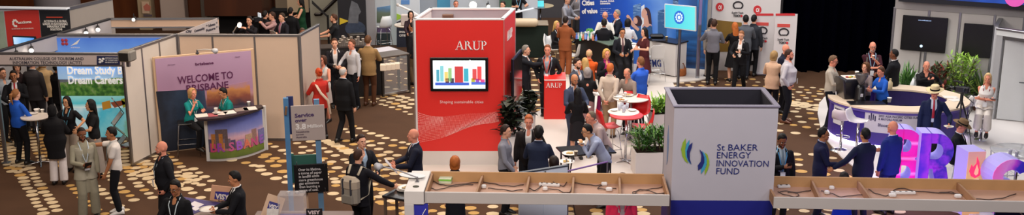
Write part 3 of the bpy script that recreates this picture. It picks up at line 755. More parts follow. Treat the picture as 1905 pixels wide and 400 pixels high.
for k, (s_, a, b) in enumerate((('ACCIONA IS A GLOBAL', 83, 126), ('LEADER IN SUSTAINABLE', 81, 127), ('INFRASTRUCTURE', 89, 122), ('SOLUTIONS', 95, 117))): wtext(f, t, s_, (a, 41 + k * 5), (b, 41 + k * 5), 3.9, WT, y=-.03, bold=.025)
panel_part(t, 'red_line', f, [(87, 31), (117, 31), (117, 32.6), (87, 32.6)], paint('#d8503c'), -.03, -.01)
q = MB(); q.box(-.1, f.L + .1, -.12, .08, f.at(60, 16.5)[1], f.at(60, 13)[1], bev=.02); q.build('light_rail', glow('#c9d1dd', .12), t)
f_ = Face(f.B, f.B + Vector((.55, 1.7, 0))); tt = fthing('side_wall', 'grey side panel of the construction company stand', 'booth wall', f_); q = MB(); q.box(0, f_.L, 0, .05, 0, f.at(60, 15)[1]); q.build('panel', paint('#9b948e'), tt); q = MB(); q.box(0, f_.L, -.02, .07, f.at(60, 15)[1] - .06, f.at(60, 15)[1] + .01); q.build('top_rail', metal('#b9bcc2', .35), tt)
f = Face((WY(24, 70, 26.0).x, 26.0), (WY(70, 70, 26.0).x, 25.9))
t = thing('television', 'small flat screen with a bright blue picture before the red panel', 'television', f.A, f.rz)
x0, z0 = f.at(24, 84); x1, z1 = f.at(71, 68); q = MB(); q.box(0, f.L, -.03, .03, z0, z1, bev=.01); q.build('frame', mat('#17171a', .4), t)
q = MB(); q.box(.03, f.L - .03, -.035, -.029, z0 + .03, z1 - .03); q.build('screen', gmat('tv1', [(0, '#b9d9f2'), (.5, '#7db4e8'), (1, '#3a86d8')], 'X', 0, f.L, noise=.6, nscale=6, emit=.9), t); q = MB(); q.box(f.L / 2 - .03, f.L / 2 + .03, 0, .04, 0, z0 + .1); q.box(f.L / 2 - .3, f.L / 2 + .3, -.2, .2, 0, .03); q.build('stand', mat('#222226', .5), t)
# --- city stand (left): back wall and right end panel
A = P_back; B = W(557, 64, Z25); B.z = 0; fc = Face(A + Vector((.05, 0, 0)), B)
t = shell('back_wall', 'long cream back wall of the tourism stand with grey posts', fc, Z25, [fc.at(322, 100)[0] * 0 + fc.L * .33 * 0 + fc.at(397, 100)[0], fc.at(475, 100)[0]], paint('#cdb49e'))
fr = Face(W(560, 250), W(576, 232)); fr = Face(fc.B, fc.B + Vector((.22, 1.3, 0))); shell('end_wall', 'narrow end panel closing the tourism stand on the right', fr, 2.5, [], paint('#b8a494'))
# arm spotlights on the rail
def arm_light(p0, p1, label, r=.012, head=.06, m=None, e=0):
    p0 = Vector(p0); p1 = Vector(p1); t = thing('arm_spotlight', label, 'lamp', p0); d = p1 - p0
    q = MB(); q.tube([(0, 0, -.05), (0, 0, .03)], r * 1.6, 8); q.box(-.03, .03, -.03, .03, -.05, -.02); q.build('clamp', metal('#8a8a8e', .4), t)
    q = MB(); q.tube([(0, 0, .03), d * .5 + Vector((0, 0, .03)), d], r, 8); q.build('arm', m or paint('#d8d4cf'), t, smooth=True)
    dn = d.normalized(); q = MB(); q.tube([d - dn * .04, d + dn * .06 + Vector((0, 0, -.03))], [head * .6, head], 12, round_=False); q.build('lamp_head', m or paint('#c9c9cc'), t, smooth=True)
    if e: q = MB(); q.ball(d + dn * .06 + Vector((0, -.03, -.05)), head * .8, 10); q.build('bulb', glow('#fff6ea', e), t, smooth=True)
arm_light(W(367, 96, 2.5), W(398, 93, 2.6), 'long thin white lamp arm lying along the top of the tourism banner')
arm_light(W(434, 62, 2.5), W(445, 44, 2.9), 'glaring white lamp on an arm beside the photographer', e=40, head=.05)
# --- tourism banner
A = W(301, 285); B = W(467, 92, 2.17); B.z = 0; fn = Face(A, B)
t = fthing('backdrop_banner', 'large pink and purple backdrop welcoming people to the city, with a sunset skyline', 'banner', fn)
hN = fn.at(286, 108)[1]
q = MB(); q.box(-.03, fn.L + .06, 0, .04, 0, hN + .02, bev=.01); q.build('frame', paint('#c9a987'), t)
ban = gmat('banner_print', [(0, '#0f1726'), (.22, '#1a2536'), (.38, '#33405c'), (.50, '#8d5a52'), (.545, '#b98a8e'), (.60, '#a9809c'), (1, '#b594b0')], 'Z', 0, hN, noise=.03, nscale=2)
q = MB(); q.box(.02, fn.L - .01, -.012, 0, .03, hN - .02); q.build('print', ban, t)
q = MB(); q.prism([fn.at(*p) for p in ((290, 170), (380, 165), (384, 200), (300, 245))], -.016, -.011); q.build('city_picture', gmat('dark_city', [(0, '#141d2c'), (.5, '#26364e'), (1, '#3f4a66')], 'X', 0, fn.L * .6, noise=.8, nscale=5), t)
q = MB(); q.prism([fn.at(*p) for p in ((384, 166), (464, 150), (467, 195), (386, 197))], -.016, -.011); q.build('sunset_picture', gmat('dusk_city', [(0, '#3a3140'), (.35, '#8a4a3a'), (.7, '#c4824a'), (1, '#a8809c')], 'Z', fn.at(430, 196)[1], fn.at(430, 154)[1], noise=.5, nscale=7), t)
PUR = paint('#561a48')
wtext(fn, t, 'brisbane', (363, 121.5), (397, 118.5), 4.6, PUR, y=-.02, bold=.03)
wtext(fn, t, 'WELCOME TO', (331, 156), (434, 145), 13.5, PUR, y=-.02, bold=.012)
wtext(fn, t, 'BRISBANE', (346, 171), (424, 163), 12.5, PUR, y=-.02, bold=.012)
wtext(fn, t, 'City Council', (312, 121.5), (325, 120.5), 2, paint('#7a5572'), y=-.02); wtext(fn, t, 'Choose', (437, 107), (446, 106), 2.2, paint('#7a5572'), y=-.02)
# --- curved counter
def cpath(px, z): return [W(u, v, z) for u, v in px]
low = [(388, 300), (410, 300), (438, 297), (468, 290), (496, 279)]
base = [W(u, v) for u, v in low]; o0 = base[0].copy()
t = thing('reception_counter', 'curved information counter wrapped with a skyline picture, below the pink banner', 'counter', o0)
P = [b - o0 for b in base]
def arcpts(P, n=16):
    out = []
    for k in range(n + 1):
        s_ = k / n * (len(P) - 1); i = min(int(s_), len(P) - 2); fr_ = s_ - i
        p0 = P[max(i - 1, 0)]; p1 = P[i]; p2 = P[i + 1]; p3 = P[min(i + 2, len(P) - 1)]
        out.append(.5 * ((2 * p1) + (p2 - p0) * fr_ + (2 * p0 - 5 * p1 + 4 * p2 - p3) * fr_ ** 2 + (3 * p1 - p0 - 3 * p2 + p3) * fr_ ** 3))
    return out
C = arcpts(P); hc = 1.02
def ribbon(C, z0, z1, th, out=0.0):
    q = MB(); rr = []
    for i, p in enumerate(C):
        d = (C[min(i + 1, len(C) - 1)] - C[max(i - 1, 0)]).normalized(); n = Vector((d.y, -d.x, 0)); p = p + n * out
        rr.append([(p.x, p.y, z0), (p.x, p.y, z1), (p.x - n.x * th, p.y - n.y * th, z1), (p.x - n.x * th, p.y - n.y * th, z0)])
    q.rings(rr); return q
ribbon(C, 0, hc, .04).build('frame', paint('#b9b3ad'), t)
ribbon(C[1:-1], .06, hc - .06, .01, .012).build('picture', gmat('day_city', [(0, '#5a6a2c'), (.17, '#6b7a30'), (.2, '#a86a7a'), (.34, '#c07a80'), (.5, '#c8a0ac'), (.65, '#7a80b8'), (1, '#3a4c9c')], 'Z', .06, hc - .06, noise=.10, nscale=7), t)
# skyline blocks and letters in the picture
def on_curve(s_, out=.016):
    x = s_ * (len(C) - 1); i = min(int(x), len(C) - 2); p = C[i].lerp(C[i + 1], x - i); d = (C[i + 1] - C[i]).normalized(); n = Vector((d.y, -d.x, 0)); return p + n * out, math.atan2(d.y, d.x)
for k, (s_, w_, z0_, z1_, c) in enumerate(((.10, .09, .22, .50, '#3c3a58'), (.22, .12, .30, .62, '#a86a2c'), (.30, .13, .30, .72, '#5a4a4c'), (.38, .08, .28, .50, '#6a5a68'), (.48, .05, .26, .46, '#4c4660'), (.60, .07, .28, .44, '#8a7a98'), (.72, .09, .26, .52, '#a88a70'), (.80, .07, .26, .6, '#8a6a64'), (.9, .1, .26, .55, '#6c6a98'))):
    p, a = on_curve(s_); q = MB(); q.box(-w_, w_, -.004, 0, z0_, z1_); q.build('building_picture', mat(c, .5, 'print', scale=25, amt=.5), t, p, a)
for ch, s_, c in zip('BRISBANE', (.15, .27, .36, .46, .57, .68, .78, .9), ('#b83a6a', '#8a3a9a', '#d07a3c', '#c05a8a', '#9a5ac0', '#d0705a', '#b84a7a', '#8a5ab0')):
    p, a = on_curve(s_, .024); text(ch, .27, -.08, .22, 0, t, paint(c), 'letter_picture', .03).matrix_local = Matrix.Translation(p) @ Matrix.Rotation(a, 4, 'Z') @ Matrix.Translation((-.08, 0, .22)) @ Matrix.Rotation(R(90), 4, 'X')
for e in (0, -1):
    p = C[e]; q = MB(); q.box(-.035, .035, -.03, .03, 0, hc + .01, bev=.01); q.build('end_post', paint('#c9c6c2'), t, p)
top = [(362, 214), (368, 222), (385, 222), (410, 220), (440, 214), (470, 206), (490, 199), (486, 195), (455, 198), (425, 204), (395, 210)]
q = MB(); q.prism([tuple((W(u, v, hc + .04) - o0))[:2] for u, v in top], hc, hc + .045, axis='z'); q.build('counter_top', paint('#2a2024', .35), t)
# literature on the counter
for k, (u, v, w_, c, a, lb) in enumerate(((375, 215, .26, '#d9d2c8', .2, 'white sheet of paper at the left end of the curved counter'), (396, 214, .2, '#a8545a', .1, 'reddish leaflet beside the coffee cup on the curved counter'), (411, 211, .24, '#cfc4ba', -.2, 'white leaflet in the middle of the curved counter'), (427, 209, .24, '#e0dad0', .3, 'white leaflet right of the middle of the curved counter'), (449, 204, .28, '#8a7a72', .2, 'brown brochure on the curved counter'), (465, 202, .28, '#d8d0c6', .2, 'rightmost white sheet of paper on the curved counter'))):
    q = MB(); q.box(-w_ / 2, w_ / 2, -.14, .14, 0, .006); o = q.build('leaflet', paint(c), None, W(u, v, hc + .046), .2 + a); tag(o, lb, 'leaflet', 'papers on the tourism counter')
def cup(u, v, z, label, r=.04, h=.09, c='#e6e2dc', group=None, p=None):
    p = p if p is not None else W(u, v, z); q = MB(); q.lathe([(r * .72, 0), (r, h), (r * 1.06, h), (r * 1.06, h + .008), (r * .9, h + .008), (r * .66, .01)], 16)
    o = q.build('cup', paint(c, .4), None, p, smooth=True); tag(o, label, 'cup', group); return o
def saucer_plate(p, label, r=.12, food=None, c='#e4ded6', group=None):
    t = thing('plate', label, 'plate', p, 0, group); q = MB(); q.lathe([(r * .5, 0), (r * .7, .006), (r, .022), (r * 1.01, .026), (r * .7, .013), (.001, .011)], 24); q.build('dish', paint(c, .3), t, smooth=True)
    if food:
        q = MB()
        for k in range(7): a_ = random.random() * 6.28; d_ = random.random() * r * .45; q.ball((d_ * math.cos(a_), d_ * math.sin(a_), .026), (r * .2, r * .16, .014), 8)
        q.build('food', mat(food, .7, 'food', scale=40, amt=.5), t, smooth=True)
    return t
cup(402, 209, hc + .07, 'white coffee cup standing on the curved counter by the seated women'); saucer_plate(W(403, 211, hc + .047), 'white saucer under the coffee cup on the curved counter', .09)
cup(463, 197, hc + .046, 'white paper cup at the right end of the curved counter')
# --- bar stool behind the counter
def bar_stool(p, label, rz, seat='#17171a', h=.76, frame='#9c9ca0', kind='wire', group=None):
    t = thing('bar_stool', label, 'stool', p, rz, group)
    sm = mat(seat, .4, 'plastic', scale=6, amt=.05); fm = metal(frame, .25)
    if kind == 'wire':
        q = MB(); rr = []
        q.box(-.2, .2, -.2, .2, h - .03, h, bev=.014); q.build('seat', sm, t, smooth=False)
        for sx in (1, -1):
            for sy in (1, -1):
                q = MB(); q.tube([(sx * .17, sy * .17, h - .03), (sx * .24, sy * .24, 0)], .011, 8); q.build('leg', fm, t, smooth=True)
        for z, g in ((.28, .222), (.30, .222)):
            pass
        q = MB(); q.tube([(.221, -.221, .28), (.221, .221, .28), (-.221, .221, .28), (-.221, -.221, .28), (.221, -.221, .28)], .009, 6); q.build('footrest', fm, t, smooth=True)
        q = MB() if seat != '#17171a' else None
        if q: q.prism([(-.19, h), (.19, h), (.2, h + .3), (.14, h + .36), (-.14, h + .36), (-.2, h + .3)], -.2, -.175); q.build('backrest', sm, t)
    if kind == 'shell':      # one piece seat and back on a wire frame
        q = MB(); rr = []
        prof = [(.20, h + .0), (.21, h + .012), (.10, h - .005), (-.05, h - .01), (-.15, h + .01), (-.205, h + .10), (-.235, h + .25), (-.25, h + .37)]
        wds = [.17, .19, .21, .21, .21, .205, .185, .13]
        up = []; 
        for (y, z), w_ in zip(prof, wds): rr.append([(-w_, y, z + .03), (-w_ * .5, y, z + .004), (0, y, z), (w_ * .5, y, z + .004), (w_, y, z + .03), (w_ * 1.0, y - .012, z + .02), (0, y - .016, z - .014), (-w_ * 1.0, y - .012, z + .02)])
        q.rings(rr); q.build('seat', sm, t, smooth=True)
        for sx in (1, -1):
            for sy in (1, -1):
                q = MB(); q.tube([(sx * .12, sy * .10 - .01, h - .015), (sx * .16, sy * .15, h - .10), (sx * .23, sy * .23, 0)], .010, 8); q.build('leg', fm, t, smooth=True)
        q = MB(); q.tube([(.21, -.21, .26), (.21, .21, .26), (-.21, .21, .26), (-.21, -.21, .26), (.21, -.21, .26)], .008, 6); q.build('footrest', fm, t, smooth=True)
    if kind == 'pedestal':
        q = MB(); rr = []
        prof = [(.19, h + .02), (.12, h), (0, h - .012), (-.13, h), (-.19, h + .06), (-.235, h + .17), (-.25, h + .24)]; wds = [.13, .18, .2, .205, .20, .19, .14]
        for (y, z), w_ in zip(prof, wds): rr.append([(-w_, y, z + .035), (-w_ * .5, y, z + .006), (0, y, z), (w_ * .5, y, z + .006), (w_, y, z + .035), (w_, y - .014, z + .02), (0, y - .02, z - .02), (-w_, y - .014, z + .02)])
        q.rings(rr); q.build('seat', sm, t, smooth=True)
        q = MB(); q.cyl((0, 0, .03), .03, h - .05); q.build('column', metal('#c8c8cc', .15), t, smooth=True)
        q = MB(); q.lathe([(.23, 0), (.235, .012), (.12, .035), (.035, .06)], 28); q.build('base', metal('#c8c8cc', .15), t, smooth=True)
        q = MB(); q.tube([(0, .02, .30), (.14, .05, .30), (.16, .18, .30), (0, .24, .30), (-.16, .18, .30), (-.14, .05, .30), (0, .02, .30)], .010, 6); q.build('footrest', metal('#c8c8cc', .15), t, smooth=True)
    return t
bar_stool(W(352, 286), 'black bar stool with thin legs below the seated blonde woman', .3, h=.74)
# brochure rack, zig-zag, by the college wall
t = thing('brochure_rack', 'folding zigzag metal brochure rack in front of the college picture wall', 'brochure rack', W(224, 277), .5)
q = MB()
zz = [(-.14, .0), (.14, .30), (-.12, .58), (.12, .86), (-.06, 1.16)]
q.tube([(x, -.16, z) for x, z in zz], .012, 6); q.build('side_frame', metal('#8c8c90', .3), t)
q = MB(); q.tube([(x, .16, z) for x, z in zz], .012, 6); q.build('side_frame', metal('#8c8c90', .3), t)
for (a, b) in zip(zz, zz[1:]):
    q = MB(); ang = math.atan2(b[1] - a[1], b[0] - a[0]); L = math.hypot(b[0] - a[0], b[1] - a[1])
    M = Matrix.Translation(((a[0] + b[0]) / 2, 0, (a[1] + b[1]) / 2)) @ Matrix.Rotation(-ang, 4, 'Y'); q.box(-L * .42, L * .42, -.15, .15, -.008, .008, M); q.build('tray', mat('#b4aaa4', .4, 'print', scale=8, amt=.3), t)
t = thing('brochure_stack', 'fanned magazines lying at the foot of the zigzag rack', 'magazines', W(243, 271), .3)
for k in range(4): q = MB(); q.box(-.2, .2, -.12, .12, k * .015, k * .015 + .012, Matrix.Rotation(k * .3, 4, 'Z')); q.build('magazine', mat(['#d8d4d8', '#c84a6a', '#e0dcd8', '#b0b4c8'][k], .4, 'print', scale=10, amt=.4), t)
# grey lamp box on the corner post
t = thing('projector_lamp', 'grey box lamp clamped on the corner post of the college stand', 'lamp', W(238, 112, 2.5) + Vector((.02, -.05, 0)), -.2)
q = MB(); q.box(-.14, .14, -.16, .12, .0, .22, bev=.03); q.build('housing', paint('#7a766e'), t); q = MB(); q.box(-.10, .10, -.17, -.158, .03, .19); q.build('lens', mat('#2c2a28', .2), t); q = MB(); q.box(-.03, .03, -.03, .03, -.12, .01); q.build('clamp', ALU, t)
# cocktail tables
def cocktail(p, label, r=.30, h=1.08, topc='#d8cfc4', legc='#b0b0b4', base='star', rz=0, group=None, sq=False):
    t = thing('cocktail_table', label, 'table', p, rz, group)
    q = MB()
    if sq: q.box(-r, r, -r, r, h - .03, h, bev=.012)
    else: q.lathe([(r * .97, h - .03), (r, h - .02), (r, h - .006), (r * .985, h)], 36)
    q.build('table_top', paint(topc, .3), t, smooth=False)
    q = MB(); q.cyl((0, 0, .04), .028, h - .07, 16); q.build('column', metal(legc, .2), t, smooth=True)
    if base == 'star':
        for k in range(4):
            q = MB(); a_ = k * math.pi / 2 + .4; q.tube([(0, 0, .07), (.26 * math.cos(a_), .26 * math.sin(a_), .018)], [.022, .014], 8); q.build('foot', metal(legc, .2), t, smooth=True)
    else: q = MB(); q.lathe([(.25, 0), (.25, .012), (.10, .03), (.028, .06)], 28); q.build('base', metal(legc, .2), t, smooth=True)
    return t
cocktail(W(76, 306), 'white topped cocktail table on a chrome star base, beside the woman in blue')
HT = 1.08
for (u, v, r_, h_, lb) in ((69, 209, .06, .07, 'large white cup stacked on the left cocktail table'), (79, 209, .04, .06, 'small white cup beside the large one on the left cocktail table')): cup(u, v, HT, lb, r_, h_)
saucer_plate(W(61, 212, HT), 'white plate on the left cocktail table', .11)
# ================================================================ CENTRE
RED = mat('#d8261f', .45, 'print', scale=1.2, amt=.03)
A = Vector((-2.05, 22.75, 0)); B = Vector((-.17, 22.75, 0)); fr1 = Face(A, B); hR = 3.17; rel0 = Vector((0, 0, 0))
t = fthing('red_kiosk', 'tall red engineering firm kiosk with a television and white wave of dots', 'kiosk', fr1)
dx, dy = .25, 1.35; zr = fr1.at(850, 281)[1]
def wallseg(name, a, b, z0, z1, m, th=.05):
    a = Vector((a[0], a[1])); b = Vector((b[0], b[1])); d = (b - a).normalized(); n = Vector((-d.y, d.x)); q = MB()
    q.prism([tuple(a), tuple(b), tuple(b + n * th), tuple(a + n * th)], z0, z1, axis='z'); return q.build(name, m, t)
L1 = fr1.L
wallseg('front_panel', (0, 0), (L1, 0), zr, hR, RED); wallseg('right_panel', (L1, .0), (L1 + dx, dy), zr, hR, RED)
wallseg('left_panel', (dx, dy), (0, 0), zr, hR, paint('#d8d4d0')); wallseg('back_panel', (L1 + dx, dy), (dx, dy), zr, hR, paint('#a8a6ac'))
q = MB(); q.prism([(0, 0), (L1, 0), (L1 + dx, dy), (dx, dy)], .0, zr, axis='z'); q.build('plinth', paint('#d6cdc6'), t)
for (a, b) in (((0, 0), (L1, 0)), ((L1, 0), (L1 + dx, dy)), ((dx, dy), (0, 0)), ((L1 + dx, dy), (dx, dy))): wallseg('top_trim', a, b, hR - .005, hR + .03, paint('#e0dedc'), .07)
q = MB(); q.box(-.012, .012, -.012, .02, zr, hR); q.build('corner_trim', metal('#c8b8b4', .4), t); q = MB(); q.box(L1 - .008, L1 + .012, -.012, .02, zr, hR); q.build('corner_trim', metal('#e8a8a0', .4), t)
q = MB(); q.prism([(.05, .06), (L1 - .05, .06), (L1 + dx - .1, dy - .06), (dx + .05, dy - .06)], zr + .1, zr + .14, axis='z'); q.build('inner_floor', paint('#8a868a'), t)
# serif capitals drawn as outlines
def serif(ch, x, z, s):
    """polygons of one serif capital, height s"""
    T_, S_ = .13, .045
    def stem(x0, w=T_, a=0, b=1): return [[(x0, a), (x0 + w, a), (x0 + w, b), (x0, b)], [(x0 - .06, a), (x0 + w + .06, a), (x0 + w + .06, a + S_), (x0 - .06, a + S_)], [(x0 - .06, b - S_), (x0 + w + .06, b - S_), (x0 + w + .06, b), (x0 - .06, b)]]
    def bowl(x0, z0, z1, w, th=.12):
        out = []; n = 12; cz = (z0 + z1) / 2; rz_ = (z1 - z0) / 2
        for i in range(n):
            a0 = -math.pi / 2 + math.pi * i / n; a1 = -math.pi / 2 + math.pi * (i + 1) / n; ti = lambda a_: S_ + (th - S_) * abs(math.cos(a_))
            f_ = lambda a_, d_: (x0 + (w - d_) * math.cos(a_) ** 1 if True else 0, cz + (rz_ - min(d_, S_ * 1.2)) * math.sin(a_))
            out.append([f_(a0, 0), f_(a1, 0), f_(a1, ti(a1)), f_(a0, ti(a0))])
        return out
    P = []; 
    if ch == 'A': P = [[(.04, 0), (.10, 0), (.42, 1), (.36, 1)], [(.60, 0), (.76, 0), (.46, 1.0), (.34, 1.0)], [(.2, .32), (.62, .32), (.60, .37), (.22, .37)], [(-.05, 0), (.2, 0), (.2, S_), (-.05, S_)], [(.52, 0), (.84, 0), (.84, S_), (.52, S_)]]; w = .84
    if ch == 'R': P = stem(.08) + bowl(.18, .48, 1, .34) + [[(.2, .48), (.3, .48), (.3, .53), (.2, .53)], [(.2, .955), (.3, .955), (.3, 1), (.2, 1)], [(.34, .52), (.48, .52), (.80, 0), (.62, 0)], [(.6, 0), (.85, 0), (.85, S_), (.6, S_)]]; w = .80
    if ch == 'P': P = stem(.08) + bowl(.18, .44, 1, .38) + [[(.2, .44), (.3, .44), (.3, .49), (.2, .49)], [(.2, .955), (.3, .955), (.3, 1), (.2, 1)]]; w = .62
    if ch == 'U':
        P = [[(.08, .25), (.21, .25), (.21, 1), (.08, 1)], [(.62, .25), (.68, .25), (.68, 1), (.62, 1)], [(.0, .955), (.29, .955), (.29, 1), (.0, 1)], [(.52, .955), (.78, .955), (.78, 1), (.52, 1)]]
        n = 12; cx, rx = .38, .30
        for i in range(n):
            a0 = math.pi + math.pi * i / n; a1 = math.pi + math.pi * (i + 1) / n; th = lambda a_: .13 - .07 * (a_ - math.pi) / math.pi
            g_ = lambda a_, d_: (cx + (rx - d_) * math.cos(a_), .26 + (.28 - min(d_, .07)) * math.sin(a_)); P.append([g_(a0, 0), g_(a1, 0), g_(a1, th(a1)), g_(a0, th(a0))])
        w = .80
    return [[(x + px * s, z + pz * s) for px, pz in p] for p in P], w * s
def serif_word(word, x0, x1, z, s, y, par, m, shear=1):
    tot = 0; ws = []
    for ch in word: tot += serif(ch, 0, 0, s)[1] + .04 * s
    k = (x1 - x0) / tot; x = 0
    q = MB()
    for ch in word:
        ps, w_ = serif(ch, x, 0, s)
        for p in ps: q.prism([(x0 + px * k, z + pz) for px, pz in p], y - .008, y)
        x += w_ + .04 * s
    q.build('lettering', WT, par)
x0, z0 = fr1.at(848, 92.5); x1, z1 = fr1.at(907, 92.5); zt = fr1.at(848, 76)[1]
serif_word('ARUP', x0, x1, z0, zt - z0, -.004, t, WT)
wtext(fr1, t, 'Shaping sustainable cities', (818, 192), (899, 192), 5.2, paint('#f0d8d4'), y=-.006, bold=-.004)
# wave of dots
q = MB(); 
def wav(s_, k):
    u = 776 + 158 * s_; 
    top = 206 + 5 * math.sin(s_ * 3.0) + 12 * s_ ** 1.2 * 0; 
    v0 = 207 + 10 * math.sin(s_ * 3.4 + .2) if s_ < .5 else 207 + 10 * math.sin(1.9) - 26 * (s_ - .5)
    v1 = 268 - 3 * s_ - 44 * s_ ** 2.2 - 14 * math.sin(s_ * 3.14)
    return u, v0 + (v1 - v0) * k + 2.5 * math.sin(s_ * 9 + k * 5)
for i in range(64):
    for j in range(20):
        u, v = wav((i + .3 * j * .4) / 68, (j / 19) ** 1.0); 
        if u > 935: continue
        x, z = fr1.at(u, v); r_ = .0085 * (.5 + .6 * (j / 19 if i > 20 else 1 - j / 40)); q.add([(x - r_, -.006, z), (x, -.006, z - r_), (x + r_, -.006, z), (x, -.006, z + r_)], [(0, 1, 2, 3)])
q.build('dot_wave', paint('#f4c8c4'), t)
# television on the kiosk
def television(name, label, f, px, scr, y=-.05, bezel=.035, th=.05, hang='wall'):
    t = thing('television', label, 'television', f.A, f.rz)
    (xa, za), (xb, zb) = f.at(*px[0]), f.at(*px[1]); z0, z1 = min(za, zb), max(za, zb)
    q = MB(); q.box(xa, xb, y, y + th, z0, z1, bev=.01); q.build('frame', mat('#0c0c0e', .25, 'plastic'), t)
    q = MB(); q.box(xa + bezel, xb - bezel, y - .004, y + .002, z0 + bezel, z1 - bezel); q.build('screen', scr, t)
    q = MB(); q.box((xa + xb) / 2 - .12, (xa + xb) / 2 + .12, y + th, -.001, (z0 + z1) / 2 - .1, (z0 + z1) / 2 + .1); q.build('bracket', mat('#222226', .5), t)
    return t, (xa, xb, z0, z1, y)
tv, (xa, xb, z0, z1, y) = television('tv', 'wall mounted television with a colourful city drawing on the red kiosk', fr1, ((800, 106), (908.5, 168.5)), gmat('tvpic', [(0, '#dfeef2'), (.5, '#bfe0e4'), (1, '#e6f2f4')], 'Z', 1, 2, emit=.75), y=-.07, bezel=.06)
def px_box(f, par, name, u0, u1, v0, v1, c, y, e=.7):
    xa_, za_ = f.at(u0, v0); xb_, zb_ = f.at(u1, v1); q = MB(); q.box(min(xa_, xb_), max(xa_, xb_), y - .002, y, min(za_, zb_), max(za_, zb_)); return q.build(name, glow(c, e) if e else paint(c), par)
bl = [(812, 818, 128, 150, '#4a9ab0'), (819, 826, 121, 150, '#7ac0c8'), (827, 834, 132, 150, '#e0c070'), (834, 841, 125, 150, '#8ab87a'), (846, 862, 122, 152, '#b83a3c'), (863, 872, 126, 150, '#3aa0b8'), (879, 887, 127, 147, '#c84a4c'), (888, 896, 122, 148, '#d8484a'), (829, 836, 144, 153, '#5a3a48'), (838, 845, 144, 153, '#3c3a4c'), (877, 884, 144, 151, '#a8a83a'), (885, 892, 145, 152, '#8a4ab0'), (894, 902, 146, 152, '#c84a8a'), (810, 873, 152, 157, '#3a5ac0'), (877, 903, 151, 156, '#4a6ac8')]
for (u0, u1, v0, v1, c) in bl: px_box(fr1, tv, 'building_drawing', u0, u1, v0, v1, c, y - .005)
px_box(fr1, tv, 'picture_divider', 873.5, 876, 110, 163, '#eef4f6', y - .008)
# right side television, seen edge on
fr2 = Face(B, B + Vector((dx, dy, 0)))
t2 = thing('television', 'black television on the right side of the red kiosk, seen edge on', 'television', fr2.A, fr2.rz)
q = MB(); q.box(.25, 1.3, -.16, -.1, 1.3, 2.3, bev=.015); q.build('frame', mat('#0e0f12', .3), t2); q = MB(); q.box(.29, 1.26, -.165, -.158, 1.34, 2.26); q.build('screen', mat('#15181c', .1), t2); q = MB(); q.box(.7, .85, -.1, 0, 1.7, 1.9); q.build('bracket', mat('#222226', .5), t2)
xs_ = [fr2.at(945.5, 75), fr2.at(952, 68)]
serif_word('ARUP', .35, .95, 2.66, .2, -.004, t, WT); bpy.data.objects[-1] if False else None
lt = [c for c in t.children if c.name.startswith('lettering')][-1]; lt.location = Vector((L1, 0, 0)); lt.rotation_euler = (0, 0, fr2.rz)
t3 = thing('wall_lamp_box', 'small brown box fixed inside the top of the red kiosk', 'box', (-1.4, 24.0, 2.95)); q = MB(); q.box(-.12, .12, -.06, .06, -.1, .12, bev=.01); q.build('housing', paint('#6a4f40'), t3); q = MB(); q.box(-.08, .08, -.068, -.058, -.06, .08); q.build('cover', paint('#5a4236'), t3)
# red podium
g = W(1012, 224); g2 = W(1052, 224); fp = Face(g, g2)
t = fthing('podium', 'red lectern with white firm name, right of the red kiosk', 'podium', fp)
hp = fp.at(1014, 149)[1]; q = MB(); q.box(0, fp.L, 0, .42, 0, hp, bev=.01); q.build('body', RED, t)
q = MB(); q.prism([(0, hp), (.42, hp), (.42, hp + .10)], -fp.L, 0); 
M = Matrix.Rotation(R(90), 4, 'Z'); q2 = MB(); q2.add([tuple(M @ Vector(v)) for v in q.v], q.f); q2.build('sloping_top', RED, t)
q = MB(); q.box(0, fp.L, -.006, .006, hp - .01, hp + .01); q.build('edge_line', WT, t)
x0, z0 = fp.at(1016, 163); x1, z1 = fp.at(1046, 163); serif_word('ARUP', x0, x1, z0, fp.at(1016, 154)[1] - z0, -.003, t, WT)
# --- booths along the back, centre
f = Face(W(640, 92), W(700, 96)); 
t = fthing('exhibition_banner', 'black poster wall with a chess piece picture and yellow arrow', 'banner', Face(WY(630, 60, 33.9), WY(682, 60, 33.9)))
f = Face(WY(630, 60, 33.9), WY(682, 60, 33.9)); q = MB(); q.box(0, f.L, 0, .06, 0, 3.8); q.build('board', mat('#14161f', .5, 'print', scale=2, amt=.4), t)
panel_part(t, 'arrow', f, [(632, 33), (649, 39), (632, 46)], paint('#c8b02a'), -.012)
q = MB(); q.lathe([(.28, .0), (.28, .06), (.12, .14), (.09, .5), (.17, .58), (.2, .75), (.1, .95)], 16, c=(f.at(660, 30)[0], -.02, 1.75)); 
q = MB(); x, z = f.at(660, 28); q.prism([(x - .22, z - .25), (x + .1, z - .25), (x + .12, z + .0), (x + .2, z + .1), (x + .1, z + .35), (x - .08, z + .45), (x - .15, z + .2)], -.015, -.005); q.build('horse_picture', mat('#5c6068', .5, 'print', scale=6, amt=.5), t)
q = MB(); x, z = f.at(661, 53); q.prism([(x + .32 * math.cos(a_) , z + .24 * math.sin(a_)) for a_ in [i * .4 for i in range(16)]], -.014, -.005); q.build('shield_picture', mat('#2f3c52', .5, 'print', scale=8, amt=.6), t)
yB = 35.5
def back_panel(u0, u1, m, label, name='display_wall', cat='display wall', yy=yB, h=4.2):
    f = Face((WY(u0, 60, yy).x, yy), (WY(u1, 60, yy).x, yy)); t = fthing(name, label, cat, f); q = MB(); q.box(0, f.L, 0, .08, 0, h, bev=.01); q.build('board', m, t); return f, t
f, t = back_panel(682, 699, paint('#a6a4a8'), 'slim grey upright panel right of the black poster wall')
f, t = back_panel(699, 728, mat('#c4ccd4', .5, 'print', scale=3, amt=.1), 'white display panel with an aerial city photograph behind the white chair')
panel_part(t, 'aerial_picture', f, [(701, 14), (726, 10), (726, 42), (701, 42)], gmat('aerial', [(0, '#55664e'), (.6, '#6c7c6c'), (.85, '#5c84ac'), (1, '#6f9cc8')], 'Z', f.at(712, 42)[1], f.at(712, 12)[1], noise=.3, nscale=6), -.012)
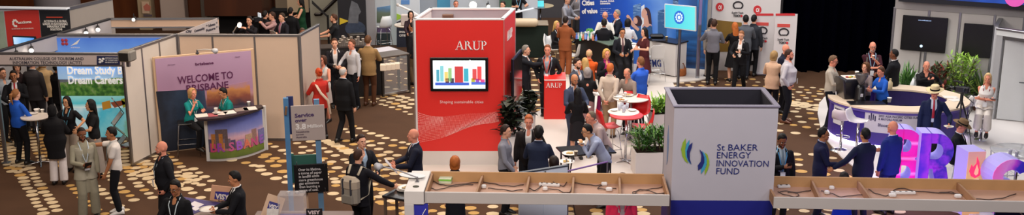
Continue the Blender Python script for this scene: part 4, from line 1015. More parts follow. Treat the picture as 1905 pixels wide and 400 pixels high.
panel_part(t, 'flower_picture', f, [(701, 48), (726, 48), (726, 60), (701, 60)], mat('#6c5e88', .5, 'print', scale=12, amt=.6), -.012)
panel_part(t, 'dark_picture', f, [(701, 62), (726, 62), (726, 88), (701, 88)], mat('#2c3a40', .5, 'print', scale=8, amt=.6), -.012)
f, t = back_panel(728, 740, paint('#cfe0e8'), 'pale blue white upright panel beside the smart cities banner')
f, t = back_panel(738, 782, paint('#c8d2dc'), 'roll up banner with a navy lower part and green corner, reading smart cities', 'rollup_banner', 'banner', 35.2, 3.4)
panel_part(t, 'navy_field', f, [(738, 41), (766, 28), (782, 28), (782, 88), (738, 88)], paint('#1a2234'), -.012)
panel_part(t, 'green_corner', f, [(738, 25), (752, 31), (738, 38)], paint('#8fb83a'), -.016); panel_part(t, 'blue_logo', f, [(746, 0), (762, 0), (762, 8), (746, 8)], paint('#5a8ac8'), -.016)
wtext(f, t, 'SMART', (742.5, 61), (758, 61), 3.6, WT, y=-.02, bold=.03); wtext(f, t, 'CITIES', (742.5, 67.5), (757, 67.5), 3.6, WT, y=-.02, bold=.03)
f, t = back_panel(782, 1000, mat('#b9c2cc', .5, 'paint', scale=.6, amt=.15), 'long pale back wall behind the red kiosk', yy=36.4)
f2_, t2_ = back_panel(814, 838, gmat('tv2', [(0, '#3a7a98'), (1, '#2c5a78')], 'X', 0, 1, noise=.5, emit=.4), 'flat teal screen high behind the red kiosk', 'television', 'television', 36.0, 3.9)
f2_, t2_ = back_panel(929, 952, mat('#3c5a4a', .4, 'print', scale=5, amt=.5), 'dark framed landscape window right above the red kiosk', 'framed_picture', 'picture', 36.0, 4.6)
can_spot(WY(880, 2, 35.9), 'round glaring ceiling light on the pale wall behind the kiosk', r=.13, e=6, aim=(0, -1, -.1))
can_spot(WY(908, 3, 34.9), 'small orange lamp at the wall behind the red kiosk', r=.06, e=2)
# white bar chair by the aerial picture
bar_stool(W(715, 93), 'white shell bar chair standing before the aerial photograph', .5, seat='#dde2e6', h=.74, kind='shell', frame='#c8ccd0')
t = thing('laptop_table', 'round pedestal table carrying the white box, far centre', 'table', W(759, 106)); 
q = MB(); q.lathe([(.38, .98), (.4, 1.0), (.4, 1.02), (.38, 1.03)], 28); q.build('table_top', paint('#d8cfc4'), t); q = MB(); q.cyl((0, 0, .03), .03, .96); q.build('column', metal('#a0a0a4'), t); q = MB(); q.lathe([(.25, 0), (.25, .02), (.05, .04)], 20); q.build('base', metal('#a0a0a4'), t)
q = MB(); p = W(761, 45, 1.03); q.box(-.24, .24, -.1, .1, 0, .32, bev=.015); o = q.build('monitor_box', paint('#c4b8b4'), None, W(761, 46, 1.05)); tag(o, 'pale grey box standing on the round pedestal table', 'box')
t = thing('ceiling_arm_lamp', 'slim white crane arm reaching over the seated woman at the back', 'lamp', WY(740, 9, 34.0)); 
q = MB(); a = WY(740, 9, 34.0); q.tube([(0, 0, 0), WY(760, 18, 34.0) - a, WY(777, 28, 34.0) - a], .035, 8); q.build('arm', paint('#e0e0e0'), t); q = MB(); q.ball((0, 0, 0), .05, 10); q.build('joint', paint('#c8c4c0'), t); q = MB(); q.tube([WY(777, 28, 34.0) - a, (WY(777, 28, 34.0) - a) * 1 + Vector((0, 0, -2.2 + .0))], .03, 8); q.build('stem', paint('#c8c4c0'), t)
# --- coffee counter with cups
f = Face(W(607, 172), W(713, 184)); A = W(600, 96, 1.15); 
f = Face(W(618, 186), W(712, 176))
t = fthing('coffee_counter', 'black coffee counter under stacked paper cups, left of the glass sided table', 'counter', f)
q = MB(); q.box(0, f.L, 0, .6, 0, 1.0, bev=.01); q.build('front', mat('#141214', .5, 'paint'), t); q = MB(); q.box(-.03, f.L + .03, -.03, .63, 1.0, 1.04, bev=.008); q.build('counter_top', paint('#b8a89c', .35), t)
wtext(f, t, 'COFFEE', (683, 160), (694, 159), 3, paint('#b0a8a0'), y=-.01)
f = Face(W(600, 165), W(690, 158)); t = fthing('back_counter', 'low black shelf unit holding white paper cups behind the guests', 'shelf', f); q = MB(); q.box(0, f.L, 0, .5, 0, 1.1, bev=.01); q.build('body', mat('#1a1614', .5), t); q = MB(); q.box(0, f.L, -.02, .52, 1.1, 1.13); q.build('top', mat('#3a302c', .5), t)
k = 0
for i in range(11):
    for j in range(2):
        u = 634 + i * 4.3; 
        p = f.A + f.d * (f.at(u, 90)[0]) - f.n * (.12 + j * .2); p.z = 1.13
        q = MB(); hh = .10 + .07 * ((i * 7 + j * 3) % 3); q.lathe([(.036, 0), (.045, hh), (.048, hh), (.03, hh + .006)], 12); o = q.build('paper_cup_stack', paint('#cfc4b8'), None, p, smooth=True); tag(o, 'stack of white paper cups on the low black shelf unit', 'cups', 'stacks of paper cups on the black shelf')
t = thing('espresso_machine', 'dark steel espresso machine beside the stacks of paper cups', 'coffee machine', f.A + f.d * f.at(667, 85)[0] - f.n * .3 + Vector((0, 0, 1.13)), f.rz); t.scale = (.62, .62, .62)
q = MB(); q.box(-.35, .35, -.2, .2, .05, .42, bev=.03); q.build('housing', metal('#4a4644', .4), t); q = MB(); q.box(-.36, .36, -.24, .22, .42, .46, bev=.01); q.build('cup_tray', metal('#77736f', .3), t)
for sx in (-.18, .0, .18): q = MB(); q.tube([(sx, -.2, .22), (sx, -.33, .2)], .022, 8); q.build('filter_handle', mat('#141214', .4), t)
# glass sided table
f = Face(W(713, 180), W(761, 172)); t = fthing('glass_side_table', 'dark framed high table with a clear glass front pane', 'table', f)
for x in (0, f.L): q = MB(); q.box(x - .03, x + .03, -.03, .03, 0, 1.05); q.build('leg', mat('#1d1a19', .4), t); q = MB(); q.box(x - .03, x + .03, .5, .56, 0, 1.05); q.build('leg', mat('#1d1a19', .4), t)
q = MB(); q.box(-.03, f.L + .03, -.03, .56, 1.05, 1.09, bev=.008); q.build('table_top', paint('#5a5048', .35), t)
q = MB(); q.box(.03, f.L - .03, -.005, .005, .08, 1.05); q.build('glass_pane', mat('#d8d8d8', .05, 'glass', alpha=.12), t)
q = MB(); q.box(0, f.L, -.03, .03, .03, .08); q.build('bottom_rail', metal('#b8b8bc', .3), t)
q = MB(); q.box(.0, f.L + .1, .6, 1.2, 1.03, 1.06); q.build('side_shelf', paint('#c8c4cc', .35), t)
for k in range(4):
    q = MB(); q.box(-.075, .075, -.09, .09, 0, .16, bev=.012); o = q.build('paper_box', paint('#d8c8b4'), None, W(712 + k * 8.5, 133 - k * .9, 1.09) + Vector((0, .12, 0)), .1); tag(o, 'small white paper box in the row on the glass sided table', 'box', 'paper boxes on the glass sided table')
# --- blue accountancy stand
A = W(1078, 92); B = W(1300, 140); fk = Face(Vector((WY(1078, 60, 33.2).x, 33.2, 0)), Vector((WY(1321, 60, 31.8).x, 31.8, 0)))
t = fthing('backdrop_wall', 'tall blue backdrop wall with a photo of a woman looking up between towers', 'backdrop', fk)
bluem = gmat('blue_print', [(0, '#10368c'), (.35, '#1d55c4'), (.5, '#3f78d8'), (.62, '#6a9be4'), (.75, '#3c78cc'), (.85, '#2a5aa0'), (1, '#1c3c6c')], 'X', 0, fk.L, noise=.25, nscale=1.2, rough=.35)
q = MB(); q.box(0, fk.L, 0, .1, 0, 4.6, bev=.01); q.build('print', bluem, t)
wtext(fk, t, 'Cities', (1083, 10), (1106, 9), 9, WT, y=-.015, bold=.035); wtext(fk, t, 'of value', (1083, 25), (1112, 24), 8.5, WT, y=-.015, bold=.035)
wtext(fk, t, 'Physical. Digital.', (1117, 4), (1143, 3), 3, WT, y=-.015, bold=.03); wtext(fk, t, 'Sustainable.', (1117, 8), (1136, 7.5), 3, WT, y=-.015, bold=.03)
for k, w_ in enumerate((20, 14, 17, 22)): wtext(fk, t, 'urban solutions for people', (1117, 17 + k * 3.4), (1117 + w_, 16.6 + k * 3.4), 1.7, paint('#b8cce8'), y=-.015, bold=0)
def tower(u0, u1, v0, v1, c, nm='tower_picture'):
    panel_part(t, nm, fk, [(u0, v1), (u1, v1), (u1, v0), (u0, v0 + 4)], gmat('tw' + c + str(u0), [(0, c), (.45, c), (.5, '#9cc4ec'), (.55, c), (1, c)], 'Z', 0, 4, noise=.9, nscale=14, nstretch=(.2, 1, 3)), -.012, -.002)
tower(1178, 1192, 6, 60, '#3a68a8'); tower(1193, 1199, 8, 60, '#dce6f0'); tower(1224, 1240, 16, 74, '#2f5c94'); tower(1252, 1262, -10, 10, '#163c74'); 
panel_part(t, 'tower_picture', fk, [(1258, 55), (1322, 60), (1322, 140), (1258, 130)], gmat('steps', [(0, '#0d2c54'), (.4, '#1c5a9c'), (.6, '#2f7cc4'), (1, '#123c74')], 'Z', 0, 3, noise=1.2, nscale=4, nstretch=(.15, 1, 2)), -.012, -.002)
panel_part(t, 'tower_picture', fk, [(1298, -30), (1322, -30), (1322, 60), (1298, 55)], gmat('glasstower', [(0, '#134a86'), (.5, '#2c82cc'), (1, '#0f3c70')], 'X', fk.L * .8, fk.L, noise=1, nscale=5, nstretch=(2, 1, .3)), -.012, -.002)
# the women of the photograph, printed
SKN = paint('#cfa090'); HRP = paint('#3a2430')
EL = lambda cu, cv, ru, rv, tl=0: [(cu + ru * math.cos(i * .35) * math.cos(R(tl)) - rv * math.sin(i * .35) * math.sin(R(tl)), cv + ru * math.cos(i * .35) * math.sin(R(tl)) + rv * math.sin(i * .35) * math.cos(R(tl))) for i in range(18)]
panel_part(t, 'face_picture', fk, EL(1199, 24, 5.2, 9.5, 12), SKN, -.019, -.008); panel_part(t, 'neck_picture', fk, [(1198, 30), (1205, 28), (1208, 46), (1198, 47)], SKN, -.017, -.008); panel_part(t, 'shoulder_picture', fk, EL(1204, 49, 9, 6), SKN, -.018, -.008)
panel_part(t, 'hair_picture', fk, [(1199, 14.5), (1203, 13.5), (1208, 17), (1211, 26), (1212.5, 45), (1208, 44), (1205.5, 32), (1204, 22)], HRP, -.020, -.01)
panel_part(t, 'dress_picture', fk, [(1195, 52), (1199, 48), (1204, 51), (1210, 47), (1213, 49), (1214, 66), (1192, 72)], paint('#2a5488'), -.024, -.01)
panel_part(t, 'hair_picture', fk, EL(1187, 39, 7.5, 10.5, -20), HRP, -.016, -.008); panel_part(t, 'face_picture', fk, EL(1182.5, 38, 4, 6.5, -10), SKN, -.018, -.008)
panel_part(t, 'arm_picture', fk, [(1165, 30), (1167.5, 27), (1171, 29), (1181, 45), (1190, 54), (1187, 58), (1176, 49), (1169, 37)], SKN, -.018, -.01)
panel_part(t, 'dress_picture', fk, [(1178, 56), (1190, 52), (1196, 66), (1188, 76), (1180, 74)], paint('#1f4a80'), -.016, -.008)
# screen on stand
f = Face(Vector((WY(1237, 30, 29.6).x, 29.7, 0)), Vector((WY(1294, 30, 29.2).x, 29.25, 0)))
t = thing('television', 'teal television screen showing a round blue emblem, right of the blue backdrop', 'television', f.A, f.rz)
q = MB(); pts = [f.at(*p) for p in ((1237, 51), (1295, 58), (1295, 12), (1237, 7))]; q.prism(pts, -.03, .03); q.build('frame', mat('#c8d0d4', .3), t)
q = MB(); pts = [f.at(*p) for p in ((1238.5, 49.5), (1293.5, 56), (1293.5, 13.5), (1238.5, 8.5))]; q.prism(pts, -.036, -.028); q.build('screen', gmat('teal', [(0, '#38a8bc'), (1, '#54c0c4')], 'X', 0, 1, noise=.1, emit=.75), t)
q = MB(); x, z = f.at(1264.5, 32); ring = [(x + .145 * math.cos(i * math.pi / 14), z + .18 * math.sin(i * math.pi / 14)) for i in range(28)]; q.prism(ring, -.042, -.035); q.build('round_emblem', glow('#1c5cb8', .6), t)
q = MB(); 
for k in range(10): a_ = k * .628; q.ball((x + .085 * math.cos(a_), -.045, z + .10 * math.sin(a_)), (.022, .005, .03), 8)
q.ball((x, -.045, z), (.04, .005, .05), 10); q.build('emblem_figure', glow('#bfe0ec', .6), t)
q = MB(); q.tube([(f.L / 2, .06, 0), (f.L / 2, .06, pts[0][1] + .3)], .04, 10); q.box(f.L / 2 - .3, f.L / 2 + .3, -.2, .3, 0, .02); q.build('stand', metal('#707478', .4), t)
for (u0, v, hh, lb) in ((1297, 147, 5.2, 'slim chrome corner post of the blue stand'), (1314, 143, 5.2, 'grey upright post between the blue stand and the innovation stand')):
    t = thing('booth_post', lb, 'post', W(u0, v)); q = MB(); q.box(-.05, .05, -.05, .05, 0, hh, bev=.01); q.build('upright', metal('#aab0b8', .3) if u0 < 1300 else paint('#8a8784'), t); q = MB(); q.box(-.08, .08, -.08, .08, 0, .02); q.build('foot', ALU, t)
# black bar counter
f = Face(W(1068, 132), W(1112, 142)); f = Face(W(1070, 134), W(1110, 150)); 
t = fthing('bar_counter', 'black bar counter with drinks at the left of the blue stand', 'counter', f)
q = MB(); q.box(0, f.L + .6, 0, .7, 0, 1.12, bev=.01); q.build('body', mat('#0b0a0c', .5), t); q = MB(); q.box(-.04, f.L + .65, -.04, .75, 1.12, 1.16, bev=.01); q.build('counter_top', paint('#5c6c60', .3), t)
hb = 1.16; rb = random.Random(3)
for k in range(14):
    u = 1073 + k * 3.0 + rb.uniform(-.6, .6); v = 76 - rb.random() * 6; c = ['#5a78c8', '#c8c8d0', '#4ab08a', '#e6e2dc', '#c87a5a', '#8aa8e0'][k % 6]
    q = MB(); q.lathe([(.028, 0), (.03, .01), (.03, .10), (.012, .14), (.012, .17), (.014, .18)], 12); o = q.build('bottle', mat(c, .15, 'glass'), None, W(u, v, hb), smooth=True); tag(o, 'small drink bottle among those crowded on the black bar counter', 'bottle', 'bottles on the black bar counter')
t = thing('flower_bowl', 'white bowl of greenery on the black bar counter', 'bowl', W(1098, 66, hb)); q = MB(); q.lathe([(.06, 0), (.16, .10), (.17, .10), (.05, .015)], 20); q.build('bowl', paint('#d8d8d8'), t, smooth=True); q = MB()
for k in range(24): a_ = rb.random() * 6.28; q.ball((.1 * math.cos(a_) * rb.random(), .1 * math.sin(a_), .12 + .05 * rb.random()), (.03, .03, .025), 6)
q.build('greenery', mat('#4a8a3a', .7, 'leaf', scale=30, amt=.5), t)
# white branded counter
f = Face(W(1203, 136), W(1255, 146)); t = fthing('demo_counter', 'white demonstration counter with big dark initials and a black top', 'counter', f)
hh = .98; q = MB(); q.box(0, f.L, 0, .55, .06, hh, bev=.008); q.build('body', paint('#d8d4d0'), t); q = MB(); q.box(-.03, f.L + .03, -.03, .58, hh, hh + .035); q.build('counter_top', mat('#16161a', .3), t)
for x in (.06, f.L - .06):
    for y_ in (.06, .49): q = MB(); q.ball((x, y_, .035), .034, 8); q.build('caster', mat('#333338', .4), t, smooth=True)
wtext(f, t, 'KPMG', (1201, 124), (1230, 124), 12.5, paint('#2a3a78'), y=-.008, bold=.03, label='dark blue initials')
q = MB(); q.box(-.2, .2, -.13, .13, 0, .10, bev=.04); o = q.build('handbag', mat('#141416', .5, 'leather'), None, W(1222, 70, hh + .04), smooth=False); tag(o, 'black bag lying on the white demonstration counter', 'bag')
cup(1240, 74, hh + .036, 'yellow paper cup on the white demonstration counter', c='#d8c08a')
q = MB(); q.box(-.3, .1, -.1, .1, 0, .03); o = q.build('keyboard', mat('#222226', .4), None, W(1232, 76, hh + .036)); tag(o, 'dark keyboard on the white demonstration counter', 'keyboard')
t = thing('straw_basket', 'brown woven bag on the floor under the blue backdrop', 'bag', W(1264, 142)); q = MB(); q.lathe([(.14, 0), (.2, .08), (.19, .24), (.17, .26), (.15, .25), (.16, .1)], 18); q.build('basket', mat('#9a5a30', .8, 'fabric', scale=30, amt=.4), t, smooth=True); q = MB(); q.tube([(-.16, 0, .24), (-.1, 0, .38), (.1, 0, .38), (.16, 0, .24)], .014, 8); q.build('handle', mat('#7a4422', .7), t)
bar_stool(W(1218, 152), 'wire framed clear bar stool left of the white demonstration counter', .2, seat='#c8c4be', h=.72, kind='wire', frame='#d8d8d8')
bar_stool(W(1066, 135), 'white shell chair behind the standing woman in brown', 1.0, seat='#ddd8d0', h=.5, kind='shell')
# --- innovation stand from tokyo
f = Face(Vector((WY(1318, 60, 31.9).x, 31.9, 0)), Vector((WY(1446, 60, 31.9).x, 31.7, 0)))
t = fthing('booth_wall', 'white stand wall with black bean shaped logos and red seals', 'booth wall', f)
q = MB(); q.box(0, f.L, 0, .06, 0, 4.4); q.build('panel', paint('#cdc9c8'), t)
panel_part(t, 'gold_panel', f, [(1321, 36), (1380, 42), (1380, 96), (1321, 96)], mat('#7c5f26', .5, 'print', scale=3, amt=.2), -.012)
panel_part(t, 'dark_skirting', f, [(1380, 112), (1446, 115), (1446, 121), (1380, 121)], paint('#1a1719'), -.012)
BK = paint('#1e1c22'); RD = paint('#c22a30')
def bean(f, t, u, v, w, h_, y=-.016):
    q = MB(); n = 26; out = []; inn = []
    for i in range(n):
        a_ = 2 * math.pi * i / n; d_ = .78 if abs(a_ - 1.5 * math.pi) < .5 else 1
        out.append((math.cos(a_) * w, -math.sin(a_) * h_ * d_)); inn.append((math.cos(a_) * w * .74, -math.sin(a_) * h_ * .68 * d_))
    for i in range(n):
        j = (i + 1) % n; q.prism([f.at(u + p[0], v + p[1]) for p in (out[i], out[j], inn[j], inn[i])], y, y + .012)
    q.build('bean_logo', BK, t)
def tokyo(f, t, u, v, s_=1.0):
    bean(f, t, u, v, 10 * s_, 8 * s_)
    wtext(f, t, 'SusHi Tech', (u - 12 * s_, v + 15 * s_), (u + 9.5 * s_, v + 15.5 * s_), 3.6 * s_, BK, y=-.016, bold=.02); wtext(f, t, 'TOKYO', (u - 9 * s_, v + 21 * s_), (u + 8 * s_, v + 21.5 * s_), 4 * s_, BK, y=-.016, bold=.05, label='red and black city name')
    x, z = f.at(u + 6.2 * s_, v + 19.5 * s_); q = MB(); q.ball((x, -.022, z), (.035 * s_, .006, .035 * s_), 10); q.build('red_dot', RD, t)
def seal(f, t, u, v):
    q = MB(); q.prism([f.at(u + 7.5 * math.cos(i * math.pi / 9), v + 8 * math.sin(i * math.pi / 9)) for i in range(18)], -.014, -.004); q.build('red_seal', RD, t); wtext(f, t, 'OI', (u - 3, v + 4), (u + 3, v + 4), 7, WT, y=-.018, bold=.03)
seal(f, t, 1339, 13); tokyo(f, t, 1373, 10); seal(f, t, 1409, 18)
fa = f
for (u0, u1, vb, ul, vl, yy, lb) in ((1406, 1440, 122, 1418, 57, 31.3, 'white roll up banner with red band and bean logo, left of two'), (1441, 1480, 134, 1458, 60, 30.6, 'white roll up banner with red top edge and bean logo against the black curtain')):
    f = Face(Vector((WY(u0, 60, yy).x, yy, 0)), Vector((WY(u1, 60, yy).x, yy - .1, 0))); t = fthing('rollup_banner', lb, 'banner', f)
    z1 = f.at(u0, 25)[1]; q = MB(); q.box(0, f.L, 0, .03, .08, z1); q.build('print', paint('#cfcacb'), t); q = MB(); q.box(-.03, f.L + .03, -.1, .12, 0, .09, bev=.02); q.build('cassette', metal('#a8a8ac', .4), t)
    panel_part(t, 'red_edge', f, [(u0 + (0 if u0 < 1440 else 2), 29), (u1 - 1, 29), (u1 - 1, 25), (u0 + (0 if u0 < 1440 else 2), 25)], RD, -.012)
    x0_, z0_ = f.at(ul - 12, vl - 10); x1_, z1_ = f.at(ul + 12, vl - 15); q = MB(); q.box(x0_, x1_, -.012, 0, z0_, z1_); q.build('red_band', paint('#c84a44'), t)
    tokyo(f, t, ul, vl, 1.0)
# white red cocktail set
cocktail(W(1163, 303), 'round high table with a red edge among the red bar chairs', r=.36, h=1.08, topc='#c8302a', base='star', legc='#c8c8cc')
q = MB(); q.lathe([(.34, 0), (.34, .004)], 30); o = q.build('table_mat', paint('#d8ccc4', .3), None, W(1160, 208, 1.081)); tag(o, 'pale round table cover on the red edged high table', 'table cover')
RS = '#c4161a'
for (u, v, rz_, lb) in ((1132, 296, -1.2, 'red shell bar chair left of the round red edged table'), (1186, 270, 2.6, 'red shell bar chair behind the round red edged table'), (1192, 297, 1.5, 'red shell bar chair right of the round red edged table'), (1175, 262, 3.3, 'farthest red shell bar chair, by the man in blue')): bar_stool(W(u, v), lb, rz_, seat=RS, h=.74, kind='shell', frame='#c0c0c4', group='red bar chairs')
for k, (u, v) in enumerate(((1152, 205), (1157, 202), (1162, 206), (1167, 203), (1160, 209))):
    q = MB(); q.lathe([(.028, 0), (.034, .13), (.036, .13), (.026, .008)], 12); o = q.build('drinking_glass', mat('#c4c8d4', .08, 'glass', alpha=.5), None, W(u, v, 1.087), smooth=True); tag(o, 'clear drinking glass among five on the red edged table', 'glass', 'glasses on the red edged table')
saucer_plate(W(1176, 206, 1.086), 'white plate on the red edged table', .09); saucer_plate(W(1142, 206, 1.086), 'white plate at the left of the red edged table', .08)
# further tables with food
cocktail(W(1172, 263), 'white high table with plates between the two men, behind the red table', r=.42, h=1.05); 
saucer_plate(W(1157, 187, 1.052), 'plate of food at the near side of the white high table', .13, '#b0804a'); saucer_plate(W(1168, 178, 1.052), 'plate of canapes on the white high table', .13, '#c8a060'); saucer_plate(W(1150, 181, 1.052), 'white empty plate on the white high table', .11); cup(1163, 180, 1.052, 'white cup on the white high table', .035)
cocktail(W(1176, 152), 'round high table of the man in glasses on the blue stand', r=.45, h=1.02, topc='#d8d4d0')
saucer_plate(W(1165, 84, 1.022), 'white plate on the high table of the blue stand', .12, '#c8a878'); saucer_plate(W(1177, 82, 1.022), 'second white plate on the high table of the blue stand', .1); cup(1170, 80, 1.022, 'white cup on the high table of the blue stand')
cocktail(W(1118, 243), 'small square table holding papers beside the man in the beige shirt', r=.27, h=.98, sq=True); q = MB(); q.box(-.2, .2, -.14, .14, 0, .012); o = q.build('booklet', paint('#e0dcd4'), None, W(1116, 175, .982), .2); tag(o, 'white booklet lying on the small square table', 'booklet')
cocktail(W(1005, 67), 'round pedestal table with the open laptop at the back', r=.45, h=1.05, topc='#b8a888', legc='#8a8a8e', base='disc')
def laptop(p, rz, label, scr='#4ab8c0'):
    t = thing('laptop', label, 'laptop', p, rz); q = MB(); q.box(-.17, .17, -.12, .12, 0, .018, bev=.004); q.build('keyboard_base', metal('#8a8c90', .4), t)
    M = Matrix.Translation((0, .12, .01)) @ Matrix.Rotation(R(-12), 4, 'X'); q = MB(); q.box(-.17, .17, 0, .012, 0, .23, M, .004); q.build('lid', metal('#6a6c70', .4), t); q = MB(); q.box(-.155, .155, -.003, .001, .015, .215, M); q.build('screen', glow(scr, .8), t)
laptop(W(1004, 15, 1.05), .1, 'open laptop with a teal screen on the far pedestal table')
# grey display shelf with devices, left of laptop
t = thing('display_rack', 'grey literature rack full of leaflets left of the laptop table', 'rack', W(984, 70)); q = MB(); q.box(-.22, .22, 0, .3, 0, 1.7, bev=.01); q.build('body', paint('#7c7c80'), t)
for k in range(4): q = MB(); q.box(-.17, .17, -.05, 0, .25 + k * .36, .5 + k * .36, bev=.004); q.build('leaflet', mat(['#cfd0d4', '#b8c4d8', '#dcdcdc', '#c0c4cc'][k], .4, 'print', scale=14, amt=.3), t)
t = thing('demo_table', 'dark cloth covered table with a beige model roll, right of the red kiosk', 'table', W(962, 106), 0); q = MB(); q.box(-.35, .95, -.1, .6, 0, 1.0, bev=.02); q.build('cloth', mat('#18241e', .8, 'fabric'), t)
q = MB(); q.box(-.36, .96, -.12, .62, 1.0, 1.04, bev=.01); q.build('top', paint('#8a7a68'), t)
q = MB(); q.tube([(-.35, 0, 0), (.55, 0, 0)], .13, 14); o = q.build('model_roll', paint('#c0ac90', .5), None, W(962, 42, 1.17), smooth=True); tag(o, 'beige cylindrical model lying on the dark clothed table', 'model')
q = MB(); q.box(-.35, .3, -.12, .12, 0, .02, Matrix.Rotation(R(-12), 4, 'Y')); o = q.build('drawing_board', paint('#c4ccd6'), None, W(975, 20, 1.5)); tag(o, 'tilted pale drawing board held up before the man at the top', 'board')
# dark eating table near the front
t = thing('dining_table', 'small black table with plates where the two men are eating', 'table', W(1086, 372), .25); q = MB(); q.box(-.5, .55, -.32, .32, 1.0, 1.035, bev=.02); q.build('table_top', mat('#0e0d10', .2), t)
for x in (-.4, .45):
    for y_ in (-.24, .24): q = MB(); q.tube([(x, y_, 1.0), (x, y_, 0)], .018, 8); q.build('leg', metal('#5a5a5e', .3), t)
for (u, v, r_, fd, lb) in ((1060, 287, .15, '#c8a868', 'big white plate of food on the black table'), (1095, 294, .09, '#b08a50', 'small plate right of the cup on the black table'), (1054, 302, .15, '#b89858', 'white plate at the near edge of the black table')): saucer_plate(W(u, v, 1.037), lb, r_, fd)
cup(1071, 290, 1.037, 'pale cup standing between the plates on the black table', .04, .09, '#c8bca4')
# planters
def leafy(t, name, n, base, spread, length, width, c1, seed, droop=.6, z0=0, box=None, up=.9, c2=None):
    r_ = random.Random(seed); q = MB()
    for k in range(n):
        if box: bx, by = r_.uniform(*box[0]), r_.uniform(*box[1])
        else: a_ = r_.random() * 6.28; bx = base * math.cos(a_) * r_.random(); by = base * math.sin(a_) * r_.random()
        a_ = r_.random() * 6.28; el = r_.uniform(.35, 1.35) * up; L = length * r_.uniform(.6, 1.15); w_ = width * r_.uniform(.7, 1.2)
        d = Vector((math.cos(a_) * math.cos(el), math.sin(a_) * math.cos(el), math.sin(el))); s_ = Vector((-math.sin(a_), math.cos(a_), 0))
        p = Vector((bx, by, z0 + (r_.random() * spread))); pts = []
        for i in range(5):
            f_ = i / 4; ww = w_ * math.sin(math.pi * (.12 + .86 * f_)) ; c = p + d * L * f_ + Vector((0, 0, -droop * L * f_ * f_ * .5)); nn = Vector((0, 0, .15 * ww)); pts.append((c - s_ * ww + nn, c, c + s_ * ww + nn))
        vs = [v for tr in pts for v in tr]; fs = []
        for i in range(4):
            for j in range(2): fs.append((i * 3 + j, i * 3 + j + 1, i * 3 + j + 4, i * 3 + j + 3))
        q.cur = k % 3; q.add(vs, fs)
    l = srgb(c1); return q.build(name, [mat(c1, .45, 'leaf', scale=12, amt=.4), mat(c2 or c1, .45, 'leaf', scale=12, amt=.3), mat(c1, .35, 'leaf', scale=30, amt=.6)], t, smooth=True)
def planter(px, h, label, c, seed, n, L_, w_, spread=.3, depth=.45, m='#d0c8c4', droop=.6, up=.9, c2=None):
    f = Face(W(*px[0]), W(*px[1])); t = fthing('planter', label, 'planter', f); q = MB(); q.box(0, f.L, 0, depth, 0, h, bev=.01); q.build('box', paint(m), t); q = MB(); q.box(.03, f.L - .03, .03, depth - .03, h, h + .01); q.build('soil', mat('#2a1c14', .95, 'carpet'), t)
    leafy(t, 'foliage', n, 0, spread, L_, w_, c, seed, droop, h, ((.05, f.L - .05), (.05, depth - .05)), up, c2); 
    r_ = random.Random(seed); q = MB()
    for k in range(8): x = r_.uniform(.1, f.L - .1); y_ = r_.uniform(.1, depth - .1); q.tube([(x, y_, h), (x + r_.uniform(-.05, .05), y_ + r_.uniform(-.05, .05), h + spread * .8)], .009, 6)
    q.build('stems', mat('#5a4630', .8), t); return t
planter(((1181, 330), (1262, 328)), .52, 'white trough planter with dark green narrow leaves left of the white tower', '#2f5c1e', 5, 420, .34, .02, .42, .5, c2='#5c8a2c')
planter(((1214, 262), (1262, 260)), .62, 'white trough planter with bright green arching leaves behind the dark one', '#5c8a24', 6, 260, .42, .02, .22, .45, c2='#8fb43c')
# big dark leaved plants beside the kiosk
for (u, v, hh, n, L_, sd, lb) in ((951, 313, .72, 130, .36, 11, 'dark glossy broad leaved plant at the right corner of the red kiosk'), (980, 243, .50, 110, .34, 12, 'second dark broad leaved plant behind the first, below the two men in suits')):
    t = thing('potted_plant', lb, 'plant', W(u, v)); zp_ = .75 if u < 960 else .4
    q = MB(); q.lathe([(.17, 0), (.19, .01), (.21, zp_), (.18, zp_ - .02)], 24); q.build('pot', paint('#c4bcb8'), t, smooth=True)
    leafy(t, 'foliage', n, .20, hh, L_, .062, '#12190f', sd, .9, zp_, c2='#2a3424')
    q = MB()
    for k in range(5): q.tube([(.03 * k - .06, 0, zp_ - .05), (.1 * math.cos(k * 1.3), .1 * math.sin(k * 1.3), hh + zp_)], .012, 6)
    q.build('stems', mat('#2c2418', .8), t)
# ================================================================ RIGHT
A = W(1666, 3, 3.0); A.z = 0; B = W(1960, 27, 3.0); B.z = 0
A = Vector((WY(1666, 3, 28.6).x, 28.6, 0)); B = Vector((WY(1960, 27, 27.0).x, 27.0, 0)); fw = Face(A, B)
hw = 2.42
GREYW = paint('#b9b5b2')
t = fthing('booth_wall', 'light grey panel wall carrying the two black televisions, upper right', 'booth wall', fw)
sm = [fw.at(u, v)[0] for u, v in ((1728, 30), (1786, 35), (1850, 40), (1905, 45))]; xs = [0] + sm + [fw.L]
for a, b in zip(xs, xs[1:]): q = MB(); q.box(a + .02, b - .02, 0, .04, 0, hw); q.build('panel', GREYW, t)
for x in xs: q = MB(); q.box(x - .03, x + .03, -.02, .05, 0, hw + .02, bev=.008); q.build('post', ALU, t)
q = MB(); q.box(0, fw.L, -.02, .06, hw - .02, hw + .24, bev=.01); q.build('header_rail', paint('#9c9898'), t)
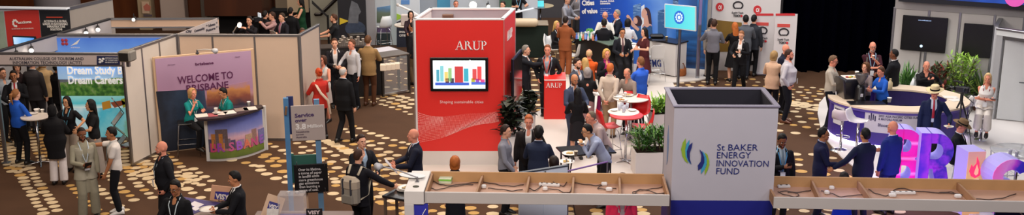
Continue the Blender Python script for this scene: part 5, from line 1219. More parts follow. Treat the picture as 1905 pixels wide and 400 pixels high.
# blue lit fascia above
zf = hw + .32
t = fthing('led_fascia', 'dark blue glowing fascia band with a pink disc along the top right', 'sign', Face(fw.A + fw.n * .25, fw.B + fw.n * .25))
q = MB(); q.box(.1, fw.L, -.05, .1, zf - .10, zf + 1.6); q.build('housing', mat('#0a0c18', .5), t)
q = MB(); q.box(.15, fw.L - .05, -.06, -.045, zf + .02, zf + 1.5); q.build('screen', gmat('fascia', [(0, '#0a1840'), (.5, '#123a8c'), (1, '#1a4aa8')], 'X', 0, 4, noise=1.2, nscale=2, emit=.55), t)
ff_ = Face(fw.A + fw.n * .25, fw.B + fw.n * .25); x, z = ff_.at(1889, -6); q = MB(); q.prism([(x + .24 * math.cos(i * .3), z + .24 * math.sin(i * .3)) for i in range(21)], -.075, -.06); q.build('pink_disc', glow('#c04a98', .8), t)
TVS = mat('#08080a', .12, 'plastic', amt=.02)
tv1, b1 = television('tv', 'large black wall television, left of the two on the grey wall', fw, ((1675, 91), (1765, 33)), mat('#060608', .35, 'glass'), y=-.09, bezel=.02)
wtext(fw, tv1, 'www.coolbreeze.com', (1709, 37), (1733, 38.5), 2, glow('#a8c4f0', .8), y=b1[4] - .008); x, z = fw.at(1714.5, 84.5); q = MB(); q.prism([(x + .035 * math.cos(i * .5), z + .035 * math.sin(i * .5)) for i in range(13)], b1[4] - .01, b1[4] - .003); q.build('power_light', glow('#b8d8f0', 1.2), tv1)
tv2, b2 = television('tv', 'narrower black wall television beside the white doorway', fw, ((1788, 103), (1849, 46)), mat('#060608', .35, 'glass'), y=-.09, bezel=.02)
x0_, z0_ = fw.at(1713, 96); q = MB(); q.tube([(x0_, -.03, z0_), (x0_, -.03, z0_ - .6)], .014, 6); q.build('cable', metal('#8c8a88', .4), tv1)
# white doorway unit at the right edge
fd = Face(W(1836, 222), W(1973, 250)); 
t = fthing('doorway_unit', 'white framed doorway unit with a half open door at the right edge', 'doorway', fd)
hd_ = fd.at(1860, 52)[1]; zl = fd.at(1875, 68)[1]
WP = paint('#cfd2d2', .35)
q = MB(); q.box(0, .16, 0, .1, 0, hd_, bev=.01); q.build('door_post', paint('#a3a4a6'), t)
q = MB(); q.box(0, fd.L, -.01, .1, zl, hd_ - .06); q.build('lintel', paint('#d8dcdc', .35), t); q = MB(); q.box(-.02, fd.L, -.03, .14, hd_ - .06, hd_, bev=.01); q.build('top_rail', metal('#9c9ca0', .35), t)
q = MB(); q.box(.16, fd.L, 0, .08, zl - .08, zl); q.build('door_head', metal('#77787a', .4), t)
M = Matrix.Translation((.20, .06, 0)) @ Matrix.Rotation(R(24), 4, 'Z'); q = MB(); q.box(0, .62, -.02, .02, .05, zl - .1, M, .006); q.build('door_leaf', WP, t)
q = MB(); q.tube([M @ Vector((.54, -.02, 1.02)), M @ Vector((.54, -.07, 1.02)), M @ Vector((.42, -.07, 1.02))], .014, 8); q.build('door_handle', metal('#55585a', .3), t)
q = MB(); q.box(.92, .97, 0, .1, 0, zl, bev=.01); q.build('door_post', metal('#5c5e60', .4), t)
q = MB(); q.box(1.0, fd.L, .02, .06, .05, zl - .05); q.build('fixed_panel', WP, t)
fs2 = Face(fd.A, fd.A + Vector((1.38, 2.6, 0))); fs2.A, fs2.B = fs2.A, fs2.B
t = fthing('side_wall', 'white side wall running back behind the doorway unit', 'booth wall', fs2); q = MB(); q.box(0.12, fs2.L, 0, .06, 0, hd_); q.build('panel', paint('#c4c6c8'), t); q = MB(); q.box(0.12, fs2.L, -.02, .08, hd_, hd_ + .05); q.build('top_rail', metal('#8c8e90', .4), t)
# --- circular purple counter
hc = .92; cen = W(1671, 181, hc); cen.z = 0; RX, RY = 1.60, 1.30; TH = .50
PURP = mat('#3b2a86', .4, 'print', scale=1, amt=.12); CRT = paint('#e2cdb4', .35)
t = thing('reception_desk', 'oval purple reception desk with a cream top, its front wrapped with the summit sign', 'desk', cen)
def ellp(a, k=0.0): return Vector(((RX - k) * math.cos(a), (RY - k) * math.sin(a), 0))
def arcseg(a0, a1, k0, k1, z0, z1, n=40):
    q = MB(); rr = []
    for i in range(n + 1):
        a = a0 + (a1 - a0) * i / n; p, p2 = ellp(a, k0), ellp(a, k1); rr.append([(p.x, p.y, z0), (p.x, p.y, z1), (p2.x, p2.y, z1), (p2.x, p2.y, z0)])
    q.rings(rr); return q
a0, a1 = R(168), R(355)       # front sweep, left round to right
arcseg(a0, a1, .06, .10, .08, hc - .04).build('front_panel', PURP, t)
arcseg(a0, a1, .0, TH, hc - .04, hc).build('desk_top', CRT, t)
arcseg(a0, a1, .02, .05, hc - .10, hc - .042).build('top_band', paint('#5a4a9c'), t)
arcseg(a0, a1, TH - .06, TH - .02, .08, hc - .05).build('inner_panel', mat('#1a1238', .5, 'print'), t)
arcseg(a0, a1, .10, TH - .06, 0, .07).build('plinth', paint('#e2e0ea'), t)
arcseg(a0, a1, .05, .075, .02, .07).build('light_strip', glow('#e6d8ff', 14), t)
b0, b1_ = R(-5), R(104)
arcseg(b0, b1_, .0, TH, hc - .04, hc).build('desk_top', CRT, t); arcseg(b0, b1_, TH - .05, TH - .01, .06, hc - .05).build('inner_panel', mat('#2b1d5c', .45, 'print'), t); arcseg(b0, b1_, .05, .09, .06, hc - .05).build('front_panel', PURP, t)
for a in (a0, a1, b1_):
    p = ellp(a, TH / 2); q = MB(); q.box(p.x - .2, p.x + .2, p.y - .03, p.y + .03, .06, hc - .05, None, .01); q.build('end_panel', PURP, t)
# signs on the front, bent with it
def arc_sign(th_, a_0, a_1, z0, z1, lines, name):
    q = arcseg(a_0, a_1, .035, .058, z0, z1, 14); s = q.build(name, paint('#c9c6cc'), th_)
    for (txt, f0, f1, zb, size, mm) in lines:
        aa = a_0 + (a_1 - a_0) * f0; bb = a_0 + (a_1 - a_0) * f1
        me = text_mesh(txt, size, .015); me.materials.append(mm); xs_ = [v.co.x for v in me.vertices]; x0_, x1_ = min(xs_), max(xs_)
        for v in me.vertices:
            a = aa + (bb - aa) * (v.co.x - x0_) / (x1_ - x0_); p = ellp(a, .030 - v.co.z); v.co = Vector((p.x, p.y, zb + v.co.y))
        o = bpy.data.objects.new('lettering', me); link(o, s)
    return s
DKP = paint('#3a3458')
s1 = arc_sign(t, R(228), R(277), .38, .86, [('2023 ASIA PACIFIC CITIES SUMMIT', .24, .97, .75, .07, DKP), ('& MAYORS FORUM', .24, .62, .68, .07, DKP), ('Bloomberg Media', .24, .72, .53, .10, DKP)], 'summit_sign')
q = MB(); p = ellp(R(243) + R(49) * .13, .028)
for k in range(4): a = R(228) + R(49) * (.08 + .035 * k); p = ellp(a, .028); q.box(p.x - .012, p.x + .012, p.y - .004, p.y + .004, .66 - .02 * (k % 2), .76 + .03 * ((k * 2) % 3))
q.build('summit_emblem', DKP, s1)
for k, c in enumerate(('#c86a6a', '#5aa87a', '#7a4a6a', '#3a3458')):
    p = ellp(R(228) + R(49) * (.42 + .08 * k), .026); q = MB(); q.ball((p.x, p.y, .43), (.022, .01, .022), 10); q.build('sponsor_dot', paint(c), s1)
arc_sign(t, R(190), R(206), .38, .82, [('2023 ASIA PACIFIC', .15, .9, .72, .05, DKP), ('Bloomberg', .2, .8, .52, .06, DKP)], 'summit_sign')
# things on the desk
def on_desk(u, v): p = W(u, v, hc); return p
t = thing('coffee_machine', 'dark angular espresso machine with pastries on top, standing on the oval desk', 'coffee machine', W(1583, 180, hc), .12); t.scale = (.82, .82, .82)
q = MB(); q.rings([[(-.28, -.28, 0), (.20, -.28, 0), (.20, .25, 0), (-.28, .25, 0)], [(-.34, -.34, .50), (.24, -.30, .50), (.24, .28, .50), (-.34, .3, .50)], [(-.30, -.30, .56), (.22, -.28, .56), (.22, .26, .56), (-.30, .26, .56)]]); q.build('housing', mat('#17161f', .35, 'plastic'), t)
q = MB(); q.box(-.31, -.27, -.26, .28, .02, .60, Matrix.Rotation(R(-8), 4, 'Y')); q.build('side_cover', metal('#7c7874', .35), t)
q = MB(); q.box(-.26, .24, -.24, .22, .56, .585, bev=.008); q.build('cup_tray', paint('#d8d0c8'), t)
rb = random.Random(4)
for k in range(6): q = MB(); q.ball((-.2 + k * .075, rb.uniform(-.14, .1), .605), (.045, .05, .025), 8); q.build('food', mat(['#a83a2a', '#c8a03a', '#7a9a3a', '#d8b070', '#8a2c24', '#a8b84a'][k], .6, 'food', scale=40), t, smooth=True)
for sx in (-.1, .1): q = MB(); q.tube([(sx, .25, .3), (sx, .38, .28)], .022, 8); q.build('filter_handle', mat('#141214', .4), t)
cup(0, 0, 0, 'white paper cup standing on top of the dark espresso machine', .045, .1, p=W(1583, 180, hc) + Vector((.12, .08, .482)))
t = thing('coffee_grinder', 'black coffee grinder with a clear hopper right of the espresso machine', 'grinder', W(1599, 187, hc)); 
q = MB(); q.lathe([(.13, 0), (.14, .02), (.12, .06), (.11, .30), (.08, .36), (.05, .38)], 20); q.build('body', mat('#121114', .3, 'plastic'), t, smooth=True); q = MB(); q.lathe([(.05, .38), (.06, .42), (.15, .58), (.15, .62), (.155, .625)], 20); q.build('hopper', mat('#5a5656', .15, 'glass', alpha=.85), t, smooth=True); q = MB(); q.box(-.03, .03, -.135, -.125, .12, .19); q.build('badge', paint('#c8c8cc'), t)
q = MB(); q.box(-.06, .06, .1, .2, .08, .12, bev=.01); q.build('spout', metal('#9a9a9e'), t)
q = MB(); q.box(-.42, .40, -.18, .14, 0, .022, bev=.008); o = q.build('drip_tray', mat('#141216', .3), None, W(1612, 192, hc)); tag(o, 'black tray beneath the coffee grinder on the oval desk', 'tray')
cup(1654, 190, hc, 'white mug on the cream top at the front of the oval desk', .05, .1)
t = thing('milk_bottle', 'cream plastic milk bottle beside the woman in the blue shirt', 'bottle', W(1655, 166, hc)); q = MB(); q.lathe([(.055, 0), (.06, .02), (.06, .16), (.025, .21), (.025, .235)], 16); q.build('body', paint('#d8c49a', .3), t, smooth=True); q = MB(); q.cyl((0, 0, .235), .028, .025, 12); q.build('cap', paint('#c8b890'), t)
t = thing('pen', 'dark pen lying on the cream top of the oval desk', 'pen', W(1683, 197, hc)); q = MB(); q.tube([(-.07, 0, .008), (.07, .01, .008)], .006, 6); q.build('barrel', mat('#22202a', .4), t)
for k, (u, v, lb) in enumerate(((1778, 186, 'white sheet of paper on the right end of the oval desk'), (1768, 181, 'second sheet of paper further back at the right end of the oval desk'))): q = MB(); q.box(-.16, .16, -.11, .11, 0, .006); o = q.build('paper_sheet', paint('#dcd6ce'), None, W(u, v, hc + .002), .4 - k * .5); tag(o, lb, 'paper')
# white stools
bar_stool(W(1563, 280), 'white pedestal bar stool, left of the pair at the purple desk', -.5, seat='#d8cfcf', h=.74, kind='pedestal')
bar_stool(W(1592, 291), 'white pedestal bar stool, right of the pair at the purple desk', -2.2, seat='#d8d2d6', h=.80, kind='pedestal')
bar_stool(W(1824, 262), 'white pedestal bar stool under the seated blonde woman', R(155), seat='#e2e0e0', h=.78, kind='pedestal')
bar_stool(W(1797, 250), 'empty white pedestal stool base just left of the blonde woman', .2, seat='#e2e0e0', h=.74, kind='pedestal')
def lounge_chair(p, rz, label):
    t = thing('tub_chair', label, 'chair', p, rz); q = MB(); rr = []
    for (y, z, w_) in ((.28, .40, .22), (.1, .37, .28), (-.1, .38, .30), (-.24, .45, .30), (-.32, .62, .27), (-.36, .78, .2)): rr.append([(-w_, y + .05, z + .12), (-w_ * .6, y, z + .02), (0, y, z), (w_ * .6, y, z + .02), (w_, y + .05, z + .12), (w_, y + .03, z + .09), (0, y - .02, z - .03), (-w_, y + .03, z + .09)])
    q.rings(rr); q.build('seat_shell', paint('#d8d8d6', .35), t, smooth=True)
    for sx in (1, -1):
        for sy in (1, -1): q = MB(); q.tube([(sx * .12, sy * .12, .38), (sx * .22, sy * .22, 0)], .013, 6); q.build('leg', mat('#9a8468', .5, 'wood'), t)
    return t
lounge_chair(W(1700, 196), 2.6, 'white tub chair behind the bald man in black, left of him'); lounge_chair(W(1788, 202), 3.4, 'white tub chair behind the camera tripod')
for (u, v, lb) in ((1686, 150, 'low pale table behind the oval desk, left of the bald man'), (1766, 168, 'low pale table behind the camera tripod')):
    t = thing('low_table', lb, 'table', W(u, v + 26)); q = MB(); q.box(-.35, .35, -.25, .25, .70, .74, bev=.01); q.build('table_top', paint('#c8bca0'), t)
    for x in (-.3, .3):
        for y_ in (-.2, .2): q = MB(); q.box(x - .02, x + .02, y_ - .02, y_ + .02, 0, .7); q.build('leg', paint('#b8ac94'), t)
# plants against the grey wall
def pot_plant(u, v, label, c1, c2, n, base, spread, L_, w_, seed, droop, up, pot='#3a3230', ph=.35, pr=.2, extra=None):
    t = thing('potted_plant', label, 'plant', W(u, v)); q = MB(); q.lathe([(pr * .75, 0), (pr, ph), (pr * 1.03, ph), (pr * .85, ph - .04)], 20); q.build('pot', mat(pot, .5), t, smooth=True)
    leafy(t, 'foliage', n, base, spread, L_, w_, c1, seed, droop, ph, None, up, c2)
    if extra: extra(t)
    return t
pot_plant(1686, 197, 'tall grassy plant at the left of the grey wall', '#3c6a2c', '#6c9a4c', 150, .22, .3, .62, .018, 21, .3, 1.05)
pot_plant(1742, 201, 'grey green bushy plant with red leaves behind the seated bald man', '#56684a', '#8a3a34', 260, .3, .7, .30, .035, 22, .4, .9)
def stk(t):
    q = MB(); r_ = random.Random(9)
    for k in range(7): a = r_.random() * 6.28; q.tube([(0, 0, .3), (.35 * math.cos(a), .3 * math.sin(a), 1.15 + .3 * r_.random())], .013, 6)
    q.build('stems', mat('#5a5a30', .7), t)
pot_plant(1781, 204, 'airy bright yellow green shrub between the televisions', '#7fa83a', '#a8c85a', 620, .42, 1.05, .20, .022, 23, .5, .8, extra=stk)
pot_plant(1822, 207, 'spiky sword leaved plant beside the white doorway', '#3c5a2c', '#8a9a5a', 110, .12, .12, .80, .03, 24, .25, .95, pot='#7a4a30')
# camera on tripod
t = thing('camera_tripod', 'black video camera tripod standing by the oval desk', 'tripod', W(1779, 276)); t.scale = (.9, .9, .95)
for k in range(3):
    a = -1.9 + k * 2.09; q = MB(); q.tube([(0, 0, 1.2), (.25 * math.cos(a), .25 * math.sin(a), .62), (.42 * math.cos(a), .42 * math.sin(a), .01)], [.024, .018, .013], 8); q.build('leg', mat('#141416', .4), t, smooth=True)
q = MB(); q.cyl((0, 0, 1.1), .04, .26, 12); q.build('centre_column', mat('#18181a', .4), t); q = MB(); q.tube([(0, -.05, 1.34), (.16, -.35, 1.2)], .012, 6); q.build('pan_handle', mat('#18181a', .4), t)
t = thing('video_camera', 'black video camera with a microphone mounted on the tripod', 'camera', W(1779, 276) + Vector((0, 0, 1.29)), .9); t.scale = (.75, .75, .75)
q = MB(); q.box(-.08, .08, -.2, .2, 0, .2, bev=.03); q.build('body', mat('#16181a', .4), t); q = MB(); q.tube([(0, .2, .1), (0, .36, .1)], [.06, .07], 14, round_=False); q.build('lens', mat('#0c0d10', .2), t, smooth=True)
q = MB(); q.tube([(.02, -.1, .2), (.02, -.02, .30), (.02, .12, .28), (.02, .15, .2)], .015, 8); q.build('carry_handle', mat('#16181a', .4), t); q = MB(); q.tube([(-.05, .02, .34), (-.05, .26, .34)], .024, 10); q.build('microphone', mat('#1c1c1e', .8), t, smooth=True)
q = MB(); q.box(-.22, -.10, -.1, -.08, .08, .18, bev=.006); q.build('side_screen', mat('#3a4048', .3), t); q = MB(); q.tube([(0, -.2, .05), (.12, -.32, -.1), (.1, -.3, -.5), (.04, -.1, -.9)], .009, 6); q.build('cable', mat('#101012', .5), t, smooth=True)
# --- giant lit letters
def glyph(t, outer, holes, depth, face, side, name_face='face_panel'):
    """letter with thickness: bars and rings given as convex pieces"""
def big_letter(kind, p, rz, hh, w_, depth, facem, sidem, label):
    t = thing('giant_letter', label, 'letter', p, rz)
    body = MB(); fc = MB(); th = .20 * hh / 1.25
    def piece(pts): body.prism(pts, .0, depth); fc.prism(pts, -.012, .002)
    def arcp(cx, cz, rx, rz_, a0, a1, tk, n=14):
        for i in range(n):
            A_, B_ = a0 + (a1 - a0) * i / n, a0 + (a1 - a0) * (i + 1) / n
            f_ = lambda a, d: (cx + (rx - d) * math.cos(a), cz + (rz_ - d) * math.sin(a)); piece([f_(A_, 0), f_(B_, 0), f_(B_, tk), f_(A_, tk)])
    if kind == 'B':
        piece([(0, 0), (th, 0), (th, hh), (0, hh)]); m_ = hh * .52; x0 = w_ * .45
        for (za, zb, ww) in ((0, m_ + th * .3, w_), (m_ - th * .3, hh, w_ * .94)):
            r_ = (zb - za) / 2; arcp(x0, (za + zb) / 2, ww - x0, r_, -math.pi / 2, math.pi / 2, th); piece([(th * .9, zb - th), (x0, zb - th), (x0, zb), (th * .9, zb)]); piece([(th * .9, za), (x0, za), (x0, za + th), (th * .9, za + th)])
    if kind == 'R':
        piece([(0, 0), (th, 0), (th, hh), (0, hh)]); za, zb = hh * .42, hh; x0 = w_ * .48; r_ = (zb - za) / 2
        arcp(x0, (za + zb) / 2, w_ - x0, r_, -math.pi / 2, math.pi / 2, th); piece([(th * .9, zb - th), (x0, zb - th), (x0, zb), (th * .9, zb)]); piece([(th * .9, za), (x0, za), (x0, za + th), (th * .9, za + th)])
        piece([(x0 - .05, za + .05), (x0 + th * 1.1, za + .05), (w_ * 1.02, 0), (w_ * 1.02 - th * 1.3, 0)])
    if kind == 'I': piece([(0, 0), (w_, 0), (w_, hh), (0, hh)])
    if kind == 'S':
        r1 = hh * .26; arcp(w_ / 2, hh - r1, w_ / 2, r1, R(20), R(270), th); arcp(w_ / 2, hh - 3 * r1 + th * .9, w_ / 2, r1 * 1.05, R(-160), R(90), th)
    body.build('letter_body', sidem, t); f_ = fc.build('face_panel', facem, t); return t
SIDE = glow('#a59ce0', .18)
def facem(nm, st, ax='X', lo=0, hi=1, noise=.6, ns=3, e=.38): return gmat(nm, st, ax, lo, hi, noise=noise, nscale=ns, emit=e, rough=.4)
big_letter('B', W(1653, 352), -.12, 1.26, .60, .42, gmat('pinkfan', [(0, '#d80c96'), (.22, '#e010a0'), (.26, '#f08ad0'), (.30, '#e010a0'), (.48, '#d80c96'), (.52, '#f08ad0'), (.56, '#d80c96'), (.74, '#e010a0'), (.78, '#f08ad0'), (.82, '#d80c96'), (1, '#c81a9c')], 'Z', 0, 1.26, noise=.25, nscale=1, emit=.5, nstretch=(.4, 1, .4)), SIDE, 'giant glowing letter with a magenta striped face behind the man in the blue suit')
big_letter('R', W(1704, 360), -.10, 1.25, .64, .44, facem('violet', [(0, '#5220c0'), (.3, '#9a2ed0'), (.45, '#3a1ea8'), (.6, '#7a30c8'), (.75, '#2c2290'), (1, '#5a3cc8')], 'X', 0, .8, 1.1, 3), SIDE, 'giant glowing letter with a violet patterned face, between magenta and flame letters')
ti = big_letter('I', W(1789, 401), .12, 1.25, .34, .44, facem('yellowface', [(0, '#d8ac70'), (.5, '#dcbc6c'), (1, '#d89c90')], 'Z', 0, 1.3, .3, 2, .3), SIDE, 'giant glowing block letter with a red flame on its yellow face')
q = MB(); q.prism([(.17 + x * 1.15, .76 + z * 1.0) for x, z in ((0, -.02), (.07, .02), (.11, .1), (.10, .2), (.06, .15), (.05, .28), (.0, .40), (.0, .27), (-.05, .20), (-.08, .25), (-.11, .12), (-.07, .02))], -.02, -.012); q.build('flame_emblem', glow('#e8305a', .9), ti)
q = MB(); q.prism([(.18 + x, .79 + z) for x, z in ((0, 0), (.04, .04), (.04, .12), (0, .22), (-.03, .1), (-.04, .04))], -.028, -.02); q.build('inner_flame', glow('#ff9a7a', .9), ti)
q = MB(); q.box(.11, .25, -.02, -.012, .60, .72); q.build('caption', glow('#ffe8e0', .8), ti)
big_letter('S', W(1836, 418), .10, 1.25, .72, .44, facem('pinkblue', [(0, '#e060b4'), (.4, '#d080d0'), (.55, '#b040c8'), (.7, '#3c2cb8'), (1, '#241e98')], 'X', 0, .8, .9, 2.5), SIDE, 'giant glowing curved letter in pink and blue at the right edge')
# glassware table and wire chairs at the right
t = thing('glass_table', 'round glass topped table with glasses behind the flame letter', 'table', W(1884, 372)); q = MB(); q.lathe([(.5, .98), (.52, 1.0), (.5, 1.02)], 30); q.build('table_top', mat('#b8bcc0', .1, 'glass', alpha=.55), t, smooth=True); q = MB(); q.cyl((0, 0, .03), .03, .95); q.build('column', metal('#b0b0b4', .2), t, smooth=True); q = MB(); q.lathe([(.26, 0), (.26, .015), (.04, .04)], 24); q.build('base', metal('#b0b0b4', .2), t, smooth=True)
for k, (u, v, lb) in enumerate(((1879, 288, 'tall glass on the round glass table, left of two'), (1891, 291, 'tall glass on the round glass table, right of two'))): q = MB(); q.lathe([(.03, 0), (.034, .12), (.036, .12), (.025, .01)], 12); o = q.build('drinking_glass', mat('#d8dade', .08, 'glass', alpha=.6), None, W(u, v, 1.022), smooth=True); tag(o, lb, 'glass')
saucer_plate(W(1865, 293, 1.022), 'white plate with cutlery on the round glass table', .12)
def wire_chair(p, rz, label):
    t = thing('wire_chair', label, 'chair', p, rz); m = paint('#cfd0d4', .3)
    for sx in (1, -1):
        for sy in (1, -1): q = MB(); q.tube([(sx * .17, sy * .17, .46), (sx * .2, sy * .2, 0)], .010, 6); q.build('leg', m, t)
    q = MB()
    for k in range(7): x = -.19 + k * .063; q.tube([(x, .19, .46), (x, -.18, .45), (x * .95, -.22, .84)], .006, 6)
    q.build('wire_seat', m, t)
    q = MB(); q.tube([(-.2, .2, .46), (-.2, -.18, .455), (-.19, -.23, .85), (.19, -.23, .85), (.2, -.18, .455), (.2, .2, .46), (-.2, .2, .46)], .010, 6); q.build('rim', m, t); return t
wire_chair(W(1862, 362), 3.2, 'white wire chair behind the flame letter at the glass table'); wire_chair(W(1795, 352), 2.0, 'white wire chair between the violet letter and the flame letter')
# purple uplights of the letters and desk
for (u, v, z, e, c, s_) in ((1640, 335, .4, 55, (.5, .25, 1), .4), (1690, 390, .5, 60, (.62, .25, 1), .5), (1780, 395, .4, 60, (.7, .4, 1), .4), (1600, 305, .35, 40, (.55, .4, 1), .3), (1560, 345, 2.2, 60, (.25, .3, 1), .5)):
    light('POINT', W(u, v, z), e * .45, c, s_, name='purple_lamp')
# ================================================================ FRONT: overhead hollow beam and tower
ZT = 2.34; ZB = 2.19
P0 = W(790, 357.5, ZT); P1 = W(1246, 363, ZT); P2 = W(1440, 367, ZT); P3 = W(1990, 376.5, ZT)
MDF = mat('#9c7350', .7, 'wood', scale=4, amt=.2); WHB = paint('#c4bcb6', .5)
def beam(A, B, label, divs, left_cap=False):
    A = Vector((A.x, A.y, 0)); B = Vector((B.x, B.y, 0)); f = Face(A, B); t = thing('hollow_beam', label, 'beam', (f.A.x, f.A.y, ZB), f.rz); D = .86; hh = ZT - ZB + .0
    q = MB(); q.box(0, f.L, 0, .03, -.01, hh, bev=.004); q.build('front_board', WHB, t)
    q = MB(); q.box(0, f.L, D - .03, D, -.01, hh + .02, bev=.004); q.build('back_board', mat('#b48a5c', .7, 'wood', scale=4, amt=.15), t)
    q = MB(); q.box(0, f.L, .03, D - .03, 0, .02); q.build('base_board', mat('#b9917a', .7, 'wood', scale=3, amt=.15), t)
    for x in (0, f.L - .03): q = MB(); q.box(x, x + .03, .03, D - .03, .02, hh); q.build('end_board', MDF, t)
    for (x, dx_) in divs:
        q = MB(); q.prism([(x, .03), (x + .025, .03), (x + .025 - dx_, D - .03), (x - dx_, D - .03)], .02, hh - .005, axis='z'); q.build('divider', MDF, t)
    return f, t
fL, tL = beam(P0, P1, 'hollow white beam with open wooden compartments of cables, left of the white tower', [])
fR, tR = beam(P2, P3, 'hollow white beam with open wooden compartments of cables, right of the white tower', [])
def xl(f, u, v): d = ray(u, v); t_ = (ZT - H) / d.z; p = Vector((d.x * t_, d.y * t_, 0)); return (p - f.A).dot(f.d)
for (f, t, us) in ((fL, tL, ((883, 358, 893, 337), (976, 360, 982, 337), (1063, 361, 1066, 338), (1152, 362, 1153, 340))), (fR, tR, ((1526, 369, 1512, 337), (1623, 372, 1600, 340), (1820, 375, 1786, 342), ))):
    for (u, v, u2, v2) in us:
        x = xl(f, u, v); x2 = xl(f, u2, v2); q = MB(); q.prism([(x, .03), (x + .028, .03), (x2 + .028, .83), (x2, .83)], .02, ZT - ZB - .02, axis='z'); q.build('divider', MDF, t)
# left end cap and post
t = thing('beam_end_post', 'white end post with cable holes and blue graphic at the left beam end', 'post', (P0.x - .28, P0.y - .02, 0), fL.rz)
q = MB(); q.box(0, .27, 0, .9, ZB - .02, ZT + .02, bev=.006); q.build('cap', paint('#dcd6d0'), t)
for y_ in (.2, .68): q = MB(); q.cyl((.14, y_, ZT + .02), .045, .004, 16); q.build('cable_hole', mat('#3a3a2a', .8), t)
q = MB(); q.box(0, .13, 0, .9, 0, ZB - .02, bev=.006); q.build('upright', paint('#d0cac6'), t)
q = MB(); q.box(.13, .32, .02, .06, .4, ZB - .02); q.build('blue_graphic', mat('#3436a8', .5, 'print', scale=2, amt=.1), t)
q = MB(); q.tube([(.2, .012, 1.9), (.26, .012, 2.05), (.29, .012, 2.1)], .006, 6); q.tube([(.17, .012, 1.8), (.24, .012, 1.86), (.26, .012, 1.78)], .006, 6); q.ball((.2, .012, 1.9), .012, 6); q.build('white_line_drawing', WT, t)
# underside panels in the beam row: posts far right
t = thing('beam_support_board', 'blue and white board under the right hand beam, bottom edge of the picture', 'board', W(1865, 396, 1.9), 0); q = MB(); q.box(-.1, .6, 0, .04, -1.9, .28); q.build('board', mat('#1c2a7c', .5, 'print', scale=2, amt=.3), t); q = MB(); q.tube([(.05, -.01, .2), (.35, -.01, -.1)], .008, 6); q.build('white_stripe', WT, t)
# --- tower
A = W(1248, 372.5, ZB - .02); B = W(1437.5, 373.5, ZB - .02); A.z = B.z = 0
ftw = Face(A, B); hT = 3.50
L = ftw.L; D = 1.02
t = fthing('square_tower', 'square white tower with blue lettering and a leaf ring emblem above a royal blue base', 'tower', ftw)
TW = paint('#b9b5be', .55)
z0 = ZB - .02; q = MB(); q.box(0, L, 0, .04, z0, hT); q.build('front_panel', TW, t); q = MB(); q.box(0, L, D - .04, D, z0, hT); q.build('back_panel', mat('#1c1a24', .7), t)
for x in (0, L - .04):
    q = MB(); q.box(x, x + .04, .04, D - .04, z0, hT); q.build('side_panel', TW, t)
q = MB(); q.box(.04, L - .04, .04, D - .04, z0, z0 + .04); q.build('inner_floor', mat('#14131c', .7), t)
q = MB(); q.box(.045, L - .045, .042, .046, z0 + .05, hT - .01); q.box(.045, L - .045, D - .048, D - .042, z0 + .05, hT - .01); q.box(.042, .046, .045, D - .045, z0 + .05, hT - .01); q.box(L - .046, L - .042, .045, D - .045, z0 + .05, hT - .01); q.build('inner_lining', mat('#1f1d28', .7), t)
for (x0, x1, y0, y1) in ((-.02, L + .02, -.02, .05), (-.02, L + .02, D - .05, D + .02), (-.02, .05, .05, D - .05), (L - .05, L + .02, .05, D - .05)):
    q = MB(); q.box(x0, x1, y0, y1, hT, hT + .025, bev=.004); q.build('rim', paint('#8f8a9c'), t)
q = MB(); q.box(0, L, -.004, D, 0, z0 - .002); q.build('blue_base', mat('#1d2380', .5, 'print', scale=2, amt=.06), t)
NAVY = paint('#1f2a72')
for s_, a, b in (('St BAKER', (1333, 279.5), (1408.5, 279.8)), ('ENERGY', (1332, 294), (1395, 294)), ('INNOVATION', (1331.5, 309), (1428, 310)), ('FUND', (1331, 323.5), (1373.5, 324))): wtext(ftw, t, s_, a, b, 11.5, NAVY, y=-.006, bold=-.004)
def leaf(pts, c, y): panel_part(t, 'emblem_leaf', ftw, pts, paint(c), y - .003, y)
S_ = lambda L_: [(1200 + x / 2, 200 + y_ / 2) for x, y_ in L_]
leaf(S_([(151, 114), (140, 130), (134, 155), (138, 180), (148, 198), (160, 208), (152, 185), (149, 160), (152, 135)]), '#8fae34', -.004)
leaf(S_([(165, 119), (154, 135), (149, 158), (151, 182), (160, 200), (170, 211), (161, 185), (158, 160), (164, 138)]), '#3f9ac0', -.007)
leaf(S_([(176, 129), (162, 142), (155, 162), (156, 184), (163, 200), (172, 211), (166, 190), (166, 168), (173, 148)]), NAVY and '#232c74', -.010)
leaf(S_([(238, 196), (232, 175), (222, 166), (229, 190), (229, 215), (222, 234), (222, 252), (233, 232), (239, 212)]), '#8fae34', -.004)
leaf(S_([(229, 192), (222, 172), (212, 160), (219, 184), (218, 208), (208, 230), (208, 247), (222, 228), (229, 208)]), '#3f9ac0', -.007)
leaf(S_([(220, 185), (213, 166), (202, 154), (209, 178), (207, 200), (196, 214), (197, 233), (212, 222), (220, 204)]), '#232c74', -.010)
# faint mark on the left side face
fsd = Face(ftw.A + Vector((-.0, D, 0)) * 1, ftw.A); 
q = MB(); q.prism([(.4, 2.9), (.5, 3.1), (.6, 2.9), (.55, 2.6), (.45, 2.5)], -.004, 0); q.build('side_emblem', paint('#6a86b0'), t).matrix_local = Matrix.Translation((0, D, 0)) @ Matrix.Rotation(R(-90), 4, 'Z')
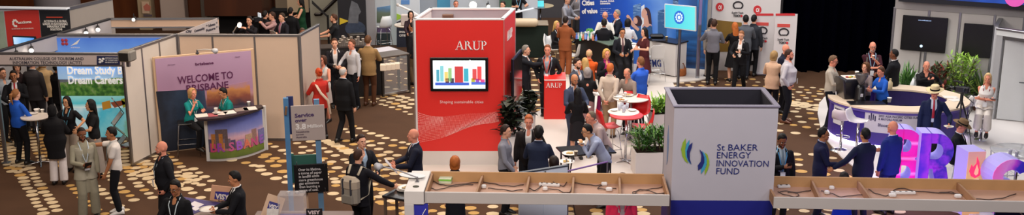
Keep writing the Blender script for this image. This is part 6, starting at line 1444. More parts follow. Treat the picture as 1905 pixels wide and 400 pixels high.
# cables, power strips
def cable(px, z, label, c='#4a3a34', r=.007, lift=.0):
    q = MB(); P = [W(u, v, z) for u, v in px]; o0 = P[0]; P = [p - o0 for p in P]; out = []
    for k in range((len(P) - 1) * 6 + 1):
        s_ = k / 6; i = min(int(s_), len(P) - 2); fr_ = s_ - i; p0 = P[max(i - 1, 0)]; p1 = P[i]; p2 = P[i + 1]; p3 = P[min(i + 2, len(P) - 1)]
        out.append(.5 * ((2 * p1) + (p2 - p0) * fr_ + (2 * p0 - 5 * p1 + 4 * p2 - p3) * fr_ ** 2 + (3 * p1 - p0 - 3 * p2 + p3) * fr_ ** 3) + Vector((0, 0, .004 * math.sin(k))))
    q.tube(out, r, 6); o = q.build('cable', mat(c, .6, 'rubber'), None, o0, smooth=True); tag(o, label, 'cable'); return o
ZC = ZB + .035
cable([(806, 337), (820, 343), (838, 345), (870, 341), (889, 339)], ZC, 'thin dark cable looping near the green box in the first compartment of the left beam')
cable([(802, 350), (814, 353), (830, 349), (855, 345), (880, 343)], ZC, 'thin dark cable lying lowest in the first compartment of the left beam')
cable([(892, 338), (915, 341), (935, 345), (958, 346), (974, 343)], ZC, 'upper dark cable in the second compartment of the left beam'); cable([(908, 350), (930, 352), (955, 355), (972, 352)], ZC, 'lower dark cable in the second compartment of the left beam')
cable([(984, 350), (996, 354), (1006, 346), (1014, 338), (1024, 337), (1034, 341), (1048, 346), (1056, 337), (1062, 336)], ZC, 'dark cable coiling round the power strip in the third compartment of the left beam')
cable([(1018, 352), (1034, 352), (1050, 358), (1060, 357), (1064, 347)], ZC, 'dark cable below the power strip in the third compartment of the left beam')
cable([(1068, 340), (1090, 343), (1110, 345), (1120, 344), (1112, 350), (1130, 352), (1146, 350)], ZC, 'tangled dark cable in the fourth compartment of the left beam'); cable([(1240, 345), (1222, 350), (1198, 353), (1180, 356), (1178, 360), (1192, 362), (1215, 361), (1236, 360)], ZC, 'dark looping cable next to the white tower'); cable([(1182, 360), (1186, 354), (1200, 353), (1225, 360), (1240, 358)], ZC, 'second dark cable crossing next to the white tower')
cable([(1447, 357), (1460, 362), (1480, 366), (1486, 362), (1470, 356), (1452, 356)], ZC, 'dark cable coiled by the adapter in the first compartment of the right beam'); cable([(1466, 358), (1490, 357), (1508, 354)], ZC, 'straight dark cable running right from the coil in the right beam')
cable([(1528, 355), (1545, 359), (1565, 366), (1590, 363), (1612, 363)], ZC, 'dark cable in the second compartment of the right beam'); cable([(1616, 352), (1630, 360), (1650, 364), (1660, 356), (1676, 350), (1700, 355), (1740, 358), (1775, 360)], ZC, 'long dark cable in the third compartment of the right beam'); cable([(1745, 359), (1765, 357), (1780, 360), (1800, 366)], ZC, 'short dark cable before the last divider of the right beam'); cable([(1815, 370), (1845, 371), (1870, 367), (1890, 360)], ZC, 'dark cable in the last compartment of the right beam')
def strip(u, v, label, L_=.32, rz=0.0, c='#d8d4d0', n=4):
    t = thing('power_strip', label, 'power strip', W(u, v, ZB + .022), rz); q = MB(); q.box(-L_ / 2, L_ / 2, -.03, .03, 0, .04, bev=.008); q.build('housing', paint(c), t)
    for k in range(n): q = MB(); q.cyl((-L_ / 2 + (k + .6) * L_ / (n + .2), 0, .04), .017, .003, 10); q.build('socket', mat('#4a4a4c', .5), t)
    return t
strip(1022, 346, 'white power strip among cables in the third compartment of the left beam', .30, -.15); strip(1680, 361, 'long white power strip in the third compartment of the right beam', .34, .0)
strip(1458, 349, 'white adapter block in the first compartment of the right beam', .18, .1, n=2)
def plug(u, v, label, s_=1.0):
    t = thing('plug', label, 'plug', W(u, v, ZB + .022)); q = MB(); q.box(-.035 * s_, .035 * s_, -.03, .03, 0, .05, bev=.012); q.build('body', paint('#dcd8d4'), t); q = MB(); q.tube([(0, .03, .03), (.0, .07, .02)], .01, 6); q.build('collar', paint('#c8c4c0'), t)
plug(900, 350, 'white plug in the second compartment of the left beam'); plug(1014, 354, 'white plug below the power strip of the left beam'); plug(1133, 355, 'white plug in the fourth compartment of the left beam', 1.3); plug(1124, 345, 'pale grey plug above the white one in the fourth compartment of the left beam', 1.2); plug(1547, 352, 'dark topped plug in the second compartment of the right beam'); plug(1660, 366, 'round white plug left of the long power strip of the right beam', 1.4); plug(1782, 368, 'white plug beside the last divider of the right beam', 1.3); plug(1538, 361, 'small white plug lying at the front of the right beam')
t = thing('tissue_box', 'small green and white carton in the first compartment of the left beam', 'box', W(829, 340, ZB + .022), -.1); q = MB(); q.box(-.09, .09, -.06, .06, 0, .08, bev=.006); q.build('carton', mat('#c8ccb0', .5, 'print', scale=10, amt=.2), t); q = MB(); q.box(-.091, .091, -.062, .062, .045, .07); q.build('green_band', mat('#7ac04a', .5), t)
# arm lamp of the end post
p0 = W(776, 334, ZT + .05); p1 = W(706, 308, ZT + .45)
arm_light(p0, p1, 'long white arm spotlight reaching left from the end of the beam', r=.010, head=.055, m=paint('#b8b8bc'))
q = MB(); q.lathe([(.02, .0), (.10, .02), (.11, .035), (.04, .05)], 16); q.v = [(x * 1.8, y_, z) for x, y_, z in q.v]; o = q.build('lamp_base_plate', paint('#d8dcdc'), None, W(767, 330, ZT + .02), -.3); tag(o, 'white spoon shaped lamp foot on the left end of the beam', 'lamp foot')
# board behind the beam, its lit look put into a paler blue white colour
f = Face(W(966, 326, 2.08), W(1057, 307, 2.08)); f = Face(Vector((W(966, 326, 2.06).x, W(966, 326, 2.06).y, 0)), Vector((W(1057, 307, 2.1).x, W(1057, 307, 2.1).y, 0)))
t = fthing('display_board', 'pale blue white two panel display board standing behind the beam', 'board', f); ztp = 2.08
for (a, b) in ((0, f.L * .5), (f.L * .5, f.L)): q = MB(); q.box(a + .004, b - .004, 0, .04, 0.05, ztp, bev=.004); q.build('board_panel', mat('#dfeaf8', .35, 'paint', scale=1, amt=.03), t)
q = MB(); q.box(0, f.L, -.01, .05, ztp, ztp + .02); q.build('top_edge', mat('#3c4450', .5), t); q = MB(); q.ball((f.L * .52, -.01, ztp - .03), .014, 8); q.build('screw', mat('#22242a', .4), t)
f = Face(W(1057, 317, 1.25), W(1132, 300, 1.25)); t = thing('acrylic_rail', 'acrylic rail with painted purple light, right of the pale display board', 'rail', (f.A.x, f.A.y, 0)); 
q = MB(); pa = W(1057, 318, 1.25) ; pb = W(1130, 301, 1.25); pa -= Vector((f.A.x, f.A.y, 0)); pb -= Vector((f.A.x, f.A.y, 0)); q.tube([pa, pb], .016, 8); q.build('rail', mat('#8a6aa8', .2), t); q = MB(); q.tube([pb, pb + Vector((0, 0, -1.25))], .014, 8); q.build('post', mat('#6a6470', .3), t); q = MB(); q.tube([pa, pa + Vector((0, 0, -1.25))], .014, 8); q.build('post', mat('#6a6470', .3), t)  # purple light on the rim is put into the rail colour
# metal legs of a crossed frame under the beam
t = thing('folding_frame', 'crossed chrome frame legs visible under the beam beside the display board', 'frame', W(1058, 400)); q = MB(); q.tube([(-.1, 0, 0), (.05, 0, 1.1)], .014, 8); q.tube([(.12, 0, 0), (-.06, 0, 1.1)], .014, 8); q.tube([(-.06, .01, .4), (.08, .01, .4)], .012, 8); q.build('crossed_legs', metal('#8c8c90', .3), t)
# --- cardboard totem
f = Face(W(542, 412), W(606, 408)); t = fthing('sign_totem', 'tall slatted sign totem with a grey and a black notice board', 'sign', f)
def fbox(u0, u1, v0, v1, y0, y1, nm, m, bev=0): (xa, za), (xb, zb) = f.at(u0, v1), f.at(u1, v0); q = MB(); q.box(min(xa, xb), max(xa, xb), y0, y1, min(za, zb), max(za, zb), bev=bev); return q.build(nm, m, t)
BLU = mat('#4a7ca8', .5, 'print', scale=3, amt=.3)
xa = 0.0; q = MB(); q.box(-.03, .06, .02, .10, 0, 2.35); q.build('left_slat', BLU, t); q = MB(); q.box(f.L - .12, f.L - .02, .02, .10, 0, 2.3); q.build('right_slat', mat('#5f86a8', .5, 'print', scale=3, amt=.35), t)
fbox(536, 545, 182, 253, .1, .14, 'navy_panel', paint('#232c5c')); fbox(540, 598, 290, 312, .10, .14, 'green_panel', paint('#2c5c50')); fbox(538, 546, 290, 345, .12, .16, 'green_side', paint('#2f6a5c'))
q = MB(); q.box(f.L * .38, f.L * .52, .1, .14, 0, 1.0); q.build('wood_slat', paint('#b89a80'), t)
fbox(544, 603, 194, 262, -.03, .0, 'grey_board', paint('#a89a94'), .004)
wtext(f, t, 'Service', (548.5, 218), (584, 215), 7, paint('#4a3560'), y=-.036, bold=.03); wtext(f, t, 'over', (549, 227), (571, 224.5), 6, paint('#4a3560'), y=-.036, bold=.03); wtext(f, t, '3.8', (550, 240), (569.5, 238.5), 9.5, paint('#dcd6d2'), y=-.036, bold=.04); wtext(f, t, 'Million', (571.5, 237.5), (600, 235), 6, paint('#dcd6d2'), y=-.036, bold=.03)
for k, (w_, s_) in enumerate(((24, 'households'), (14, 'across'), (20, 'Australia'))): wtext(f, t, s_, (551, 246 + k * 5), (551 + w_, 245 + k * 5), 3, paint('#5a4a58'), y=-.036)
fbox(549, 609, 303, 359, -.04, -.0, 'black_board', mat('#0d0d11', .4), .006)
for k, (s_, w_) in enumerate((('Over its lifetime,', 42), ('a tonne of paper', 43), ('in landfill emits', 38), ('more greenhouse', 44), ('gas emissions', 37), ('than burning a', 38), ('tonne of coal.', 35))): wtext(f, t, s_, (555 + k * .4, 317 + k * 6.35), (555 + k * .4 + w_, 314.6 + k * 6.35), 4.6, paint('#c8c4c4'), y=-.048, bold=.015)
for (u, v) in ((552, 305), (604, 303), (556, 356), (605, 353)): x, z = f.at(u, v); q = MB(); q.tube([(x, -.05, z - .05), (x, -.05, z + .05)], .007, 6); q.build('clip', metal('#8a8a90', .3), t)
q = MB(); q.tube([(.02, -.02, 2.2), (.0, -.02, 2.06)], .022, 8); q.build('strap', paint('#7a5a40'), t)
# --- recycling company counter and its cards
p = W(380, 412, 0); hv = 1.02
f = Face(W(362, 388, hv) , W(436, 404, hv)); 
a, b, c_, d_ = W(340, 366, hv), W(414, 377, hv), W(455, 425, hv), W(330, 425, hv)
t = thing('demo_counter', 'grey counter with a purple printed top in front of the seated suits, lower left', 'counter', (a.x, a.y, 0)); o0 = Vector((a.x, a.y, 0))
q = MB(); q.prism([tuple((p_ - o0))[:2] for p_ in (a, b, c_, d_)], 0, hv, axis='z'); q.build('body', paint('#8c7a74'), t)
q = MB(); q.prism([tuple((W(u, v, hv) - o0))[:2] for u, v in ((341, 367), (413, 378), (398, 384), (356, 400), (333, 400))], hv, hv + .006, axis='z'); q.build('printed_top', paint('#33296c'), t)
q = MB(); q.prism([tuple((W(u, v, hv) - o0))[:2] for u, v in ((362, 375), (380, 381), (368, 387), (352, 381))], hv + .006, hv + .009, axis='z'); q.prism([tuple((W(u, v, hv) - o0))[:2] for u, v in ((362, 385), (374, 388), (364, 393), (355, 389))], hv + .006, hv + .009, axis='z'); q.build('white_print', paint('#d8d0d4'), t)
f = Face(W(391, 371, hv), W(434, 380, hv)); f.A.z = f.B.z = 0
t = thing('sign_card', 'cream card sign with a blue company name panel on the purple topped counter', 'sign', (f.A.x, f.A.y, hv + .007), f.rz)
def card(px, y0, y1, nm, m): q = MB(); q.prism([(f.at(*p_)[0], f.at(*p_)[1] - hv - .007) for p_ in px], y0, y1); return q.build(nm, m, t)
card([(390, 372), (430, 379), (436, 349), (394, 344)], 0, .012, 'card', paint('#d8a684')); card([(399, 370), (429, 374), (429, 358), (401, 356)], -.006, 0, 'name_panel', paint('#322f88'))
def cardtext(s_, a_, b_, hpx, m, y):
    x0_, z0_ = f.at(*a_); x1_, z1_ = f.at(*b_); zt_ = f.at(a_[0], a_[1] - hpx)[1]
    text(s_, (zt_ - z0_) / .69, x0_, z0_ - hv - .007, y, t, m, 'lettering', .04, width=math.hypot(x1_ - x0_, z1_ - z0_), rot=math.degrees(math.atan2(z1_ - z0_, x1_ - x0_)), shear=.2)
cardtext('VISY', (402, 369), (428, 372), 9, paint('#e8dcd4'), -.012); cardtext('FOR A BETTER WORLD', (406, 374.5), (427, 377.5), 2, DK, -.004)
# second counter with acrylic box and cards
a = W(470, 396, .98); t = thing('demo_counter', 'low counter edge with an acrylic box and cards beneath the slatted sign totem', 'counter', (a.x, a.y, 0)); q = MB(); q.box(.05, 1.65, -.6, .1, 0, .98, bev=.01); q.build('body', paint('#7a6a66'), t); q = MB(); q.box(.3, .9, -.4, -.05, .98, .985); q.build('printed_top', paint('#4a3a78'), t)
o0 = Vector((a.x, a.y, .985))
f = Face(W(518, 404, .985), W(566, 404, .985)); t = thing('acrylic_box', 'clear acrylic box with a slot lid on the counter under the totem', 'box', (f.A.x, f.A.y, .985), 0)
AC = mat('#dcd6d6', .08, 'glass', alpha=.16); w_ = f.L; hb_ = .36
for (x0, x1, y0, y1) in ((0, w_, 0, .008), (0, w_, .25, .258), (0, .008, 0, .258), (w_ - .008, w_, 0, .258)): q = MB(); q.box(x0, x1, y0, y1, 0, hb_); q.build('side', AC, t)
q = MB(); q.box(0, w_, 0, .258, hb_, hb_ + .008); q.build('lid', AC, t)
for x in (.16, .3): q = MB(); q.cyl((x, .12, hb_ + .008), .03, .03, 14); q.build('lid_knob', mat('#c8c4c4', .1, 'glass', alpha=.6), t)
t = thing('sign_card', 'leaning cream card with a dark blue name panel left of the acrylic box', 'sign', W(487, 402, 1.0), .25)
M = Matrix.Rotation(R(-14), 4, 'X') @ Matrix.Rotation(R(22), 4, 'Y'); q = MB(); q.box(-.02, .27, 0, .012, 0, .38, M); q.build('card', paint('#c8a88c'), t); q = MB(); q.box(.04, .22, -.006, 0, .14, .27, M); q.build('name_panel', paint('#302e74'), t)
o = text('VISY', .085, 0, 0, 0, t, paint('#e0d8d4'), 'lettering', .04, width=.15); o.matrix_local = M @ Matrix.Translation((.055, -.010, .17)) @ Matrix.Rotation(R(90), 4, 'X')
t = thing('photo_card', 'small white photo card in front of the leaning name card', 'card', W(506, 408, 1.0), -.2); q = MB(); q.box(-.1, .1, 0, .01, 0, .17, Matrix.Rotation(R(-20), 4, 'X')); q.build('card', mat('#c8c4c0', .4, 'print', scale=14, amt=.3), t)
t = thing('name_plate', 'black name plate with white company name right of the acrylic box', 'sign', W(570, 402, .985), .1); q = MB(); q.box(0, .26, 0, .02, 0, .12); q.build('plate', mat('#141216', .4), t); o = text('VISY', .085, .03, .03, -.004, t, paint('#c8b8b8'), 'lettering', .04, width=.2)
# tall table of the backpacker with plates
g = W(748, 428); t = thing('high_table', 'small black high table with stacked plates beside the man with the backpack', 'table', (W(748, 362, 1.04).x, W(748, 362, 1.04).y, 0), -.5); q = MB(); q.box(-.28, .30, -.2, .22, 1.0, 1.04, bev=.006); q.build('table_top', mat('#1c1a1c', .25), t)
for x in (-.24, .26):
    for y_ in (-.16, .18): q = MB(); q.box(x - .02, x + .02, y_ - .02, y_ + .02, 0, 1.0); q.build('leg', mat('#5c4c40', .4), t)
for k, lb in enumerate(('lowest plate of the stack on the black high table', 'middle plate of the stack on the black high table', 'topmost plate with leftovers on the black high table')):
    saucer_plate(W(754, 354, 1.042) + Vector((0.01 * k, 0, k * .018)), lb, .15, '#a89068' if k == 2 else None)
# ================================================================ PEOPLE (head top pixel + height give the place on the floor)
NV, BK_, CH = '#161a2c', '#0d0d12', '#2c2c32'
def pp(u, v, h, face, label, dz=0, off=(0, 0), **k):
    sit = k.get('sit'); lean = k.get('lean', 0)
    ht = h
    s = h / 1.75
    if sit is not None: ht = h - (.93 * s - sit - .06 * s)
    up = .82 * s; ht -= up * (1 - math.cos(R(lean)))
    p = W(u, v, ht + dz); fx, fy = math.sin(R(face)), -math.cos(R(face))
    p.x -= fx * math.sin(R(lean)) * up; p.y -= fy * math.sin(R(lean)) * up
    p.z = dz
    return person((p.x + off[0], p.y + off[1], dz), h, face, label, **k)
def hcup(i, k, label, c='#e6e0d8'): p = hand_pt(i, k, .07, -.03); cup(0, 0, 0, label, .035, .09, c, p=p)
def hplate(i, k, label, food='#c8a878', r=.11): saucer_plate(hand_pt(i, k, .13, .015), label, r, food)
def phone(i, k, label, c='#15161a', w_=.07, l_=.15, name='phone', cat='phone', tilt=50):
    p = hand_pt(i, k, .11, .02); q = MB(); M = Matrix.Rotation(i['root'].rotation_euler[2], 4, 'Z') @ Matrix.Rotation(R(tilt), 4, 'X'); q.box(-w_ / 2, w_ / 2, -l_ / 2, l_ / 2, -.005, .005, M, .003); o = q.build(name, mat(c, .4, 'plastic'), None, p); tag(o, label, cat); return o
# ---- left
i = pp(24, 131, 1.74, 20, 'man in black suit with red tie holding a white cup, by the left edge', top=('jacket', BK_), shirt='#d8d4d8', tie='#a8202a', skin='tan', hair=('short', '#1a1412'), hands=('front', 'chest')); hcup(i, 1, 'white paper cup held by the man with the red tie')
pp(33, 124, 1.66, 30, 'woman with brown hair partly hidden behind the man with the red tie', top=('blouse', '#2a1c20'), hair=('bob', '#3a241c'), female=True, off=(-.25, .5))
i = pp(58, 108, 1.80, 170, 'man in dark grey suit seen from behind under the college fascia', top=('jacket', '#3a383c'), bottom=('trousers', '#2c2a2e'), shirt='#cccccc', hair=('short', '#2a2018'), hands=('down', 'talk'))
i = pp(2, 126, 1.72, 60, 'person in a pale patterned shirt cut off by the left edge', top=('shirt', '#9aa4b0'), hands=('front', 'front'))
pp(77, 108, 1.70, 200, 'fair haired person in a cream jacket under the college fascia', top=('jacket', '#b89a70'), shirt='#888888', hair=('bob', '#9a7040'), hands=('front', 'mouth'), female=True)
pp(104, 116, 1.74, 150, 'man in black standing in the dark beside the college picture wall', top=('jacket', BK_), shirt='#2a2a30', hair=('short', '#14100e'), hands=('front', 'mouth'), skin='tan')
i = pp(27, 166, 1.66, 155, 'woman in bright blue shirt and black apron trousers seen from behind', top=('shirt', '#1f55b8'), bottom=('trousers', '#0f0f14'), hair=('pony', '#8a5a34'), female=True, hands=((.2, .3, 1.02), (-.1, .32, 1.05)), stance=.14, fat=.2)
i = pp(95, 196, 1.66, 190, 'woman in a black headscarf and long black coat with white trousers, seen from behind', top=('coat', '#0d0c10'), bottom=('wide', '#cfc6c4'), hair=('hijab', '#0c0b0e'), female=True, hands=('front', 'front'), opening=0, fat=.4, wide=1.15); 
i = pp(124, 179, 1.62, -10, 'woman with glasses and long black hair in a black shirt wearing a blue lanyard', top=('tee', '#121114'), bottom=('wide', '#a89888'), hair=('long', '#100d0d'), glasses=True, female=True, skin='asian', hands=((.30, .30, 1.12), (-.34, .22, 1.10)), lanyard='#6ab0cc')
i = pp(169, 185, 1.66, -60, 'woman with long black hair in black top and grey skirt beside the brochure rack', top=('tee', '#100f12'), bottom=('longskirt', '#8a8078'), hair=('long', '#0e0c0d'), female=True, skin='asian', hands=('down', 'front'))
i = pp(150, 236, 1.76, 35, 'bearded man in a beige tunic suit and waistcoat reading a phone', top=('kurta', '#8e8874'), shirt='#a09a88', bottom=('wide', '#8e8874'), hair=('crop', '#1c1512'), beard='#1c1512', skin='brown', hands=((.10, .34, 1.12), (-.22, .06, .82)), lanyard='#b8c4cc', head=(0, 14), stance=.12, opening=.05); phone(i, 1, 'dark phone held by the man in the beige tunic suit', w_=.12, l_=.18)
i = pp(208, 236, 1.70, -72, 'man in white polo shirt reaching his arm to the man in beige', top=('tee', '#d4ccc4'), bottom=('trousers', '#0e0f14'), hair=('short', '#0f0c0b'), skin='olive', hands=((.18, .58, 1.38), (-.2, .2, .85)), lanyard='#9ab4b8', shoes='#d8d4d0', head=(0, 4))
i = pp(302, 262, 1.78, -60, 'bald man with grey beard in black blazer and pale lanyard, facing left', top=('jacket', '#101016'), hair=('bald', '#3a2c24'), beard='#5a463a', skin='pink', lanyard='#a8b8c4', opening=.03, hands=('down', 'pocket'), fat=.5, shirt='#14141a')
i = pp(326, 334, 1.76, -15, 'man with glasses in black clothes with a white badge at the lower edge', top=('jacket', '#0c0c10'), shirt='#101014', hair=('short', '#120e0c'), glasses=True, skin='olive', lanyard='#b8c4c8', hands=('front', 'down'), head=(0, 12))
i = pp(438, 318, 1.74, -75, 'man in black suit and white shirt holding a plate beside the cream card sign', top=('jacket', '#0e0e14'), shirt='#d8d4d0', hair=('short', '#0e0b0a'), skin='tan', hands=((.06, .36, 1.12), (-.12, .34, 1.12)), opening=.07, head=(0, 12)); hplate(i, 1, 'round silver plate held by the man in the black suit', None, .15)
# city desk
i = pp(357, 164, 1.64, 55, 'seated blonde woman in a teal polo shirt resting her chin on her hand', top=('tee', '#0f7a78'), bottom=('trousers', '#101014'), hair=('bob', '#b08a58'), female=True, sit=.68, hands=('chin', (-.1, .35, 1.06)), lanyard='#c8d0d4', lean=8, skin='pink')
i = pp(414, 163, 1.66, -50, 'seated woman with short black hair in a teal polo shirt behind the curved counter', top=('tee', '#0f7a74'), bottom=('trousers', '#101014'), hair=('short', '#120e0e'), female=True, sit=.66, hands=('lap', 'lap'), lanyard='#b8c4c8', lean=10, skin='tan', head=(0, 12))
# upper left dark group
i = pp(464, 30, 1.74, -20, 'photographer in dark clothes behind a glaring lamp, top left of centre', top=('jacket', '#141218'), shirt='#3a2c30', hair=('short', '#2a1c14'), hands=('high', 'high'), dz=0)
i = pp(507, 22, 1.72, -70, 'man in a pink shirt filming with a camera behind the partition', top=('shirt', '#b08a88'), hair=('short', '#3a2418'), hands=('high', 'high')); 
t = thing('video_camera', 'dark video camera with a lit screen held by the man in the pink shirt', 'camera', hand_pt(i, 1, .16, .0), 2.2); q = MB(); q.box(-.07, .07, -.14, .14, -.06, .10, bev=.02); q.build('body', mat('#141418', .4), t); q = MB(); q.tube([(0, .14, .02), (0, .24, .02)], .05, 12); q.build('lens', mat('#0c0c10', .2), t); q = MB(); q.box(-.2, .0, -.02, 0, .1, .22); q.build('screen', glow('#c8d0d8', .7), t)
i = pp(525, 24, 1.76, -40, 'man in dark suit with a pink tie holding a white paper behind the partition', top=('jacket', '#15141c'), shirt='#a8949c', tie='#a85a70', hair=('short', '#3a2a1e'), hands=('front', 'talk')); phone(i, -1, 'white sheet of paper held by the man with the pink tie', '#d8d0c8', .2, .26, 'paper_sheet', 'paper')
i = pp(560, -4, 1.70, -80, 'woman with long dark hair in a dark green dress near the stairs', top=('dress', '#0f3a22'), bottom=None, hair=('long', '#15100e'), female=True, hands=('front', 'front'), sleeves='none'); hplate(i, 1, 'plate held by the woman in the green dress', r=.09)
i = pp(622, 26, 1.76, -85, 'bearded man in a dark tee shirt holding a plate by the handrail', top=('tee', '#18191c'), bottom=('trousers', '#101014'), hair=('short', '#4a2c1c'), beard='#5a3422', hands=((.05, .45, 1.15), (-.12, .4, 1.12))); hplate(i, 1, 'white plate held out by the man near the handrail', '#b88a58')
i = pp(562, 52, 1.74, 20, 'shaded man in a dark suit just behind the end of the cream partition', top=('jacket', '#0d0f18'), shirt='#2a3040', hair=('short', '#4a3c30'), skin='brown')
i = pp(588, 92, 1.68, -20, 'dark clothed person with a pale lanyard standing behind the woman in red', top=('jacket', '#0e0e14'), shirt='#1a1a20', hair=('short', '#0e0b0a'), skin='brown', lanyard='#8ab0c4')
i = pp(540, 14, 1.70, 170, 'person in black seen from behind between the suited man and the green dress', top=('jacket', '#0c0c10'), shirt='#1a1a1e', hair=('short', '#14100e'))
i = pp(492, 20, 1.70, 150, 'person in black at the far left of the filming group', top=('jacket', '#0c0c10'), shirt='#1a1a1e', hair=('short', '#14100e'))
i = pp(622, 71, 1.80, 10, 'man in an open black suit and white shirt holding a cup, laughing group centre left', top=('jacket', '#17161c'), shirt='#cfc8c4', hair=('short', '#4a2a1a'), hands=((.06, .34, 1.12), 'front'), opening=.09); hcup(i, 1, 'white cup held by the man in the open black suit')
i = pp(655, 73, 1.80, -15, 'smiling man in a white shirt standing beside the tan jacket', top=('shirt', '#bdbcc0'), bottom=('trousers', '#101218'), hair=('short', '#5a3a26'), skin='pink', hands=('front', 'down'), twist=-25)
i = pp(684, 66, 1.84, 172, 'man in a tan jacket and brown trousers seen from behind at the coffee counter', top=('jacket', '#8f7048'), bottom=('trousers', '#4c2c18'), shirt='#999999', hair=('short', '#5a3a22'), hands=('front', 'talk'), shoes='#4a2814')
i = pp(637, 124, 1.80, 155, 'grey haired man in a black suit walking away across the dotted carpet', top=('jacket', '#0c0c10'), shirt='#b8c0c8', bottom=('trousers', '#0c0c10'), hair=('rim', '#a8a4a0'), hands=('down', 'down'), walk=.16, fat=.5, opening=.0)
i = pp(601, 103, 1.66, -25, 'woman in a white sleeveless top facing the woman in red', top=('sleeveless', '#c4b8b0'), bottom=('skirt', '#a89890'), hair=('bob', '#4a2c1c'), female=True, hands=('front', 'front'), skin='pink', lanyard='#8ab4c8')
i = pp(593, 127, 1.68, 215, 'woman with bright orange hair in a red floral jacket, seen from behind', top=('jacket', '#b02a20'), shirt='#8a2a20', bottom=('trousers', '#1c1010'), hair=('bun', '#b0401c'), female=True, hands=('front', 'front'), opening=0)
q = MB(); q.tube([i['MT'] @ Vector(p) for p in ((-.1, .06, .53), (-.13, -.13, .42), (-.05, -.165, .25), (.12, -.17, .05), (.18, -.15, -.3))], [(.03, .008)] * 5, 8); q.build('scarf', fab('#c8b09c'), i['root'], smooth=True)
# back centre
i = pp(764, 20, 1.62, 10, 'woman with black hair at the pale grey box, far behind the red kiosk', top=('blouse', '#2c1c24'), hair=('bob', '#120e0e'), female=True, hands=('table', 'table'))
i = pp(768, 42, 1.74, 250, 'man in a black jacket and khaki trousers half hidden by the red kiosk', top=('jacket', '#121216'), shirt='#c8c4c0', bottom=('trousers', '#5a4630'), hair=('short', '#120e0c'), skin='olive')
i = pp(848, 0, 1.72, 10, 'man with grey hair whose head shows above the back of the red kiosk', top=('shirt', '#5a3c40'), hair=('crop', '#5a4a40'), skin='pink')
i = pp(936, 2, 1.70, -30, 'person at the top edge right of the kiosk with dark clothes', top=('jacket', '#14141a'), shirt='#5a6068', hair=('short', '#2a1c14'))
i = pp(962, -22, 1.74, 20, 'person in black with a blue lanyard at the top beside the tilted board', top=('tee', '#121216'), hair=('short', '#2a1c14'), lanyard='#7ab0cc', hands=('talk', 'talk'))
# lower centre
i = pp(671, 250, 1.78, 35, 'young man in a black suit facing the backpacker', top=('jacket', '#101118'), shirt='#9ab0c4', hair=('short', '#2a1812'), hands=('front', 'front'), opening=.05)
i = pp(665, 277, 1.80, 150, 'man with a pale grey backpack resting his hand on the black high table', top=('jacket', '#121118'), shirt='#22222a', hair=('crop', '#3a2218'), hands=((.52, .42, 1.02), (-.15, .3, 1.15)), opening=0, bottom=('trousers', '#0e0e14')); BPK = i
i = pp(771, 239, 1.80, -80, 'bald man in a navy suit holding a white sheet, left of the red kiosk', top=('jacket', '#15182a'), shirt='#c4ccd8', hair=('bald', '#6a5044'), skin='pink', hands=('front', 'front'), opening=.06, beard=None); phone(i, -1, 'large white sheet held by the bald man in navy', '#c8ccd0', .22, .32, 'paper_sheet', 'paper')
i = pp(846, 291, 1.64, 178, 'woman with short copper hair in black seen from behind under the beam', top=('jacket', '#10121c'), shirt='#1a1c26', bottom=('longskirt', '#0e1018'), hair=('bob', '#a85c28'), female=True, opening=0, hands=((.16, .2, .95), (-.2, .05, .8)))
i = pp(939, 232, 1.76, 75, 'young man in a grey shirt and black trousers facing right beside the kiosk plant', top=('shirt', '#84848e'), bottom=('trousers', '#0e0e12'), hair=('short', '#2a1812'), sleeves='long', hands=((.16, .22, .92), (-.2, .12, .9)))
i = pp(984, 213, 1.80, -5, 'red haired man in a black suit and white shirt looking down', top=('jacket', '#1c1718'), shirt='#d8d4d0', hair=('short', '#a85a30'), skin='pink', hands=('down', 'pocket'), opening=.07, head=(0, 10), stance=.12)
i = pp(1002, 236, 1.76, 172, 'man with dark curly hair in a navy suit seen from behind', top=('jacket', '#222a40'), shirt='#c8ccd8', bottom=('trousers', '#141a2a'), hair=('afro', '#14100f'), skin='brown', hands=('front', 'front'), opening=0, wide=1.08)
i = pp(1031, 291, 1.60, 190, 'person with dark brown hair just above the pale display board', top=('jacket', '#15131a'), shirt='#1a1a20', hair=('bob', '#20130f'), female=True, opening=0)
i = pp(1088, 232, 1.76, -80, 'man with glasses and black hair leaning over to eat from a plate', top=('shirt', '#98a0b8'), bottom=('trousers', '#0e0e14'), hair=('short', '#0c0a0a'), glasses=True, skin='asian', lean=30, hands=((.05, .42, 1.20), (-.02, .45, 1.26)), head=(0, 10)); hplate(i, 1, 'white plate held at the mouth of the man in glasses', '#c89a60', .08)
i = pp(1096, 207, 1.78, -75, 'older man in a pale pink shirt with a dark shoulder strap, leaning left', top=('shirt', '#b09a96'), bottom=('trousers', '#15151a'), hair=('crop', '#6a5c4c'), lean=26, hands=('down', 'front'), skin='pink')
q = MB(); q.tube([i['MT'] @ Vector(p) for p in ((.11, -.06, .52), (.06, .135, .40), (-.05, .15, .22), (-.17, .06, .0))], [(.016, .004)] * 4, 8); q.build('shoulder_strap', fab('#141216'), i['root'], smooth=True)
i = pp(1075, 164, 1.62, 185, 'woman with long black hair and black top standing with her back to the camera', top=('blouse', '#0d0c10'), bottom=('skirt', '#1c1a1e'), hair=('long', '#0e0c0d'), female=True, hands=('front', 'front'))
i = pp(1068, 137, 1.80, 25, 'bald bearded man in a blue grey suit looking at his plate', top=('jacket', '#3a4258'), shirt='#c4c0c4', bottom=('trousers', '#3a4258'), hair=('bald', '#2a1c16'), beard='#3a2a22', skin='tan', hands=('front', 'front'), head=(0, 16), opening=.05); hplate(i, -1, 'plate held by the bald bearded man', r=.1)
i = pp(1093, 126, 1.66, 180, 'grey haired woman in a black top with a keyhole back and pink skirt', top=('blouse', '#121114'), bottom=('skirt', '#96706e'), hair=('bob', '#8c8480'), female=True, sleeves='short', hands=('front', 'front'), fat=.3)
